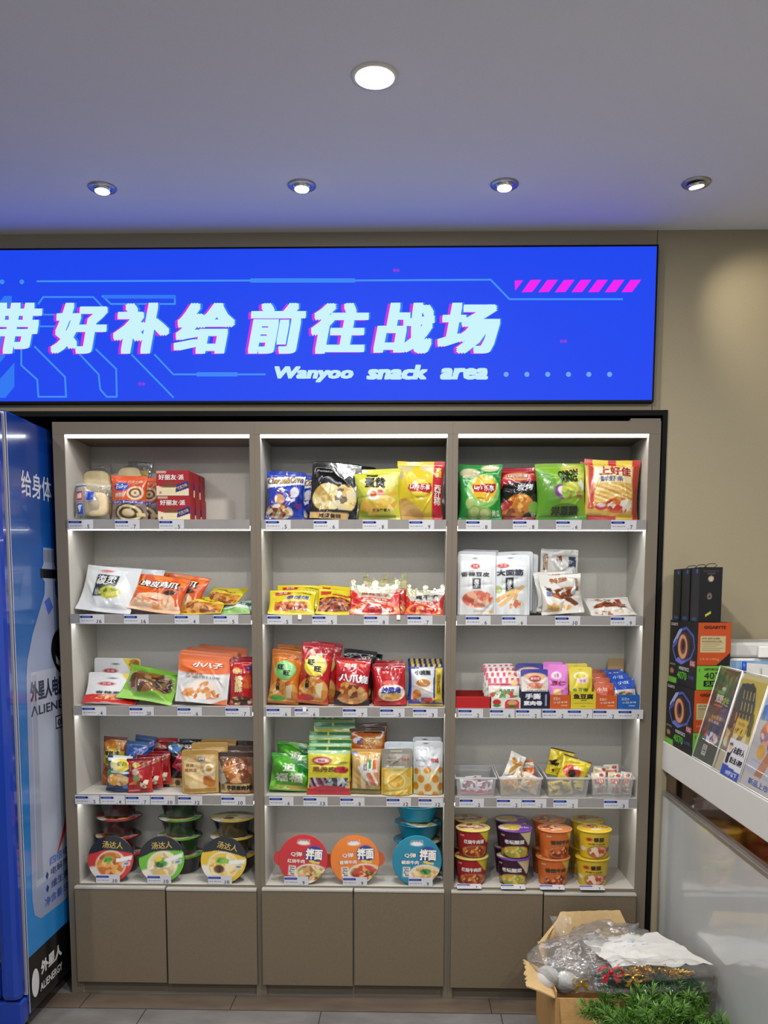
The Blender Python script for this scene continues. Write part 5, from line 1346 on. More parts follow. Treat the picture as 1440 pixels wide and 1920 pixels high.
_mg = [('r', 0, .60, 1, 1, '8a8478'), ('r', .3, .93, .66, .955, 'c8c4b8'), T('美好时光', .36, .75, .42, .035, 'd8d4c8'), T('芒果干', .76, .76, .24, .06, 'b03a2c', bold=.02), ('r', .18, .60, .34, .615, 'c8c4b8'), ('r', .4, .60, .74, .615, 'c8c4b8'), ('r', 0, .0, 1, .58, 'd2be6c'), ('e', .48, .30, .26, .15, 'd0a434'), ('o', .48, .30, .27, .16, .06, 'e6d690'), ('b', .48, .30, .22, .12, ['d0a434', 'e0bc54', 'c49628'], 18, 4), ('e', .10, .46, .17, .09, 'd4ac40'), ('e', .92, .48, .14, .10, 'd4ac40'), ('e', .08, .14, .16, .11, 'd4ac40'), ('e', .92, .12, .17, .10, 'd4ac40'), ('e', .54, .02, .2, .09, 'd4ac40'), ('r', .95, 0, 1, .6, 'd8c040')]
bag('snack_pouch', 'grey and yellow pouch of dried mango on the middle fourth shelf', 'snack bag', 714, 774, 1406, 4, '8a8478', _mg, Y=.014, t=.035, kind='pouch', tilt=(3, 7), mat_='printed_pouch')
bag('snack_pouch', 'white pouch with yellow foot standing behind the dried mango pouch', 'snack bag', 720, 780, 1393, 4, 'cdd6dc', [('r', 0, 0, 1, .42, 'd8b840'), ('e', .5, .95, .04, .006, '7a7a7a')], Y=.060, t=.035, kind='pouch', tilt=(3, 7), mat_='printed_pouch')
_om = [('r', 0, .74, 1, 1, 'd6dade'), ('e', .42, .95, .10, .012, '4a5a4a'), T('手作时刻', .26, .64, .34, .04, '9aa0a4'), T('柑橘', .72, .64, .26, .08, 'c83a30', bold=.03), ('r', .1, .52, .6, .535, 'a8a89c'), ('r', 0, 0, 1, .48, 'd8d2a8'), ('e', .48, .46, .13, .06, 'd08a2c'), ('e', .10, .44, .08, .06, 'd08a2c'), ('e', .93, .46, .08, .06, 'd08a2c'), ('e', .26, .30, .12, .075, 'd0882a'), ('e', .76, .30, .12, .075, 'd0882a'), ('e', .50, .14, .13, .08, 'd0882a'), ('e', .08, .16, .10, .075, 'd0882a'), ('e', .93, .15, .10, .075, 'd0882a'), ('e', .27, .01, .1, .06, 'd0882a'), ('e', .75, .01, .1, .06, 'd0882a')]
bag('snack_pouch', 'white and cream pouch printed with oranges, right end of the middle fourth shelf', 'snack bag', 776, 832, 1392, 4, 'd6dade', _om, Y=.024, t=.035, kind='pouch', tilt=(3, 6), yaw=-2, mat_='printed_foil', group='pouches printed with oranges', dups=[(-.002, .05, .006, 0, 'white and cream pouch printed with oranges, behind the right-end one')])

# right: four clear bins
def bin_(label, x0, x1, Y=.010, depth=.20):
    X, w, h, zs = dims(x0, x1, 1458, 4, Y, 0)
    e = empty('clear_bin', label, 'storage bin', (X, Y, zs), 'clear plastic bins')
    th = .0014
    W = w / 2 - .003
    hb = h + .004
    taper = .007
    g = MB()
    lo = [(-W + taper, taper, .0004), (W - taper, taper, .0004), (W - taper, depth - taper, .0004), (-W + taper, depth - taper, .0004)]
    hi = [(-W, 0, h), (W, 0, h), (W, depth, hb), (-W, depth, hb)]
    sh = lambda q, d: [(p[0] - math.copysign(d, p[0]), p[1] + (d if p[1] < depth / 2 else -d), p[2]) for p in q]
    ilo, ihi = [(p[0], p[1], p[2] + th) for p in sh(lo, th)], sh(hi, th)
    V = lo + hi + ilo + ihi
    F = [(3, 2, 1, 0), (8, 9, 10, 11)]
    for i in range(4):
        j = (i + 1) % 4
        F += [(i, j, 4 + j, 4 + i), (8 + j, 8 + i, 12 + i, 12 + j), (4 + i, 4 + j, 12 + j, 12 + i)]
    g.add(V, F, 'd8dce0')
    g.build('bin_body', 'clear_bin', e)
    r = MB()
    out = [(-W - .003, -.003, h), (W + .003, -.003, h), (W + .003, depth + .003, hb), (-W - .003, depth + .003, hb)]
    V = hi + out + [(p[0], p[1], p[2] - .005) for p in out] + [(p[0], p[1], p[2] + .0014) for p in hi] + [(p[0], p[1], p[2] + .0014) for p in out]
    F = []
    for i in range(4):
        j = (i + 1) % 4
        F += [(12 + i, 16 + i, 16 + j, 12 + j), (i, j, 4 + j, 4 + i), (4 + i, 4 + j, 8 + j, 8 + i), (16 + i, 4 + i, 4 + j, 16 + j)]
    r.add(V, F, 'd8dce0')
    r.build('rim', 'clear_rim', e)
    return X, w, zs, Y
_b1 = bin_('clear plastic bin, leftmost of four, holding a few pink and black packs', 853, 932)
_b2 = bin_('clear plastic bin, second from the left, holding tan and white snack packs', 934, 1018)
_b3 = bin_('clear plastic bin, third from the left, holding yellow packs that stick out', 1024, 1106)
_b4 = bin_('clear plastic bin, rightmost of four, holding white and red packs', 1107, 1190)
def loose(B, label, dx, dy, dz, w, h, base, art, tilt, yaw, roll, group, t=.02, mt='printed_foil', kind='pillow'):
    _seed[0] += 1
    mb, ymin = bag_mesh(w, h, t, kind, _seed[0], art, base, tilt, roll, 44, 50, None, 1.6)
    o = mb.build('snack_pack', mt)
    o.location = (B[0] + dx, B[3] + dy - ymin, B[2] + .003 + dz)
    o.rotation_euler = (0, 0, math.radians(yaw))
    return tag(o, label, 'small snack pack', group)
_k1 = [('r', 0, 0, 1, .2, 'c83a5a'), ('b', .5, .56, .4, .3, ['2a1c24', '7a2a44', 'd8d4d8', '4a2c38', 'b85a78'], 24, 3)]
_k1b = [('r', 0, 0, 1, .25, 'd88a3a'), ('b', .5, .6, .4, .3, ['2a2024', 'd8d4d8', '8a4a34', 'e0b080'], 24, 5)]
loose(_b1, 'pink and black pack lying left in the leftmost bin', -.022, .014, .0, .062, .062, 'd8d4d8', _k1, (52, 44), 10, 8, 'packs in the leftmost bin')
loose(_b1, 'pink and black pack lying right in the leftmost bin', .030, .016, .002, .060, .058, 'd8d4d8', _k1, (56, 48), -12, -8, 'packs in the leftmost bin')
loose(_b1, 'black pack with an orange foot lying behind the others in the leftmost bin', .012, .060, .006, .062, .060, 'd8d4d8', _k1b, (50, 40), 24, 4, 'packs in the leftmost bin')
_k2 = [('r', 0, .8, 1, 1, 'e0dcd4'), ('p', [(.1, .3), (.3, .2), (.9, .7), (.75, .8)], 'c8923c'), ('p', [(.3, .1), (.5, .1), (.95, .5), (.9, .6)], 'd8ac58'), ('b', .3, .66, .2, .12, ['c8923c', 'e0c080', 'd8842c'], 10, 3)]
loose(_b2, 'white pack with tan rolls sticking out top left of the second bin', -.030, .055, .032, .060, .100, 'e2ded8', _k2, (16, 22), 6, 24, 'packs in the second bin')
loose(_b2, 'tan snack pack leaning left at the front of the second bin', -.028, .012, .001, .064, .064, 'd0b06c', _k2, (16, 22), 4, -8, 'packs in the second bin')
loose(_b2, 'tan snack pack leaning right at the front of the second bin', .026, .013, .001, .066, .062, 'd8c8a8', _k2, (24, 30), -6, 22, 'packs in the second bin')
loose(_b2, 'orange tipped pack standing at the right back of the second bin', .048, .075, .020, .040, .085, 'd8742c', [('r', 0, .7, 1, .9, 'e8dcd0'), ('p', [(.3, .0), (.7, 0), (.6, .6), (.4, .6)], 'e8b070')], (4, 8), -20, -10, 'packs in the second bin')
loose(_b2, 'pale twisted pack lying across the middle of the second bin', .004, .045, .014, .070, .058, 'e0d8cc', _k2, (40, 40), 12, 40, 'packs in the second bin')
_k3 = [('r', 0, .94, 1, 1, '1c1a16'), ('e', .42, .50, .32, .22, 'c84424'), ('e', .44, .44, .14, .13, '2a2018'), ('p', [(.3, .1), (.45, .05), (.75, .4), (.65, .45)], '8a8a86'), ('b', .5, .1, .45, .10, ['2a2618', 'd8c430', '3a3420'], 16, 3)]
loose(_b3, 'yellow pack with a red circle sticking far out of the third bin, in front', .010, .030, .010, .100, .106, 'd9c228', _k3, (8, 14), -4, 18, 'yellow packs in the third bin', .026)
loose(_b3, 'yellow pack with a black edge, tallest, behind the red circle one', -.022, .072, .042, .092, .096, 'd9c228', [('r', 0, .94, 1, 1, '1c1a16'), ('p', [(0, .5), (.3, .6), (.2, .3)], '2a2618'), ('b', .5, .3, .4, .2, ['d9c228', '2a2618', 'e8d84a'], 14, 5)], (6, 12), 8, 14, 'yellow packs in the third bin')
loose(_b3, 'yellow pack lying at the bottom front of the third bin', -.020, .012, .0, .085, .052, 'd2b628', [('b', .5, .4, .45, .4, ['d2b628', '2a2618', 'b09a20', '6a5a1c'], 18, 7)], (30, 30), 0, -6, 'yellow packs in the third bin')
_k4 = [('r', .15, .50, .85, .74, 'd0482c'), ('l', .2, .54, .8, .70, 7, 0, ['d0482c', 'e8b0a0']), ('r', .46, .40, .54, .50, '3a2a24'), ('r', .3, .10, .7, .36, 'd0502c'), ('r', .8, .2, 1, .6, 'd8d090'), ('e', .2, .84, .14, .07, 'e0c878'), ('e', .7, .86, .16, .07, 'b8402c')]
for _i, (dx, dy, dz, yw, lb) in enumerate(((-.036, .012, 0, 4, 'front left in the rightmost bin'), (.014, .012, 0, -3, 'front middle in the rightmost bin'), (.052, .030, 0, -30, 'at the right wall of the rightmost bin'), (-.030, .070, .010, 8, 'behind the front left one in the rightmost bin'), (.022, .070, .016, -8, 'behind the front middle one in the rightmost bin'))):
    loose(_b4, 'white pack with red squares, ' + lb, dx, dy, dz, .052 if _i != 2 else .04, .078, 'e4ddd0', _k4, (4, 8), yw, (-4, 3, 2, 6, -6)[_i], 'white and red packs in the rightmost bin', .024)

# ================================================================== GOODS: BOTTOM SHELVES (noodles)
def disc_mesh(R, z0, dome, layers, base, na=96, nr=34, lip=.0022):
    """printed round lid, art in the unit square around it"""
    mb = MB()
    V, UV, F = [(0, 0, z0 + dome)], [(.5, .5)], []
    for i in range(1, nr + 1):
        r = R * i / nr
        for k in range(na):
            a = 2 * PI * k / na
            V.append((r * math.cos(a), r * math.sin(a), z0 + dome * (1 - (i / nr) ** 2)))
            UV.append((.5 + .5 * i / nr * math.cos(a), .5 + .5 * i / nr * math.sin(a)))
    for k in range(na):
        F.append((0, 1 + k, 1 + (k + 1) % na))
    for i in range(nr - 1):
        for k in range(na):
            a, b = 1 + i * na + k, 1 + i * na + (k + 1) % na
            F.append((a, a + na, b + na, b))
    UV = np.array(UV)
    C = paint(layers, UV[None, :, 0], UV[None, :, 1], base, 1.0, .03)[0]
    mb.add(V, F, C, True)
    b0 = len(mb.v)
    ring = [(p[0], p[1], p[2]) for p in V[-na:]] + [(p[0], p[1], p[2] - lip) for p in V[-na:]]
    mb.add(ring, [(k, na + k, na + (k + 1) % na, (k + 1) % na) for k in range(na)], [tuple(c) for c in C[-na:]] * 2, True)
    for L in layers:
        if L[0] != 't':
            continue
        for uv, F2, c, lv in place_text(L, 1.0):
            q, F3 = split_long((uv - .5) * 2 * R, F2, .014)
            rr = np.sqrt((q ** 2).sum(1)) / R
            mb.add(np.stack([q[:, 0], q[:, 1], z0 + dome * (1 - np.minimum(rr, 1) ** 2) + .0004 + .0003 * lv], 1), F3, c)
    return mb

def make_bowl(base_col, lid_base, lid_art, R=.081, H=.066, ears=False, mt='printed_cup'):
    """noodle bowl: tapered ribbed body + printed film lid; returns the two meshes"""
    b = MB()
    b.lathe([(R * .62, 0), (R * .66, .001), (R * .70, H * .12), (R * .88, H * .84), (R * .90, H * .86), (R * .97, H * .90), (R * 1.0, H * .93), (R * 1.0, H * .96), (R * .9, H * .965)], 56, base_col)
    if ears:
        for s in (-1, 1):
            pts = [(s * (R * .93 + R * .28 * math.cos(t)), R * .30 * math.sin(t)) for t in np.linspace(-PI / 2, PI / 2, 10)]
            n = len(pts)
            b.add([(x, y, H * .96) for x, y in pts] + [(x, y, H * .92) for x, y in pts], [tuple(range(n)), tuple(reversed(range(n, 2 * n)))] + [(i, n + i, n + (i + 1) % n, (i + 1) % n) for i in range(n)], base_col)
    bm_ = b.mesh('bowl_body')
    bm_.materials.append(MATS['dark_bowl'] if base_col == '17191c' else MATS[mt])
    lm = disc_mesh(R * .985, H * .985, .0025, lid_art, lid_base).mesh('lid')
    lm.materials.append(MATS['printed_gloss'])
    return bm_, lm

def bowl(meshes, label, loc, group, rx=0., ry=0., rz=0.):
    e = empty('noodle_bowl', label, 'instant noodle bowl', loc, group)
    e.rotation_euler = (math.radians(rx), math.radians(ry), math.radians(rz))
    for n, m in zip(('bowl_body', 'lid'), meshes):
        o = bpy.data.objects.new(n, m)
        COL.objects.link(o)
        o.parent = e
    return e

def shown_bowl(meshes, label, uc, R, H, group, Y=.006, rx=78., roll=0.):
    a = math.radians(rx)
    X = P(uc, 1606, Y)[0]
    z = ZS[5] + R * math.sin(a) - H * .93 * math.cos(a) + .0004
    y = Y + R * math.cos(a) + H * math.sin(a)
    e = bowl(meshes, label, (X, y, z), group, rx)
    for c in e.children:
        c.rotation_euler = (0, 0, math.radians(roll))
    return e

def ramen_lid(col, noodle, green=True, extra=()):
    return [('p', [(-.1, .60), (.36, .70), (.70, .66), (1.1, .56), (1.1, 1.1), (-.1, 1.1)], '15171b'), T('汤达人', .56, .80, .46, .15, 'b89a4a', bold=.03, rot=-8),
            ('e', .12, .20, .22, .16, 'e8e0d4'), ('e', .84, .16, .2, .12, col), ('e', .50, .38, .335, .30, 'e6dcc8'), ('b', .50, .38, .31, .275, noodle, 40, 4), ('e', .46, .50, .12, .06, '7aa83a'), ('b', .44, .47, .1, .06, ['5a9a2c', '8ab84a', '3a7a24'], 8, 3)] + list(extra) + [
            ('p', [(.62, .50), (.98, .55), (.96, .46), (.62, .42)], 'e8e6e2'), ('r', .76, .34, .92, .42, 'd8dce0'), ('r', .79, .36, .89, .40, '3a5a8a')]
RED = make_bowl('17191c', 'c8302a', ramen_lid('c8302a', ['d8842c', 'e0a050', 'c06a20', 'e8bc78', 'a84a18']))
GRN = make_bowl('17191c', '6ab42c', ramen_lid('6ab42c', ['e8d8b0', 'e0c890', 'f0e4c4', 'c8b080'], True, [('e', .62, .40, .09, .10, 'ece4d4'), ('e', .44, .52, .08, .06, 'e0c83c'), ('b', .48, .40, .14, .07, ['2a6a24', '4a9a34', '1c4a1c'], 9, 5), ('e', .46, .20, .08, .06, 'e0b84a')]))
YEL = make_bowl('17191c', 'dcb62c', ramen_lid('dcb62c', ['e8cc7a', 'e0bc58', 'd8a840', 'f0dc9c'], True, [('e', .64, .36, .10, .10, 'ecdcb0'), ('b', .42, .30, .12, .09, ['5a3420', '7a4a28', '3a2014'], 8, 6), ('e', .56, .48, .12, .05, '8ab84a')]))
def mix_lid(col, dark, name, noodle):
    return [('o', .5, .5, .96, .96, .03, 'e8d8d0'), ('r', .38, .82, .60, .90, 'e0d8d4'), ('r', .39, .86, .59, .90, dark), ('e', .49, .83, .11, .035, 'e8e4e0'), T('康师傅', .49, .87, .16, .035, 'f0e8e4'), T('Q弹', .36, .60, .24, .10, 'ece0d8', bold=.03, oc=dark),
            ('e', .72, .62, .18, .17, '23388c'), T('拌面', .72, .62, .34, .22, 'f0ead8', bold=.05, oc='23388c', ow=.10), ('p', [(.62, .50), (.84, .47), (.84, .42), (.64, .45)], 'd8c43a'), T(name, .36, .46, .36, .08, 'efe6de', bold=.03, oc=dark),
            ('e', .68, .22, .33, .20, 'ece6de'), ('e', .68, .24, .29, .155, 'd8a868'), ('b', .68, .24, .28, .15, noodle, 46, 4), ('r', .22, .17, .36, .36, 'e6e2dc'), ('l', .24, .19, .34, .34, 7, 90, ['2a2a2a', 'e6e2dc'])]
MR = make_bowl('b8352c', 'c02428', mix_lid('c02428', '8a1418', '红烧牛肉', ['c89a5a', 'a8642c', 'd8b070', '7a9a3a', '8a4a24', 'e0c898']), .086, .062, True)
MO = make_bowl('b8522a', 'e07a1e', mix_lid('e07a1e', 'a84a10', '香辣牛肉', ['b84a24', 'd8a060', '8a2c18', '6a9a3a', 'e0b878', 'c8342c']), .086, .062, True)
MT = make_bowl('1590ae', '0f7c98', mix_lid('0f7c98', '0a4a5e', '椒麻牛肉', ['d8b070', 'e0c48c', 'c8985a', 'e8d4a4']) + [('b', .68, .28, .12, .06, ['2a7a24', '4a9a34', '1c5a1c'], 10, 5)], .086, .062, False)

z5 = ZS[5] + .0006
shown_bowl(RED, 'noodle bowl standing on edge showing a red and black lid, leftmost on the bottom shelves', 204, .081, .066, 'noodle bowls standing on edge', roll=4)
shown_bowl(GRN, 'noodle bowl standing on edge showing a green and black lid', 300, .081, .066, 'noodle bowls standing on edge', roll=12)
shown_bowl(YEL, 'noodle bowl standing on edge showing a yellow and black lid', 417, .081, .066, 'noodle bowls standing on edge', roll=-4)
shown_bowl(MR, 'red noodle bowl standing on edge, leftmost in the middle cabinet', 567, .086, .062, 'noodle bowls standing on edge', roll=-3)
shown_bowl(MO, 'orange noodle bowl standing on edge, centre of the middle cabinet', 665, .086, .062, 'noodle bowls standing on edge', roll=3)
shown_bowl(MT, 'teal noodle bowl standing on edge, in front of the teal stack', 782, .086, .062, 'noodle bowls standing on edge', roll=-1)
_ord = ('lowest', 'second from the bottom', 'third from the bottom', 'topmost')
for meshes, nm, uc, n, pitch in ((RED, 'black noodle bowl with a red lid', 224, 4, .0655), (GRN, 'black noodle bowl with a green lid', 339, 4, .0655), (YEL, 'black noodle bowl with a yellow lid', 437, 3, .0655)):
    for k in range(n):
        bowl(meshes, nm + ', ' + (_ord[k] if k < n - 1 else 'topmost') + ' of its stack', (P(uc, 1560, .158)[0] + (.002, -.003, .002, 0)[k], .158, z5 + k * (pitch + .0028)), 'stacked black noodle bowls', 0, 0, (20, -15, 5, 30)[k])
for k in range(4):
    bowl(MT, 'teal noodle bowl, ' + _ord[k] + ' of the teal stack', (P(783, 1560, .156)[0] + (.001, -.002, .002, .0)[k], .1565, z5 + k * .0656), 'stacked teal noodle bowls', 0, 0, (0, 25, -20, 10)[k])

def cup_meshes(base, art, lid_base, lid_art, R=.0600, H=.098, rb=.047, na=150, nz=48):
    mb = MB()
    prof = lambda t: rb + (R * .94 - rb) * t
    th = np.linspace(0, 2 * PI, na + 1)
    t = np.linspace(0, 1, nz + 1)
    TH, TT = np.meshgrid(th, t)
    r = prof(TT)
    ang = TH - PI          # seam at the back, front (-y) in the middle
    G = np.stack([r * np.sin(ang), -r * np.cos(ang), .001 + TT * (H - .004)], 2)
    U = .5 + ang / PI      # front half spans 0..1
    C = paint(art, U, TT, base, PI * (R + rb) / 2 / H, .03)
    mb.add(G.reshape(-1, 3), grid_faces(nz, na), C.reshape(-1, 4), True)
    for L in art:
        if L[0] != 't':
            continue
        for uv, F2, c, lv in place_text(L, PI * (R + rb) / 2 / H):
            q = uv * np.array([PI * (R + rb) / 2, H])
            q, F3 = split_long(q, F2, .010)
            uv = q / np.array([PI * (R + rb) / 2, H])
            a = (uv[:, 0] - .5) * PI
            rr = prof(uv[:, 1]) + .0006 + .0003 * lv
            mb.add(np.stack([rr * np.sin(a), -rr * np.cos(a), .001 + uv[:, 1] * (H - .004)], 1), F3, c, True)
    mb.lathe([(rb * .9, .0), (rb, .001), (rb, .0012)], 48, base)
    mb.lathe([(R * .94, H - .006), (R * .99, H - .0055), (R, H - .0035), (R * .99, H - .0015), (R * .93, H - .001)], 48, lid_base, False)
    bm_ = mb.mesh('cup_body')
    bm_.materials.append(MATS['printed_cup'])
    lm = disc_mesh(R * .985, H - .0012, .0012, lid_art, lid_base, 72, 24, .001).mesh('lid')
    lm.materials.append(MATS['printed_gloss'])
    return bm_, lm
def cup_art(name, tint, accent, noodle, txt, tcol='f2ece6'):
    return [('p', [(.55, 1), (.95, 1), (.95, .5), (.78, .52)], accent), T('康师傅', .20, .82, .10, .07, 'e8d8c8'), T(name, .46, .60, .44, .16, tcol, bold=.04, oc=txt), ('e', .5, .20, .34, .26, '2a1a14'), ('e', .5, .22, .31, .22, 'd8a868'), ('b', .5, .22, .30, .21, noodle, 40, 4), ('r', .08, .06, .18, .3, tint)]
_lidr = [('b', .5, .56, .44, .34, ['e8d8b0', 'c8342c', 'e0c45a', 'b8562c', 'f0e8d8'], 26, 4), ('r', .5, .3, .9, .46, 'e8e0d8'), T('红烧牛肉面', .55, .38, .6, .12, 'b81c20', bold=.03)]
CU = [cup_meshes('a81c22', cup_art('红烧牛肉面', '8a1418', 'd8c43a', ['c8742c', 'a8401c', 'e0a860', '8a2c18'], '6a1014'), 'd8c86a', _lidr),
      cup_meshes('3a1430', cup_art('老坛酸菜', 'b89a3c', 'd8c89a', ['e0c04a', 'c8a838', 'd8d08a', '9aa03c'], '24081c') + [('e', .86, .62, .09, .2, 'e8dcc0'), ('r', .66, .0, .98, .12, 'b8a23c')], '6a3a9a', [('b', .38, .5, .38, .36, ['e0c04a', 'd8cc8a', 'c8a838', 'e8e0c0'], 22, 4), ('p', [(.55, .1), (1, .3), (1, .8), (.7, .7)], '6a2fa0'), T('老坛', .74, .44, .3, .16, 'e8e0f0', bold=.03)]),
      cup_meshes('d0682a', cup_art('香辣牛肉', 'e07a34', 'd8b84a', ['a83a1c', 'c8602c', 'e0a060', '7a2414'], 'a8481c', '2a3a24'), 'd8844a', [('b', .40, .58, .34, .24, ['e0b070', 'c8602c', 'a83a1c', 'e8c898'], 22, 4), ('r', .60, .3, .94, .8, 'e08a3c'), ('r', .66, .5, .82, .66, '8ab0d0'), T('香辣', .4, .26, .4, .14, 'f0e0d0', bold=.03)]),
      cup_meshes('dcb92a', [('e', .30, .72, .07, .07, 'b82a24'), T('番茄', .50, .72, .22, .17, '2a1c14', bold=.05), T('鸡蛋牛肉面', .46, .55, .36, .06, '6a4a1c', bold=.02), ('e', .14, .34, .08, .08, 'ece4d0'), ('e', .5, .25, .24, .24, '6a2a1c'), ('e', .5, .26, .21, .2, 'e0b890'), ('b', .5, .26, .2, .19, ['c8442c', 'e8b090', 'd87a4a', 'f0d8b8'], 20, 4), ('e', .80, .3, .09, .09, 'c03a28')], 'e0c038', [('b', .36, .62, .18, .14, ['c83a2c', 'd8883c'], 8, 4), ('e', .5, .34, .17, .08, 'ece4d4'), ('b', .74, .56, .2, .12, ['c83a2c', 'd8583c', 'e0c038'], 9, 6), T('番茄', .5, .78, .3, .12, '6a4a1c', bold=.03)])]
_cn = ('red beef noodle cup', 'dark purple noodle cup with a purple lid', 'orange spicy noodle cup', 'yellow tomato noodle cup')
for k, uc in enumerate((884, 963, 1037, 1111)):
    for row_, (yy, dx) in enumerate(((.0618, 0), (.1828, 0))):
        for lv in range(2):
            e = empty('noodle_cup', _cn[k] + ', ' + ('lower', 'upper')[lv] + ' one of the ' + ('front', 'rear') [row_] + ' pair', 'instant noodle cup', (max(P(uc, 1600, .062)[0], .4055) + dx + (.004 if lv else 0), yy, z5 + lv * .0992), 'noodle cups stacked two high',
                      math.radians((4, -6, 10, 2)[k] + (14 * lv if k == 2 else 4 * lv) + 20 * row_))
            for n, m in zip(('cup_body', 'lid'), CU[k]):
                o = bpy.data.objects.new(n, m)
                COL.objects.link(o)
                o.parent = e

# ================================================================== PRICE TAGS
def tag_mesh(price, flat=False):
    w, h = .0835, .0315
    m = MB()
    m.box((-w / 2, 0, 0), (w / 2, .0008, h), 'd6d6da')
    def q(u0, v0, u1, v1, c, k=1):
        m.add([(-w / 2 + u0 * w, -.0002 * k, v0 * h), (-w / 2 + u1 * w, -.0002 * k, v0 * h), (-w / 2 + u1 * w, -.0002 * k, v1 * h), (-w / 2 + u0 * w, -.0002 * k, v1 * h)], [(0, 1, 2, 3)], c)
    q(.05, .62, .50, .86, '2c44a4')
    for cx in (.05, .50):
        pts = [(-w / 2 + cx * w + .0038 * math.cos(a), -.0002, .74 * h + .0038 * math.sin(a)) for a in np.linspace(0, 2 * PI, 14)[:-1]]
        m.add(pts, [tuple(range(13))], '2c44a4')
    for k, (a, b) in enumerate(((.06, .14), (.17, .22), (.25, .36), (.39, .46), (.49, .55))):
        q(a, .30, b, .38, '8a8a98')
    q(.08, .71, .44, .76, '6a7cc4', 2)
    wd_ = .09 * len(str(price))
    for k, (V, F) in enumerate(text2d(str(price), .02)):
        m.add([(-w / 2 + (.80 + x * wd_) * w, -.0003 - .00003 * k, (.28 + y * .40) * h) for x, y in V], F, '33333c')
    q(.66, .10, .69, .16, '33333c')
    return m
_tags = {}
def price_tag(u, row, price, what, Y=-.0085):
    if price not in _tags:
        me = tag_mesh(price).mesh('price_tag')
        me.materials.append(MATS['printed_card'])
        _tags[price] = me
    o = bpy.data.objects.new('price_tag', _tags[price])
    COL.objects.link(o)
    z = LEDZ[row + 1] + .0012 if row < 5 else ZS[5] + .0006
    yy = proj((0, Y, z + .016))[1]
    o.location = (P(u + 23.5, yy, Y)[0], Y, z)
    return tag(o, 'white price tag ' + what, 'price tag', 'white price tags with a blue bar')
for u, row, price, what in (
    (128, 1, 5, 'below the bagged breads, left end of the rail'), (215, 1, 7, 'below the orange swiss roll packs'), (298, 1, 5, 'below the red pie cartons'),
    (498, 1, 5, 'below the small blue snack bag'), (588, 1, 6, 'below the black and cream crisp pouch'), (680, 1, 8, 'below the egg crisp bag'), (767, 1, 9, 'below the yellow crisp bag with the red band'),
    (874, 1, 8, 'below the green crisp bag'), (962, 1, 8, 'below the black and red crisp bag'), (1043, 1, 6, 'below the lime onion ring bag'), (1146, 1, 7, 'below the prawn stick bag'),
    (149, 2, 16, 'below the white bamboo shoot bag'), (232, 2, 16, 'below the orange chicken feet bag'), (327, 2, 4, 'below the flat yellow dried tofu bags'), (400, 2, 5, 'below the flat white, blue and green bag'),
    (501, 2, 5, 'below the leftmost yellow strip bags'), (585, 2, 5, 'below the yellow strip bag with a large window'), (682, 2, 8, 'below the two left crown packs'), (764, 2, 7, 'below the right crown pack'),
    (873, 2, 6, 'below the white bean curd pouches'), (941, 2, 6, 'below the white gluten strip pouches'), (1041, 2, 10, 'below the crumpled duck wing pack'), (1145, 2, 9, 'below the flat duck neck pack'),
    (153, 3, 4, 'below the white over red pouches'), (242, 3, 20, 'below the slumped green bag'), (332, 3, 6, 'below the orange and white tofu strip pouches'), (422, 3, 7, 'below the narrow red crunch bag'),
    (499, 3, 6, 'below the orange bag with the green disc'), (552, 3, 6, 'below the red bag with the yellow disc'), (642, 3, 7, 'below the octopus puff bag'), (712, 3, 5, 'below the plain red corn horn bag'), (774, 3, 3, 'below the blue and white noodle bag'),
    (859, 3, 2, 'below the empty red carton'), (918, 3, 6, 'below the white display carton'), (967, 3, 2, 'below the navy display carton'), (1017, 3, 2, 'below the orange carton with pink pouches'), (1064, 3, 7, 'below the yellow display carton'), (1112, 3, 2, 'below the orange carton beside the blue one'), (1159, 3, 7, 'below the blue display carton'),
    (140, 4, 5, 'at the far left end of the left fourth rail'), (188, 4, 4, 'below the small yellow and blue bag'), (235, 4, 7, 'below the front red peanut bag'), (282, 4, 10, 'below the black jerky bag'), (333, 4, 12, 'below the kraft egg pouches'), (414, 4, 10, 'below the brown meat steak pouches'),
    (504, 4, 6, 'below the crumpled green bags'), (568, 4, 13, 'below the fruit leather bags'), (637, 4, 8, 'below the wafer stick bag'), (724, 4, 12, 'below the dried mango pouch'), (784, 4, 12, 'below the pouches printed with oranges'),
    (861, 4, 2, 'below the leftmost clear bin'), (931, 4, 2, 'below the gap between the two left bins'), (978, 4, 2, 'below the second clear bin'), (1037, 4, 2, 'below the clear bin of yellow packs'), (1132, 4, 3, 'below the rightmost clear bin'),
    (179, 5, 10, 'in front of the red lidded bowl on edge'), (275, 5, 10, 'in front of the green lidded bowl on edge'), (389, 5, 10, 'in front of the yellow lidded bowl on edge'), (532, 5, 9, 'in front of the red bowl on edge'), (642, 5, 9, 'in front of the orange bowl on edge'), (765, 5, 9, 'in front of the teal bowl on edge')):
    price_tag(u, row, price, what, -.0085 if row < 5 else .0015)
for u, what in ((856, 'red beef'), (938, 'dark purple'), (1011, 'orange'), (1086, 'yellow')):
    o = price_tag(u, 5, 7, 'lying flat in front of the ' + what + ' noodle cups', .012)
    o.rotation_euler = (math.radians(-78), 0, 0)
    o.location = (P(u + 23.5, 1658, .002)[0], -.017, ZS[5] + .0016)
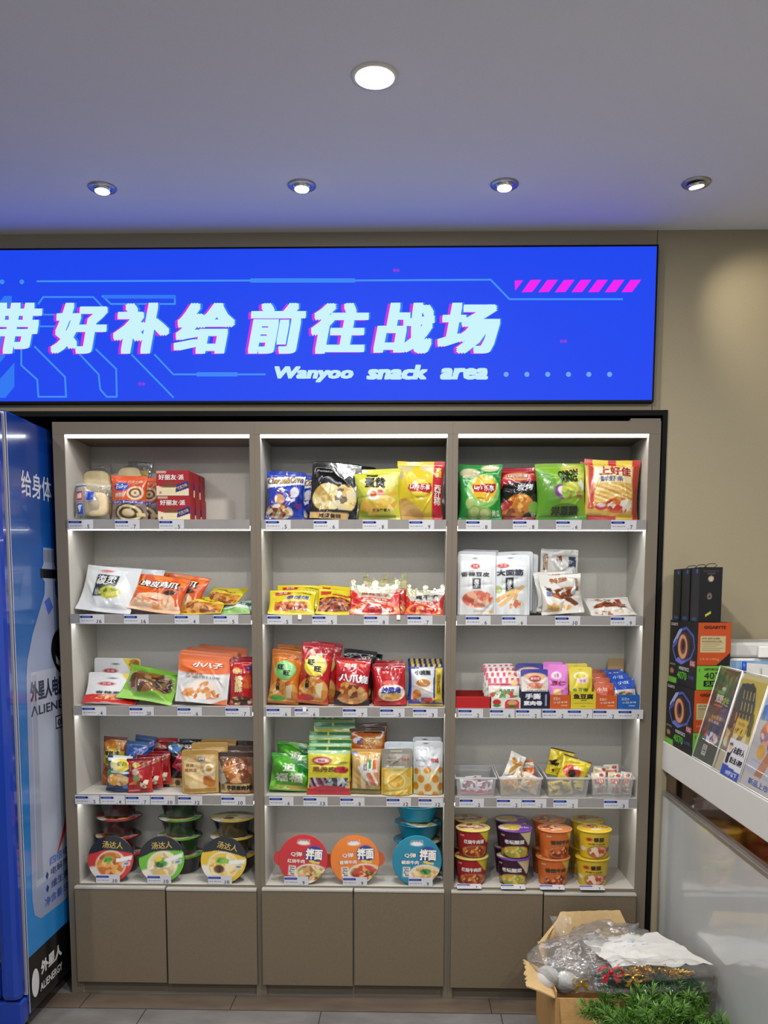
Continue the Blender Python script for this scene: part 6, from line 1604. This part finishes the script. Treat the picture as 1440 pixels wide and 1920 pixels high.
for (u, row), what in zip(((562, 2), (747, 2), (571, 3)), ('on the second rail, between two tags under the yellow strip bags', 'on the second rail under the gap between the crown packs', 'on the third rail, on the tag under the yellow disc bag')):
    z = LEDZ[row + 1] + .019
    p = P(u, proj((0, -.0105, z))[1], -.0105)
    o = boxo('rail_clip', (p[0] - .006, -.0105, z), (p[0] + .006, -.0092 if row == 3 else -.0062, z + .016), 'white_metal')
    tag(o, 'tiny white clip ' + what, 'clip', 'tiny white rail clips')

# ================================================================== COUNTER
CX = 1.040
CT = .914
ct = empty('reception_counter', 'glossy white reception counter running along the right edge', 'counter', (1.32, -1.2, 0))
child(boxo('counter_top', (CX, -2.3, .818), (1.66, -.001, CT), 'counter_white', None, .002), ct)
child(boxo('mirror_strip', (CX + .016, -2.3, .745), (1.64, -.006, .818), 'bronze_mirror'), ct)
child(boxo('front_panel', (CX + .004, -2.3, .0), (1.64, -.014, .733), 'counter_gloss', None, .001), ct)
child(boxo('panel_edge', (CX + .001, -2.3, .733), (1.64, -.006, .745), 'aluminium', None, .0015), ct)
child(boxo('corner_trim', (CX + .001, -.0135, .0), (CX + .03, -.001, .733), 'aluminium', None, .001), ct)

# --- graphics card cartons
_side = [('r', 0, 0, 1, 1, '121214'), T('GIGABYTE', .17, .94, .26, .045, 'd8d8d8', bold=.02), ('p', [(.12, .52), (.14, .66), (.34, .86), (.60, .92), (.86, .80), (.92, .62), (.80, .44), (.46, .32), (.24, .36)], '4a5cb4'),
         ('p', [(.16, .53), (.18, .65), (.37, .82), (.60, .88), (.83, .77), (.88, .62), (.77, .47), (.46, .36), (.27, .39)], '1c1c22'), ('p', [(.12, .56), (.14, .66), (.34, .86), (.46, .89), (.40, .80), (.22, .64)], '9ab0e0'), ('p', [(.12, .60), (.26, .72), (.36, .70), (.2, .58)], '3c58b8'), ('p', [(.24, .36), (.46, .32), (.62, .38), (.50, .42), (.32, .42)], '6a7cd0'),
         ('e', .50, .61, .22, .22, '5a2620'), ('e', .49, .60, .165, .19, 'd8a078'), ('e', .50, .61, .10, .125, '7a4030'), ('e', .51, .63, .055, .08, '2a1a18'),
         ('r', .76, .33, .94, .42, 'b8404a'), T('12G', .85, .375, .14, .06, 'e8e0e0', bold=.03), ('r', 0, 0, .30, .09, '6ab83c'), T('GEFORCE', .14, .30, .22, .03, 'a8a8a8'), ('e', .12, .19, .07, .04, 'b07a5a'), T('WINDFORCE', .56, .265, .36, .055, 'd8d8d8', bold=.02), T('4070', .50, .155, .34, .12, '5cc23a', bold=.02), T('SUPER', .82, .16, .2, .05, '4a6ab0'), ('r', .31, .0, .325, .34, '2a2c30')]
_end = [('r', 0, .37, 1, 1, 'c44c14'), ('p', [(1, .37), (1, .56), (.58, .37)], '151515'), T('GIGABYTE', .5, .93, .66, .045, '3a1208', bold=.04), ('r', .08, .56, .84, .80, 'c8b888'), T('RTX 4070 SUPER', .40, .765, .54, .025, '5a4a30'), T('GV-N407SWF3OC-12GD', .42, .725, .60, .02, '6a5a3c')] + \
       [('r', .14, .70 - .028 * k, .78 - .1 * (k % 3), .708 - .028 * k, '8a7a58') for k in range(5)] + [T('19.5/19kg', .38, .455, .56, .045, 'e8a070'), ('r', 0, 0, 1, .36, '74b83c'), T('GEFORCE RTX', .54, .31, .64, .035, '1c3410', bold=.03), T('4070', .54, .215, .62, .10, '16240e', bold=.012), ('r', .22, .05, .86, .14, '141a10'), T('SUPER', .54, .095, .50, .06, '74b83c', bold=.02), ('r', .07, .27, .09, .32, '1c3410')]
_gm = card_box_mesh(.098, .285, .203, '131315', _end, _side, '131315', 70, 110).mesh('graphics_card_carton')
_gm.materials.append(MATS['printed_card'])
for k, lb in enumerate(('black, orange and green graphics card carton, standing on the counter', 'black, orange and green graphics card carton, stacked on top under the black boxes')):
    o = bpy.data.objects.new('graphics_card_carton', _gm)
    COL.objects.link(o)
    o.location = (CX + .054 + .004 * k, -.297, CT + .0005 + k * .2035)
    tag(o, lb, 'carton', 'stacked graphics card cartons')
_zb = CT + .0005 + 2 * .2035
_bx = [T('MECHANICAL', .5, .93, .7, .025, '5a5a60'), T('GAMING', .5, .885, .36, .03, '6a6a70'), ('e', .5, .79, .12, .05, 'c8b49a'), ('e', .46, .47, .10, .055, '8a7a68'), ('e', .46, .47, .05, .03, '2a2420'), ('p', [(.30, .13), (.54, .20), (.56, .16), (.32, .10)], 'd8d03c')]
_bs = [('r', .04, .0, .96, 1, '1a1b1e'), ('r', .06, .02, .94, .98, '202226'), ('e', .66, .93, .12, .03, '2a6ab0'), ('r', .5, .68, .53, .76, '5a5a5a'), ('e', .5, .05, .3, .03, '24508a')]
_bmx = card_box_mesh(.067, .078, .163, '0e0e10', _bx, _bs, '0e0e10', 34, 44).mesh('box_body')
_bmx.materials.append(MATS['printed_card'])
for k, lb in enumerate(('black upright gadget box with two round prints and a yellow mark, nearest of three', 'black upright gadget box, middle of three on the graphics card cartons', 'black upright gadget box, furthest back of three by the wall')):
    e = empty('gadget_box', lb, 'box', (CX + .043, -.290 + k * .092, _zb + .0005), 'black gadget boxes in a row')
    o = bpy.data.objects.new('box_body', _bmx)
    COL.objects.link(o)
    o.parent = e
    h = MB()
    h.tube([(-.012, .03, .163), (.0, .03, .173), (.02, .03, .1745), (.026, .03, .169), (.018, .03, .163)], .0012, 6)
    h.build('hang_tab', 'black_plastic', e)

# --- leaning acrylic holders with posters facing left
def poster(name, label, cat, y0, y1, x0, z0, height, ang, art, base, inset=.004, grid=(70, 96), group=None, holder=True):
    a = math.radians(ang)
    s, c = math.sin(a), math.cos(a)
    w = y0 - y1
    e = empty(name, label, cat, (x0, y0, z0), group)
    def pt(u, v, off=0):   # metres along the edge, up the slope, off the face
        return np.array([s * v - c * off, -u, c * v + s * off])
    u = np.linspace(inset, w - inset, grid[0] + 1)
    v = np.linspace(inset, height - inset, grid[1] + 1)
    U, V = np.meshgrid(u, v)
    G = np.stack([s * V, -U, c * V], 2) + np.array([0, 0, .001])
    UU, VV = (U - inset) / (w - 2 * inset), (V - inset) / (height - 2 * inset)
    C = paint(art, UU, VV, base, w / height, 1.0 / grid[0])
    m = MB()
    m.add(G.reshape(-1, 3), grid_faces(grid[1], grid[0]), C.reshape(-1, 4))
    decals(m, art, G, w - 2 * inset, height - 2 * inset, .0005, False)
    corners = [G[0, 0], G[0, -1], G[-1, -1], G[-1, 0]]
    back = [p + np.array([c * .0005, 0, -s * .0005]) for p in corners]
    m.add(corners + back, [(7, 6, 5, 4), (0, 4, 5, 1), (1, 5, 6, 2), (2, 6, 7, 3), (3, 7, 4, 0)], 'e8e6e0')
    m.build('poster', 'printed_card', e)
    if holder:
        for nm, off in (('front_sheet', .0012), ('rear_sheet', -.0035)):
            q = [pt(0, 0, off), pt(w, 0, off), pt(w, height, off), pt(0, height, off)]
            q2 = [p + np.array([-c, 0, s]) * .0018 for p in q]
            g = MB()
            g.hull([p + np.array([0, 0, .0012]) for p in q2], [p + np.array([0, 0, .0012]) for p in q])
            g.build(nm, 'clear_acrylic', e)
        g = MB()      # polished bright edges and the foot
        for p, q in ((pt(0, 0, .002), pt(0, height, .002)), (pt(w, 0, .002), pt(w, height, .002)), (pt(0, height, .002), pt(w, height, .002)), (pt(0, .001, .002), pt(w, .001, .002))):
            g.tube([p + np.array([0, 0, .0016]), q + np.array([0, 0, .0016])], .0016, 6)
        g.build('polished_edge', 'white_metal', e)
        g = MB()
        g.box((.0, -w, .0002), (.085, 0, .0022))
        g.build('foot_plate', 'clear_acrylic', e)
    return e
_p1 = [('b', .5, .5, .5, .5, ['24301f', '2c3a26', '33301f', '283020', '3a3a2a'], 60, 3, 1), ('b', .5, .88, .5, .12, ['2a4024', '3c5a30', '5a3a24', '2c3020', '8a5a3a'], 40, 4, 1), ('b', .5, .52, .5, .12, ['4a2a24', '5a2c2a', '3c3028', '6a3a2c'], 30, 5, 1), ('b', .5, .36, .5, .06, ['24304a', '3a2a2a', '5a4a34'], 16, 8, 1),
       T('荒野', .38, .68, .34, .09, 'd8d4c8', bold=.05), T('求生', .70, .665, .30, .09, '8ab03c', bold=.05), ('r', .20, .73, .52, .765, '6a9a4a'), ('e', .44, .79, .09, .02, 'c8c8c8'), ('r', .2, .60, .6, .61, 'c88a7a'), T('全新版本', .5, .475, .5, .045, 'd8a04a', bold=.03), T('好礼相送', .44, .43, .5, .035, 'e0c8b8', bold=.02),
       ('b', .52, .26, .34, .06, ['c83a34', 'e0dcd8', '3a4a9a', '7a2a24', 'e8a890'], 16, 6), ('r', .30, .06, .50, .17, 'c8ccc8'), ('l', .32, .07, .48, .16, 8, 90, ['c8ccc8', '3a3a3a'])]
poster('poster_stand', 'leaning acrylic stand with a dark green game poster, beside the graphics card cartons', 'sign stand', -.300, -.478, CX + .006, CT + .0004, .285, 15, _p1, '28321f', group='leaning acrylic stands')
_slots = [('p', [(.20 + .13 * i + .045 * j, .84 - .115 * j), (.235 + .13 * i + .045 * j, .835 - .115 * j), (.275 + .13 * i + .045 * j, .755 - .115 * j), (.24 + .13 * i + .045 * j, .76 - .115 * j)], 'b8a04a') for i in range(-1, 5) for j in range(4) if .12 < .2 + .13 * i + .045 * j < .80]
_p2 = [('r', 0, 0, 1, 1, 'cdb436'), ('r', .0, .95, 1, 1, 'd8cc8a'), ('p', [(.06, .90), (.48, .92), (.62, .88), (.90, .58), (.92, .42), (.1, .40), (0, .44), (0, .8)], '16140f')] + _slots + [('b', .45, .26, .5, .22, ['a89a6a', 'c8ba88', 'd8cc9c', '8a7c4c', 'e0d8b0', '6a5a34'], 60, 4), ('r', .28, .40, .72, .56, 'd6bc2c'), T('泡面', .5, .51, .28, .035, '8a7a1c'), ('b', .48, .44, .16, .035, ['6a5014', 'e0c83c', '3a2c10', 'c8a42c'], 10, 6), ('r', .0, .0, .4, .2, 'c8ba9a')]
poster('poster_stand', 'leaning acrylic stand with a yellow noodle poster and a black slotted basket on it', 'sign stand', -.485, -.672, CX + .006, CT + .0004, .285, 15, _p2, 'cdb436', group='leaning acrylic stands')
_p3 = [('r', 0, 0, 1, 1, 'b8b8c4'), ('r', 0, .62, 1, 1, '2f6ac4'), ('b', .5, .74, .5, .12, ['2f6ac4', '5a9ad8', 'a8c8e8', '3a7ad0'], 26, 4, 1), ('b', .34, .52, .22, .12, ['b83a3a', 'e0a080', 'c8c8d0', '8a5a9a', 'd8743a'], 20, 5), ('p', [(.3, .12), (.5, .1), (.86, .62), (.72, .66)], 'b8723c'), ('e', .30, .34, .12, .07, 'd8a03c'), ('e', .5, .42, .08, .05, '3a3a5a'), ('b', .75, .35, .2, .14, ['d8d4d0', '3a5a9a', 'c87a5a'], 12, 8), ('r', 0, 0, 1, .12, 'c8c4c4'), T('新品上市', .5, .06, .6, .06, '2f5aa4', bold=.03)]
poster('poster_stand', 'leaning acrylic stand with a blue and white colourful poster, at the right edge', 'sign stand', -.680, -.895, CX + .006, CT + .0004, .285, 15, _p3, 'b8b8c4', group='leaning acrylic stands')
_p4 = [('r', 0, 0, 1, 1, 'd2d2d6'), T('未成年人', .64, .74, .58, .20, '2a2a34', bold=.04), T('禁止进入网吧', .63, .46, .66, .17, '2a2a34', bold=.04), ('p', [(.0, .0), (1, .0), (1, .20), (.0, .30)], '2a48a8'), T('18岁以下', .58, .11, .6, .14, 'd8dcec', bold=.03),
       ('e', .15, .84, .10, .05, '24242c'), ('e', .15, .74, .075, .09, 'd8a890'), ('p', [(.05, .62), (.25, .62), (.22, .30), (.08, .30)], '24242c'), ('p', [(.20, .6), (.30, .78), (.33, .76), (.25, .54)], '24242c')]
poster('notice_card', 'small white notice card banning minors, with a blue foot, before the yellow poster', 'notice', -.545, -.678, 1.030, CT + .0004, .105, 15, _p4, 'd2d2d6', .002, (40, 30), None, False)
_o = [o for o in bpy.data.objects if o.name == 'notice_card'][0]
_o.location.x = CX + .0012
_o.location.z = CT + .0004

# --- white storage box, papers and pen behind the stands
sb = empty('storage_box', 'white plastic storage box with a latch, at the wall behind the papers', 'storage box', (1.36, -.13, CT + .0005))
child(boxo('box_body', (1.165, -.245, CT + .0005), (1.56, -.02, CT + .300), 'white_metal', None, .012), sb)
child(boxo('lid', (1.16, -.250, CT + .300), (1.565, -.015, CT + .345), 'paper_white', None, .008), sb)
child(boxo('latch', (1.245, -.262, CT + .300), (1.345, -.2505, CT + .335), 'white_metal', None, .003), sb)
child(boxo('blue_band', (1.164, -.2475, CT + .262), (1.561, -.2452, CT + .290), 'blue_plastic'), sb)
_pp = MB()
for k in range(3):
    s = .05 * k
    _pp.hull([(1.20 + s, -.30 - .012 * k, CT + .001), (1.52 + s * .3, -.30 - .012 * k, CT + .001), (1.52 + s * .3, -.2965 - .012 * k, CT + .001), (1.20 + s, -.2965 - .012 * k, CT + .001)],
             [(1.20 + s, -.268 - .012 * k, CT + .285 - .012 * k), (1.52 + s * .3, -.268 - .012 * k, CT + .262 - .012 * k), (1.52 + s * .3, -.2645 - .012 * k, CT + .262 - .012 * k), (1.20 + s, -.2645 - .012 * k, CT + .285 - .012 * k)])
tag(_pp.build('paper_stack', 'paper_white'), 'white sheets of paper leaning against the white storage box', 'papers')
pn = empty('pen', 'blue capped pen standing between the cartons and the papers', 'pen', (1.155, -.36, CT))
m = MB()
m.tube([(1.175, -.335, CT + .02), (1.182, -.318, CT + .258)], .004, 10)
child(m.build('barrel', 'white_metal'), pn)
m = MB()
m.tube([(1.182, -.318, CT + .258), (1.183, -.315, CT + .292)], .0065, 12)
child(m.build('cap', 'pen_blue'), pn)
ph = empty('pen_cup', 'plain white pen cup hidden behind the green poster stand', 'pen cup', (1.175, -.335, CT + .0005))
m = MB()
m.lathe([(.0, .0), (.028, .0), (.031, .10), (.029, .10), (.026, .003), (.0, .003)], 24, cap=False)
m.build('cup', 'white_metal', ph)

# ================================================================== HEAP OF DECORATIONS ON THE FLOOR
BX0, BX1, BY0, BY1, BZ = .615, .985, -.50, -.13, .262
cb = empty('cardboard_box', 'open brown cardboard box with raised flaps, on the floor before the right cabinet', 'cardboard box', (.80, -.31, 0))
th = .004
_b = MB()
_b.box((BX0, BY0, .0005), (BX1, BY1, .006)).box((BX0, BY0, .006), (BX0 + th, BY1, BZ)).box((BX1 - th, BY0, .006), (BX1, BY1, BZ)).box((BX0 + th, BY0, .006), (BX1 - th, BY0 + th, BZ - .02)).box((BX0 + th, BY1 - th, .006), (BX1 - th, BY1, BZ))
child(_b.build('box_body', 'cardboard'), cb)
def flap(name, a, b, c, d, jag=0., seed=1, m_='kraft_light'):
    """quad a-b (hinge) to d-c (free edge); jag = torn free edge"""
    rs = np.random.RandomState(seed)
    a, b, c, d = map(np.array, (a, b, c, d))
    n = 18
    nrm = np.cross(b - a, d - a)
    nrm = nrm / np.linalg.norm(nrm) * .0022
    V, F = [], []
    for i in range(n + 1):
        t = i / n
        lo, hi = a * (1 - t) + b * t, d * (1 - t) + c * t
        k = 1 - jag * rs.rand()
        mid = (lo + hi) / 2 + nrm * 1.5 * math.sin(t * 5 + seed)
        hi = lo + (hi - lo) * k
        V += [lo - nrm, mid - nrm, hi - nrm, hi + nrm, mid + nrm, lo + nrm]
    for i in range(n):
        p, q = i * 6, i * 6 + 6
        for j in range(6):
            F.append((p + j, p + (j + 1) % 6, q + (j + 1) % 6, q + j))
    F += [tuple(reversed(range(6))), tuple(n * 6 + j for j in range(6))]
    g = MB()
    g.add(V, F)
    return child(g.build(name, m_), cb)
_f1, _f2 = P(1051, 1709, -.10), P(1150, 1705, -.10)
flap('flap', (BX0 + .03, BY1, BZ), (BX1 - .05, BY1, BZ), tuple(_f2 + np.array([.02, 0, 0])), tuple(_f1), .03, 2)
_l1, _l2 = P(1048, 1722, -.16), P(1010, 1775, -.32)
flap('flap', (BX0, BY1 - .02, BZ), (BX0, BY0 + .08, BZ), tuple(_l2), tuple(_l1), .08, 3)
_t1, _t2 = P(979, 1798, -.42), P(984, 1848, -.50)
flap('flap', (BX0 - .002, BY0 + .11, BZ - .003), (BX0 - .002, BY0, BZ - .02), tuple(_t2), tuple(_t1), .16, 5)
flap('flap', (BX0 + .01, BY0, BZ - .02), (BX1 - .02, BY0, BZ - .02), (BX1 - .03, BY0 - .030, BZ - .13), (BX0 + .02, BY0 - .030, BZ - .14), .03, 7, 'cardboard')

def crumple(c, r, seed, n=64, m=40, amp=.012, flat=1.0, sq=2.4, fold=26):
    """closed crumpled plastic skin around an ellipsoid"""
    rs = np.random.RandomState(seed)
    th_ = np.linspace(0, 2 * PI, n, endpoint=False)
    ph = np.linspace(.02, PI - .02, m + 1)
    TH, PH = np.meshgrid(th_, ph)
    D = np.stack([np.sin(PH) * np.cos(TH), np.sin(PH) * np.sin(TH), np.cos(PH)], 2)
    D = np.sign(D) * np.abs(D) ** (2 / sq)
    R = np.zeros_like(TH)
    Dn = D / np.linalg.norm(D, axis=2, keepdims=True)
    for _ in range(fold):
        a = rs.randn(3)
        a /= np.linalg.norm(a)
        b = rs.randn(3)
        b /= np.linalg.norm(b)
        w_ = rs.uniform(.03, .10)
        R += rs.choice([-1, 1.2]) * amp * rs.uniform(.3, 1) * np.exp(-((Dn @ a - rs.uniform(-.7, .7)) / w_) ** 2) * np.clip(Dn @ b + .3, 0, 1)
    pts = np.array(c) + D * np.array(r) + Dn * R[..., None]
    V = pts.reshape(-1, 3)
    F = [(i * n + k, (i + 1) * n + k, (i + 1) * n + (k + 1) % n, i * n + (k + 1) % n) for i in range(m) for k in range(n)]
    F += [tuple(range(n)), tuple(m * n + k for k in reversed(range(n)))]
    g = MB()
    g.add(V, F, None, True)
    return g

# clear bag of white balls lying over the left edge of the box
_c = P(1083, 1808, -.37)
pb = empty('plastic_bag', 'big crumpled clear plastic bag lying over the box', 'plastic bag', (_c[0], _c[1], .30))
child(crumple((_c[0] + .005, _c[1], _c[2] - .002), (.150, .125, .058), 4, amp=.016).build('bag_film', 'clear_wrap'), pb)
_n1, _n2 = P(1052, 1735, -.30), P(1060, 1778, -.33)
g = MB()
_rs = np.random.RandomState(3)
_V = []
for i in range(13):
    t = i / 12
    for k in range(9):
        s = k / 8 - .5
        p = np.array(_n2) * (1 - t) + np.array(_n1 + np.array([-.005, 0, .032])) * t
        _V.append(p + np.array([s * (.018 + .05 * t), .010 * math.sin(s * 14 + t * 5) + .004 * _rs.randn(), .006 * math.sin(s * 9 + t * 7)]))
g.add(_V, [(i * 9 + k, i * 9 + k + 1, i * 9 + k + 10, i * 9 + k + 9) for i in range(12) for k in range(8)], None, True)
child(g.build('twisted_neck', 'clear_wrap'), pb)
_c2 = P(1150, 1752, -.20)
pb2 = crumple((_c2[0], _c2[1], _c2[2] - .012), (.125, .085, .040), 9, amp=.012).build('plastic_bag', 'clear_wrap')
tag(pb2, 'smaller clear plastic bag bunched behind the white paper sheet', 'plastic bag')
for (u, v, r_, lb) in ((1026, 1834, .036, 'white foam ball inside the clear bag, left one'), (1060, 1842, .033, 'white foam ball inside the clear bag, right one')):
    p = P(u, v, -.43)
    g = MB()
    g.ball(p, r_, None, 28, 18)
    tag(g.build('foam_ball', 'foam_white'), lb, 'ornament', 'white foam balls')

# white printed paper sheet on top
def sheet(c00, c10, c11, c01, seed, amp=.012, nu=36, nv=24, thick=.0012):
    rs = np.random.RandomState(seed)
    u, v = np.meshgrid(np.linspace(0, 1, nu + 1), np.linspace(0, 1, nv + 1))
    q = lambda c: np.array(c)[None, None, :]
    A = q(c00) * ((1 - u) * (1 - v))[..., None] + q(c10) * (u * (1 - v))[..., None] + q(c11) * (u * v)[..., None] + q(c01) * ((1 - u) * v)[..., None]
    hgt = .012 * np.sin(u * PI) * np.sin(v * PI)
    for _ in range(14):
        an, x0, y0, w_ = rs.uniform(0, PI), rs.rand(), rs.rand(), rs.uniform(.015, .05)
        d = (u - x0) * math.sin(an) - (v - y0) * math.cos(an)
        hgt += rs.choice([-1, 1]) * amp * rs.uniform(.2, .6) * np.exp(-(d / w_) ** 2)
    A[..., 2] += hgt
    g = MB()
    V = A.reshape(-1, 3)
    B = V - np.array([0, 0, thick])
    n = len(V)
    g.add(np.concatenate([V, B]), grid_faces(nv, nu) + grid_faces(nv, nu, n, True), None, True)
    return g, A
_q = [P(1150, 1812, -.60), P(1338, 1809, -.60), P(1232, 1749, -.22), P(1092, 1764, -.26)]
g, A = sheet(*_q, 5)
ps = g.build('paper_sheet', 'paper_white')
tag(ps, 'large creased white paper sheet lying on top of the heap by the counter', 'paper sheet')
g = MB()
_rs = np.random.RandomState(8)
for k in range(4):
    x = .30
    while x < .62:
        w_ = _rs.uniform(.01, .05)
        uu, vv = np.array([x, x + w_, x + w_, x]), np.array([.74 - .07 * k, .74 - .07 * k, .755 - .07 * k, .755 - .07 * k])
        if _rs.rand() > .45:
            g.add(sample(A, uu, vv) + np.array([0, 0, .0009]), [(0, 1, 2, 3)])
        x += w_ + .012
o = g.build('faint_print', 'blue_plastic', ps)

# clear pack of tinsel along the front
_p0, _p1 = P(1108, 1842, -.64), P(1340, 1836, -.64)
_pc = (_p0 + _p1) / 2
dp = crumple((_pc[0], -.615, _pc[2] + .002), ((_p1[0] - _p0[0]) / 2 - .002, .055, .029), 12, n=90, amp=.012, sq=5.0).build('decoration_pack', 'clear_film_pack')
tag(dp, 'long clear plastic pack of Christmas decorations lying on the green garland', 'decoration pack')

def sprig(g, gs, base, d, L, n, nl, rs, wd_=.0016, droop=.3):
    """twig with needles all round"""
    d = Vector(d).normalized()
    side = d.orthogonal().normalized()
    p = Vector(base)
    pts = [p.copy()]
    for i in range(6):
        p = p + d * L / 6
        d = (d + Vector((0, 0, -droop * .06)) + Vector(rs.randn(3)) * .05).normalized()
        pts.append(p.copy())
    gs.tube(pts, .0010, 5)
    for i in range(n):
        t = (i + rs.rand()) / n
        k = min(5, int(t * 6))
        f = t * 6 - k
        b = pts[k] * (1 - f) + pts[k + 1] * f
        ax = (pts[k + 1] - pts[k]).normalized()
        s1 = ax.orthogonal().normalized()
        s2 = ax.cross(s1)
        a = rs.rand() * 2 * PI
        dr = (ax * rs.uniform(.5, .9) + (s1 * math.cos(a) + s2 * math.sin(a)) * rs.uniform(.6, 1)).normalized()
        l = nl * rs.uniform(.7, 1.15) * (1 - .3 * t)
        w1 = dr.orthogonal().normalized() * wd_
        w2 = dr.cross(w1).normalized() * wd_
        q = b + dr * l * .55
        e_ = b + dr * l
        V = [b, q + w1, q - w1 * .5 + w2 * .87, q - w1 * .5 - w2 * .87, e_]
        g.add(V, [(0, 1, 2), (0, 2, 3), (0, 3, 1), (4, 2, 1), (4, 3, 2), (4, 1, 3)])

_rs = np.random.RandomState(21)
ga, gs = MB(), MB()
_a, _bq = P(1128, 1880, -.66), P(1356, 1890, -.66)
for i in range(190):
    t = _rs.rand()
    x = _a[0] + .01 + t * (_bq[0] - _a[0] - .03)
    y = -.60 - _rs.rand() * .19
    z = .03 + (_rs.rand() ** .55) * (.275 - .05 * abs(t - .4))
    dx, dy, dz = _rs.randn() * .5 + (t - .5) * .9, -abs(_rs.randn()) * .6, _rs.rand() * .9 + .1
    if x + .08 * dx > CX - .06: dx = -abs(dx) * .5
    sprig(ga, gs, (x, y, z), (dx, dy, dz), .08, 56, .036, _rs, .0019)
gl = empty('pine_garland', 'bushy green artificial pine garland heaped on the floor at the bottom right', 'garland', (.9, -.7, 0))
child(ga.build('needles', 'needle_green'), gl)
child(gs.build('twigs', 'twig_brown'), gl)
# darker tinsel inside the pack
ga, gs = MB(), MB()
for i in range(260):
    t = _rs.rand()
    x = _p0[0] + .035 + t * (_p1[0] - _p0[0] - .085)
    sprig(ga, gs, (x, -.612 + _rs.uniform(-.028, .01), _pc[2] - .020 + _rs.rand() * .032), (_rs.randn(), _rs.randn() * .5, _rs.randn() * .25), .024, 40, .012, _rs, .0013)
tg = empty('tinsel_garland', 'dark green tinsel inside the clear decoration pack', 'tinsel', (_pc[0], -.612, _pc[2] - .03))
child(ga.build('tinsel', 'needle_dark'), tg)
child(gs.build('wire', 'twig_brown'), tg)
ga, gs = MB(), MB()
for i in range(80):
    t = _rs.rand()
    x = _p0[0] + .09 + t * (_p1[0] - _p0[0] - .16)
    sprig(ga, gs, (x, -.618 + _rs.uniform(-.02, .01), _pc[2] + .010 + _rs.rand() * .008), (_rs.randn(), _rs.randn() * .5, _rs.randn() * .3), .022, 26, .010, _rs, .0014)
tg = empty('tinsel_garland', 'gold tinsel on top of the dark green tinsel in the pack', 'tinsel', (_pc[0], -.618, _pc[2]))
child(ga.build('tinsel', 'gold_foil'), tg)
child(gs.build('wire', 'twig_brown'), tg)
def bow(c, s, m_, label, cat):
    e = empty('bow' if 'bow' in label else 'ornament', label, cat, c)
    g = MB()
    for sg_ in (-1, 1):
        V, F = [], []
        n = 16
        for i in range(n + 1):
            a = PI * 2 * i / n
            r_ = s * (1 - math.cos(a)) / 2
            for k in (-1, 1):
                V.append((sg_ * r_ * 1.1, k * s * .22 * (.4 + r_ / s), s * .42 * math.sin(a)))
        for i in range(n):
            F.append((2 * i, 2 * i + 1, 2 * i + 3, 2 * i + 2))
        g.add(V, F, None, True)
    g.build('loops', m_, e)
    g = MB()
    g.ball((0, 0, 0), s * .22, None, 14, 9)
    g.build('knot', m_, e)
    g = MB()
    for sg_ in (-1, 1):
        g.hull([(sg_ * .001, -.001, -s * .1), (sg_ * s * .3, -.001, -s * .1), (sg_ * s * .3, .001, -s * .1), (sg_ * .001, .001, -s * .1)], [(sg_ * s * .45, -.004, -s * 1.0), (sg_ * s * .9, -.004, -s * .9), (sg_ * s * .9, -.002, -s * .9), (sg_ * s * .45, -.002, -s * 1.0)])
    g.build('tails', m_, e)
    return e
bow(tuple(P(1146, 1822, -.665)), .030, 'red_ribbon', 'red ribbon bow inside the clear decoration pack', 'bow')
bow(tuple(P(1187, 1834, -.668)), .024, 'gold_foil', 'gold bow right of the red ribbon bow in the pack', 'bow')
bow(tuple(P(1090, 1842, -.50)), .024, 'gold_foil', 'pale gold bow beside the white foam balls', 'bow')
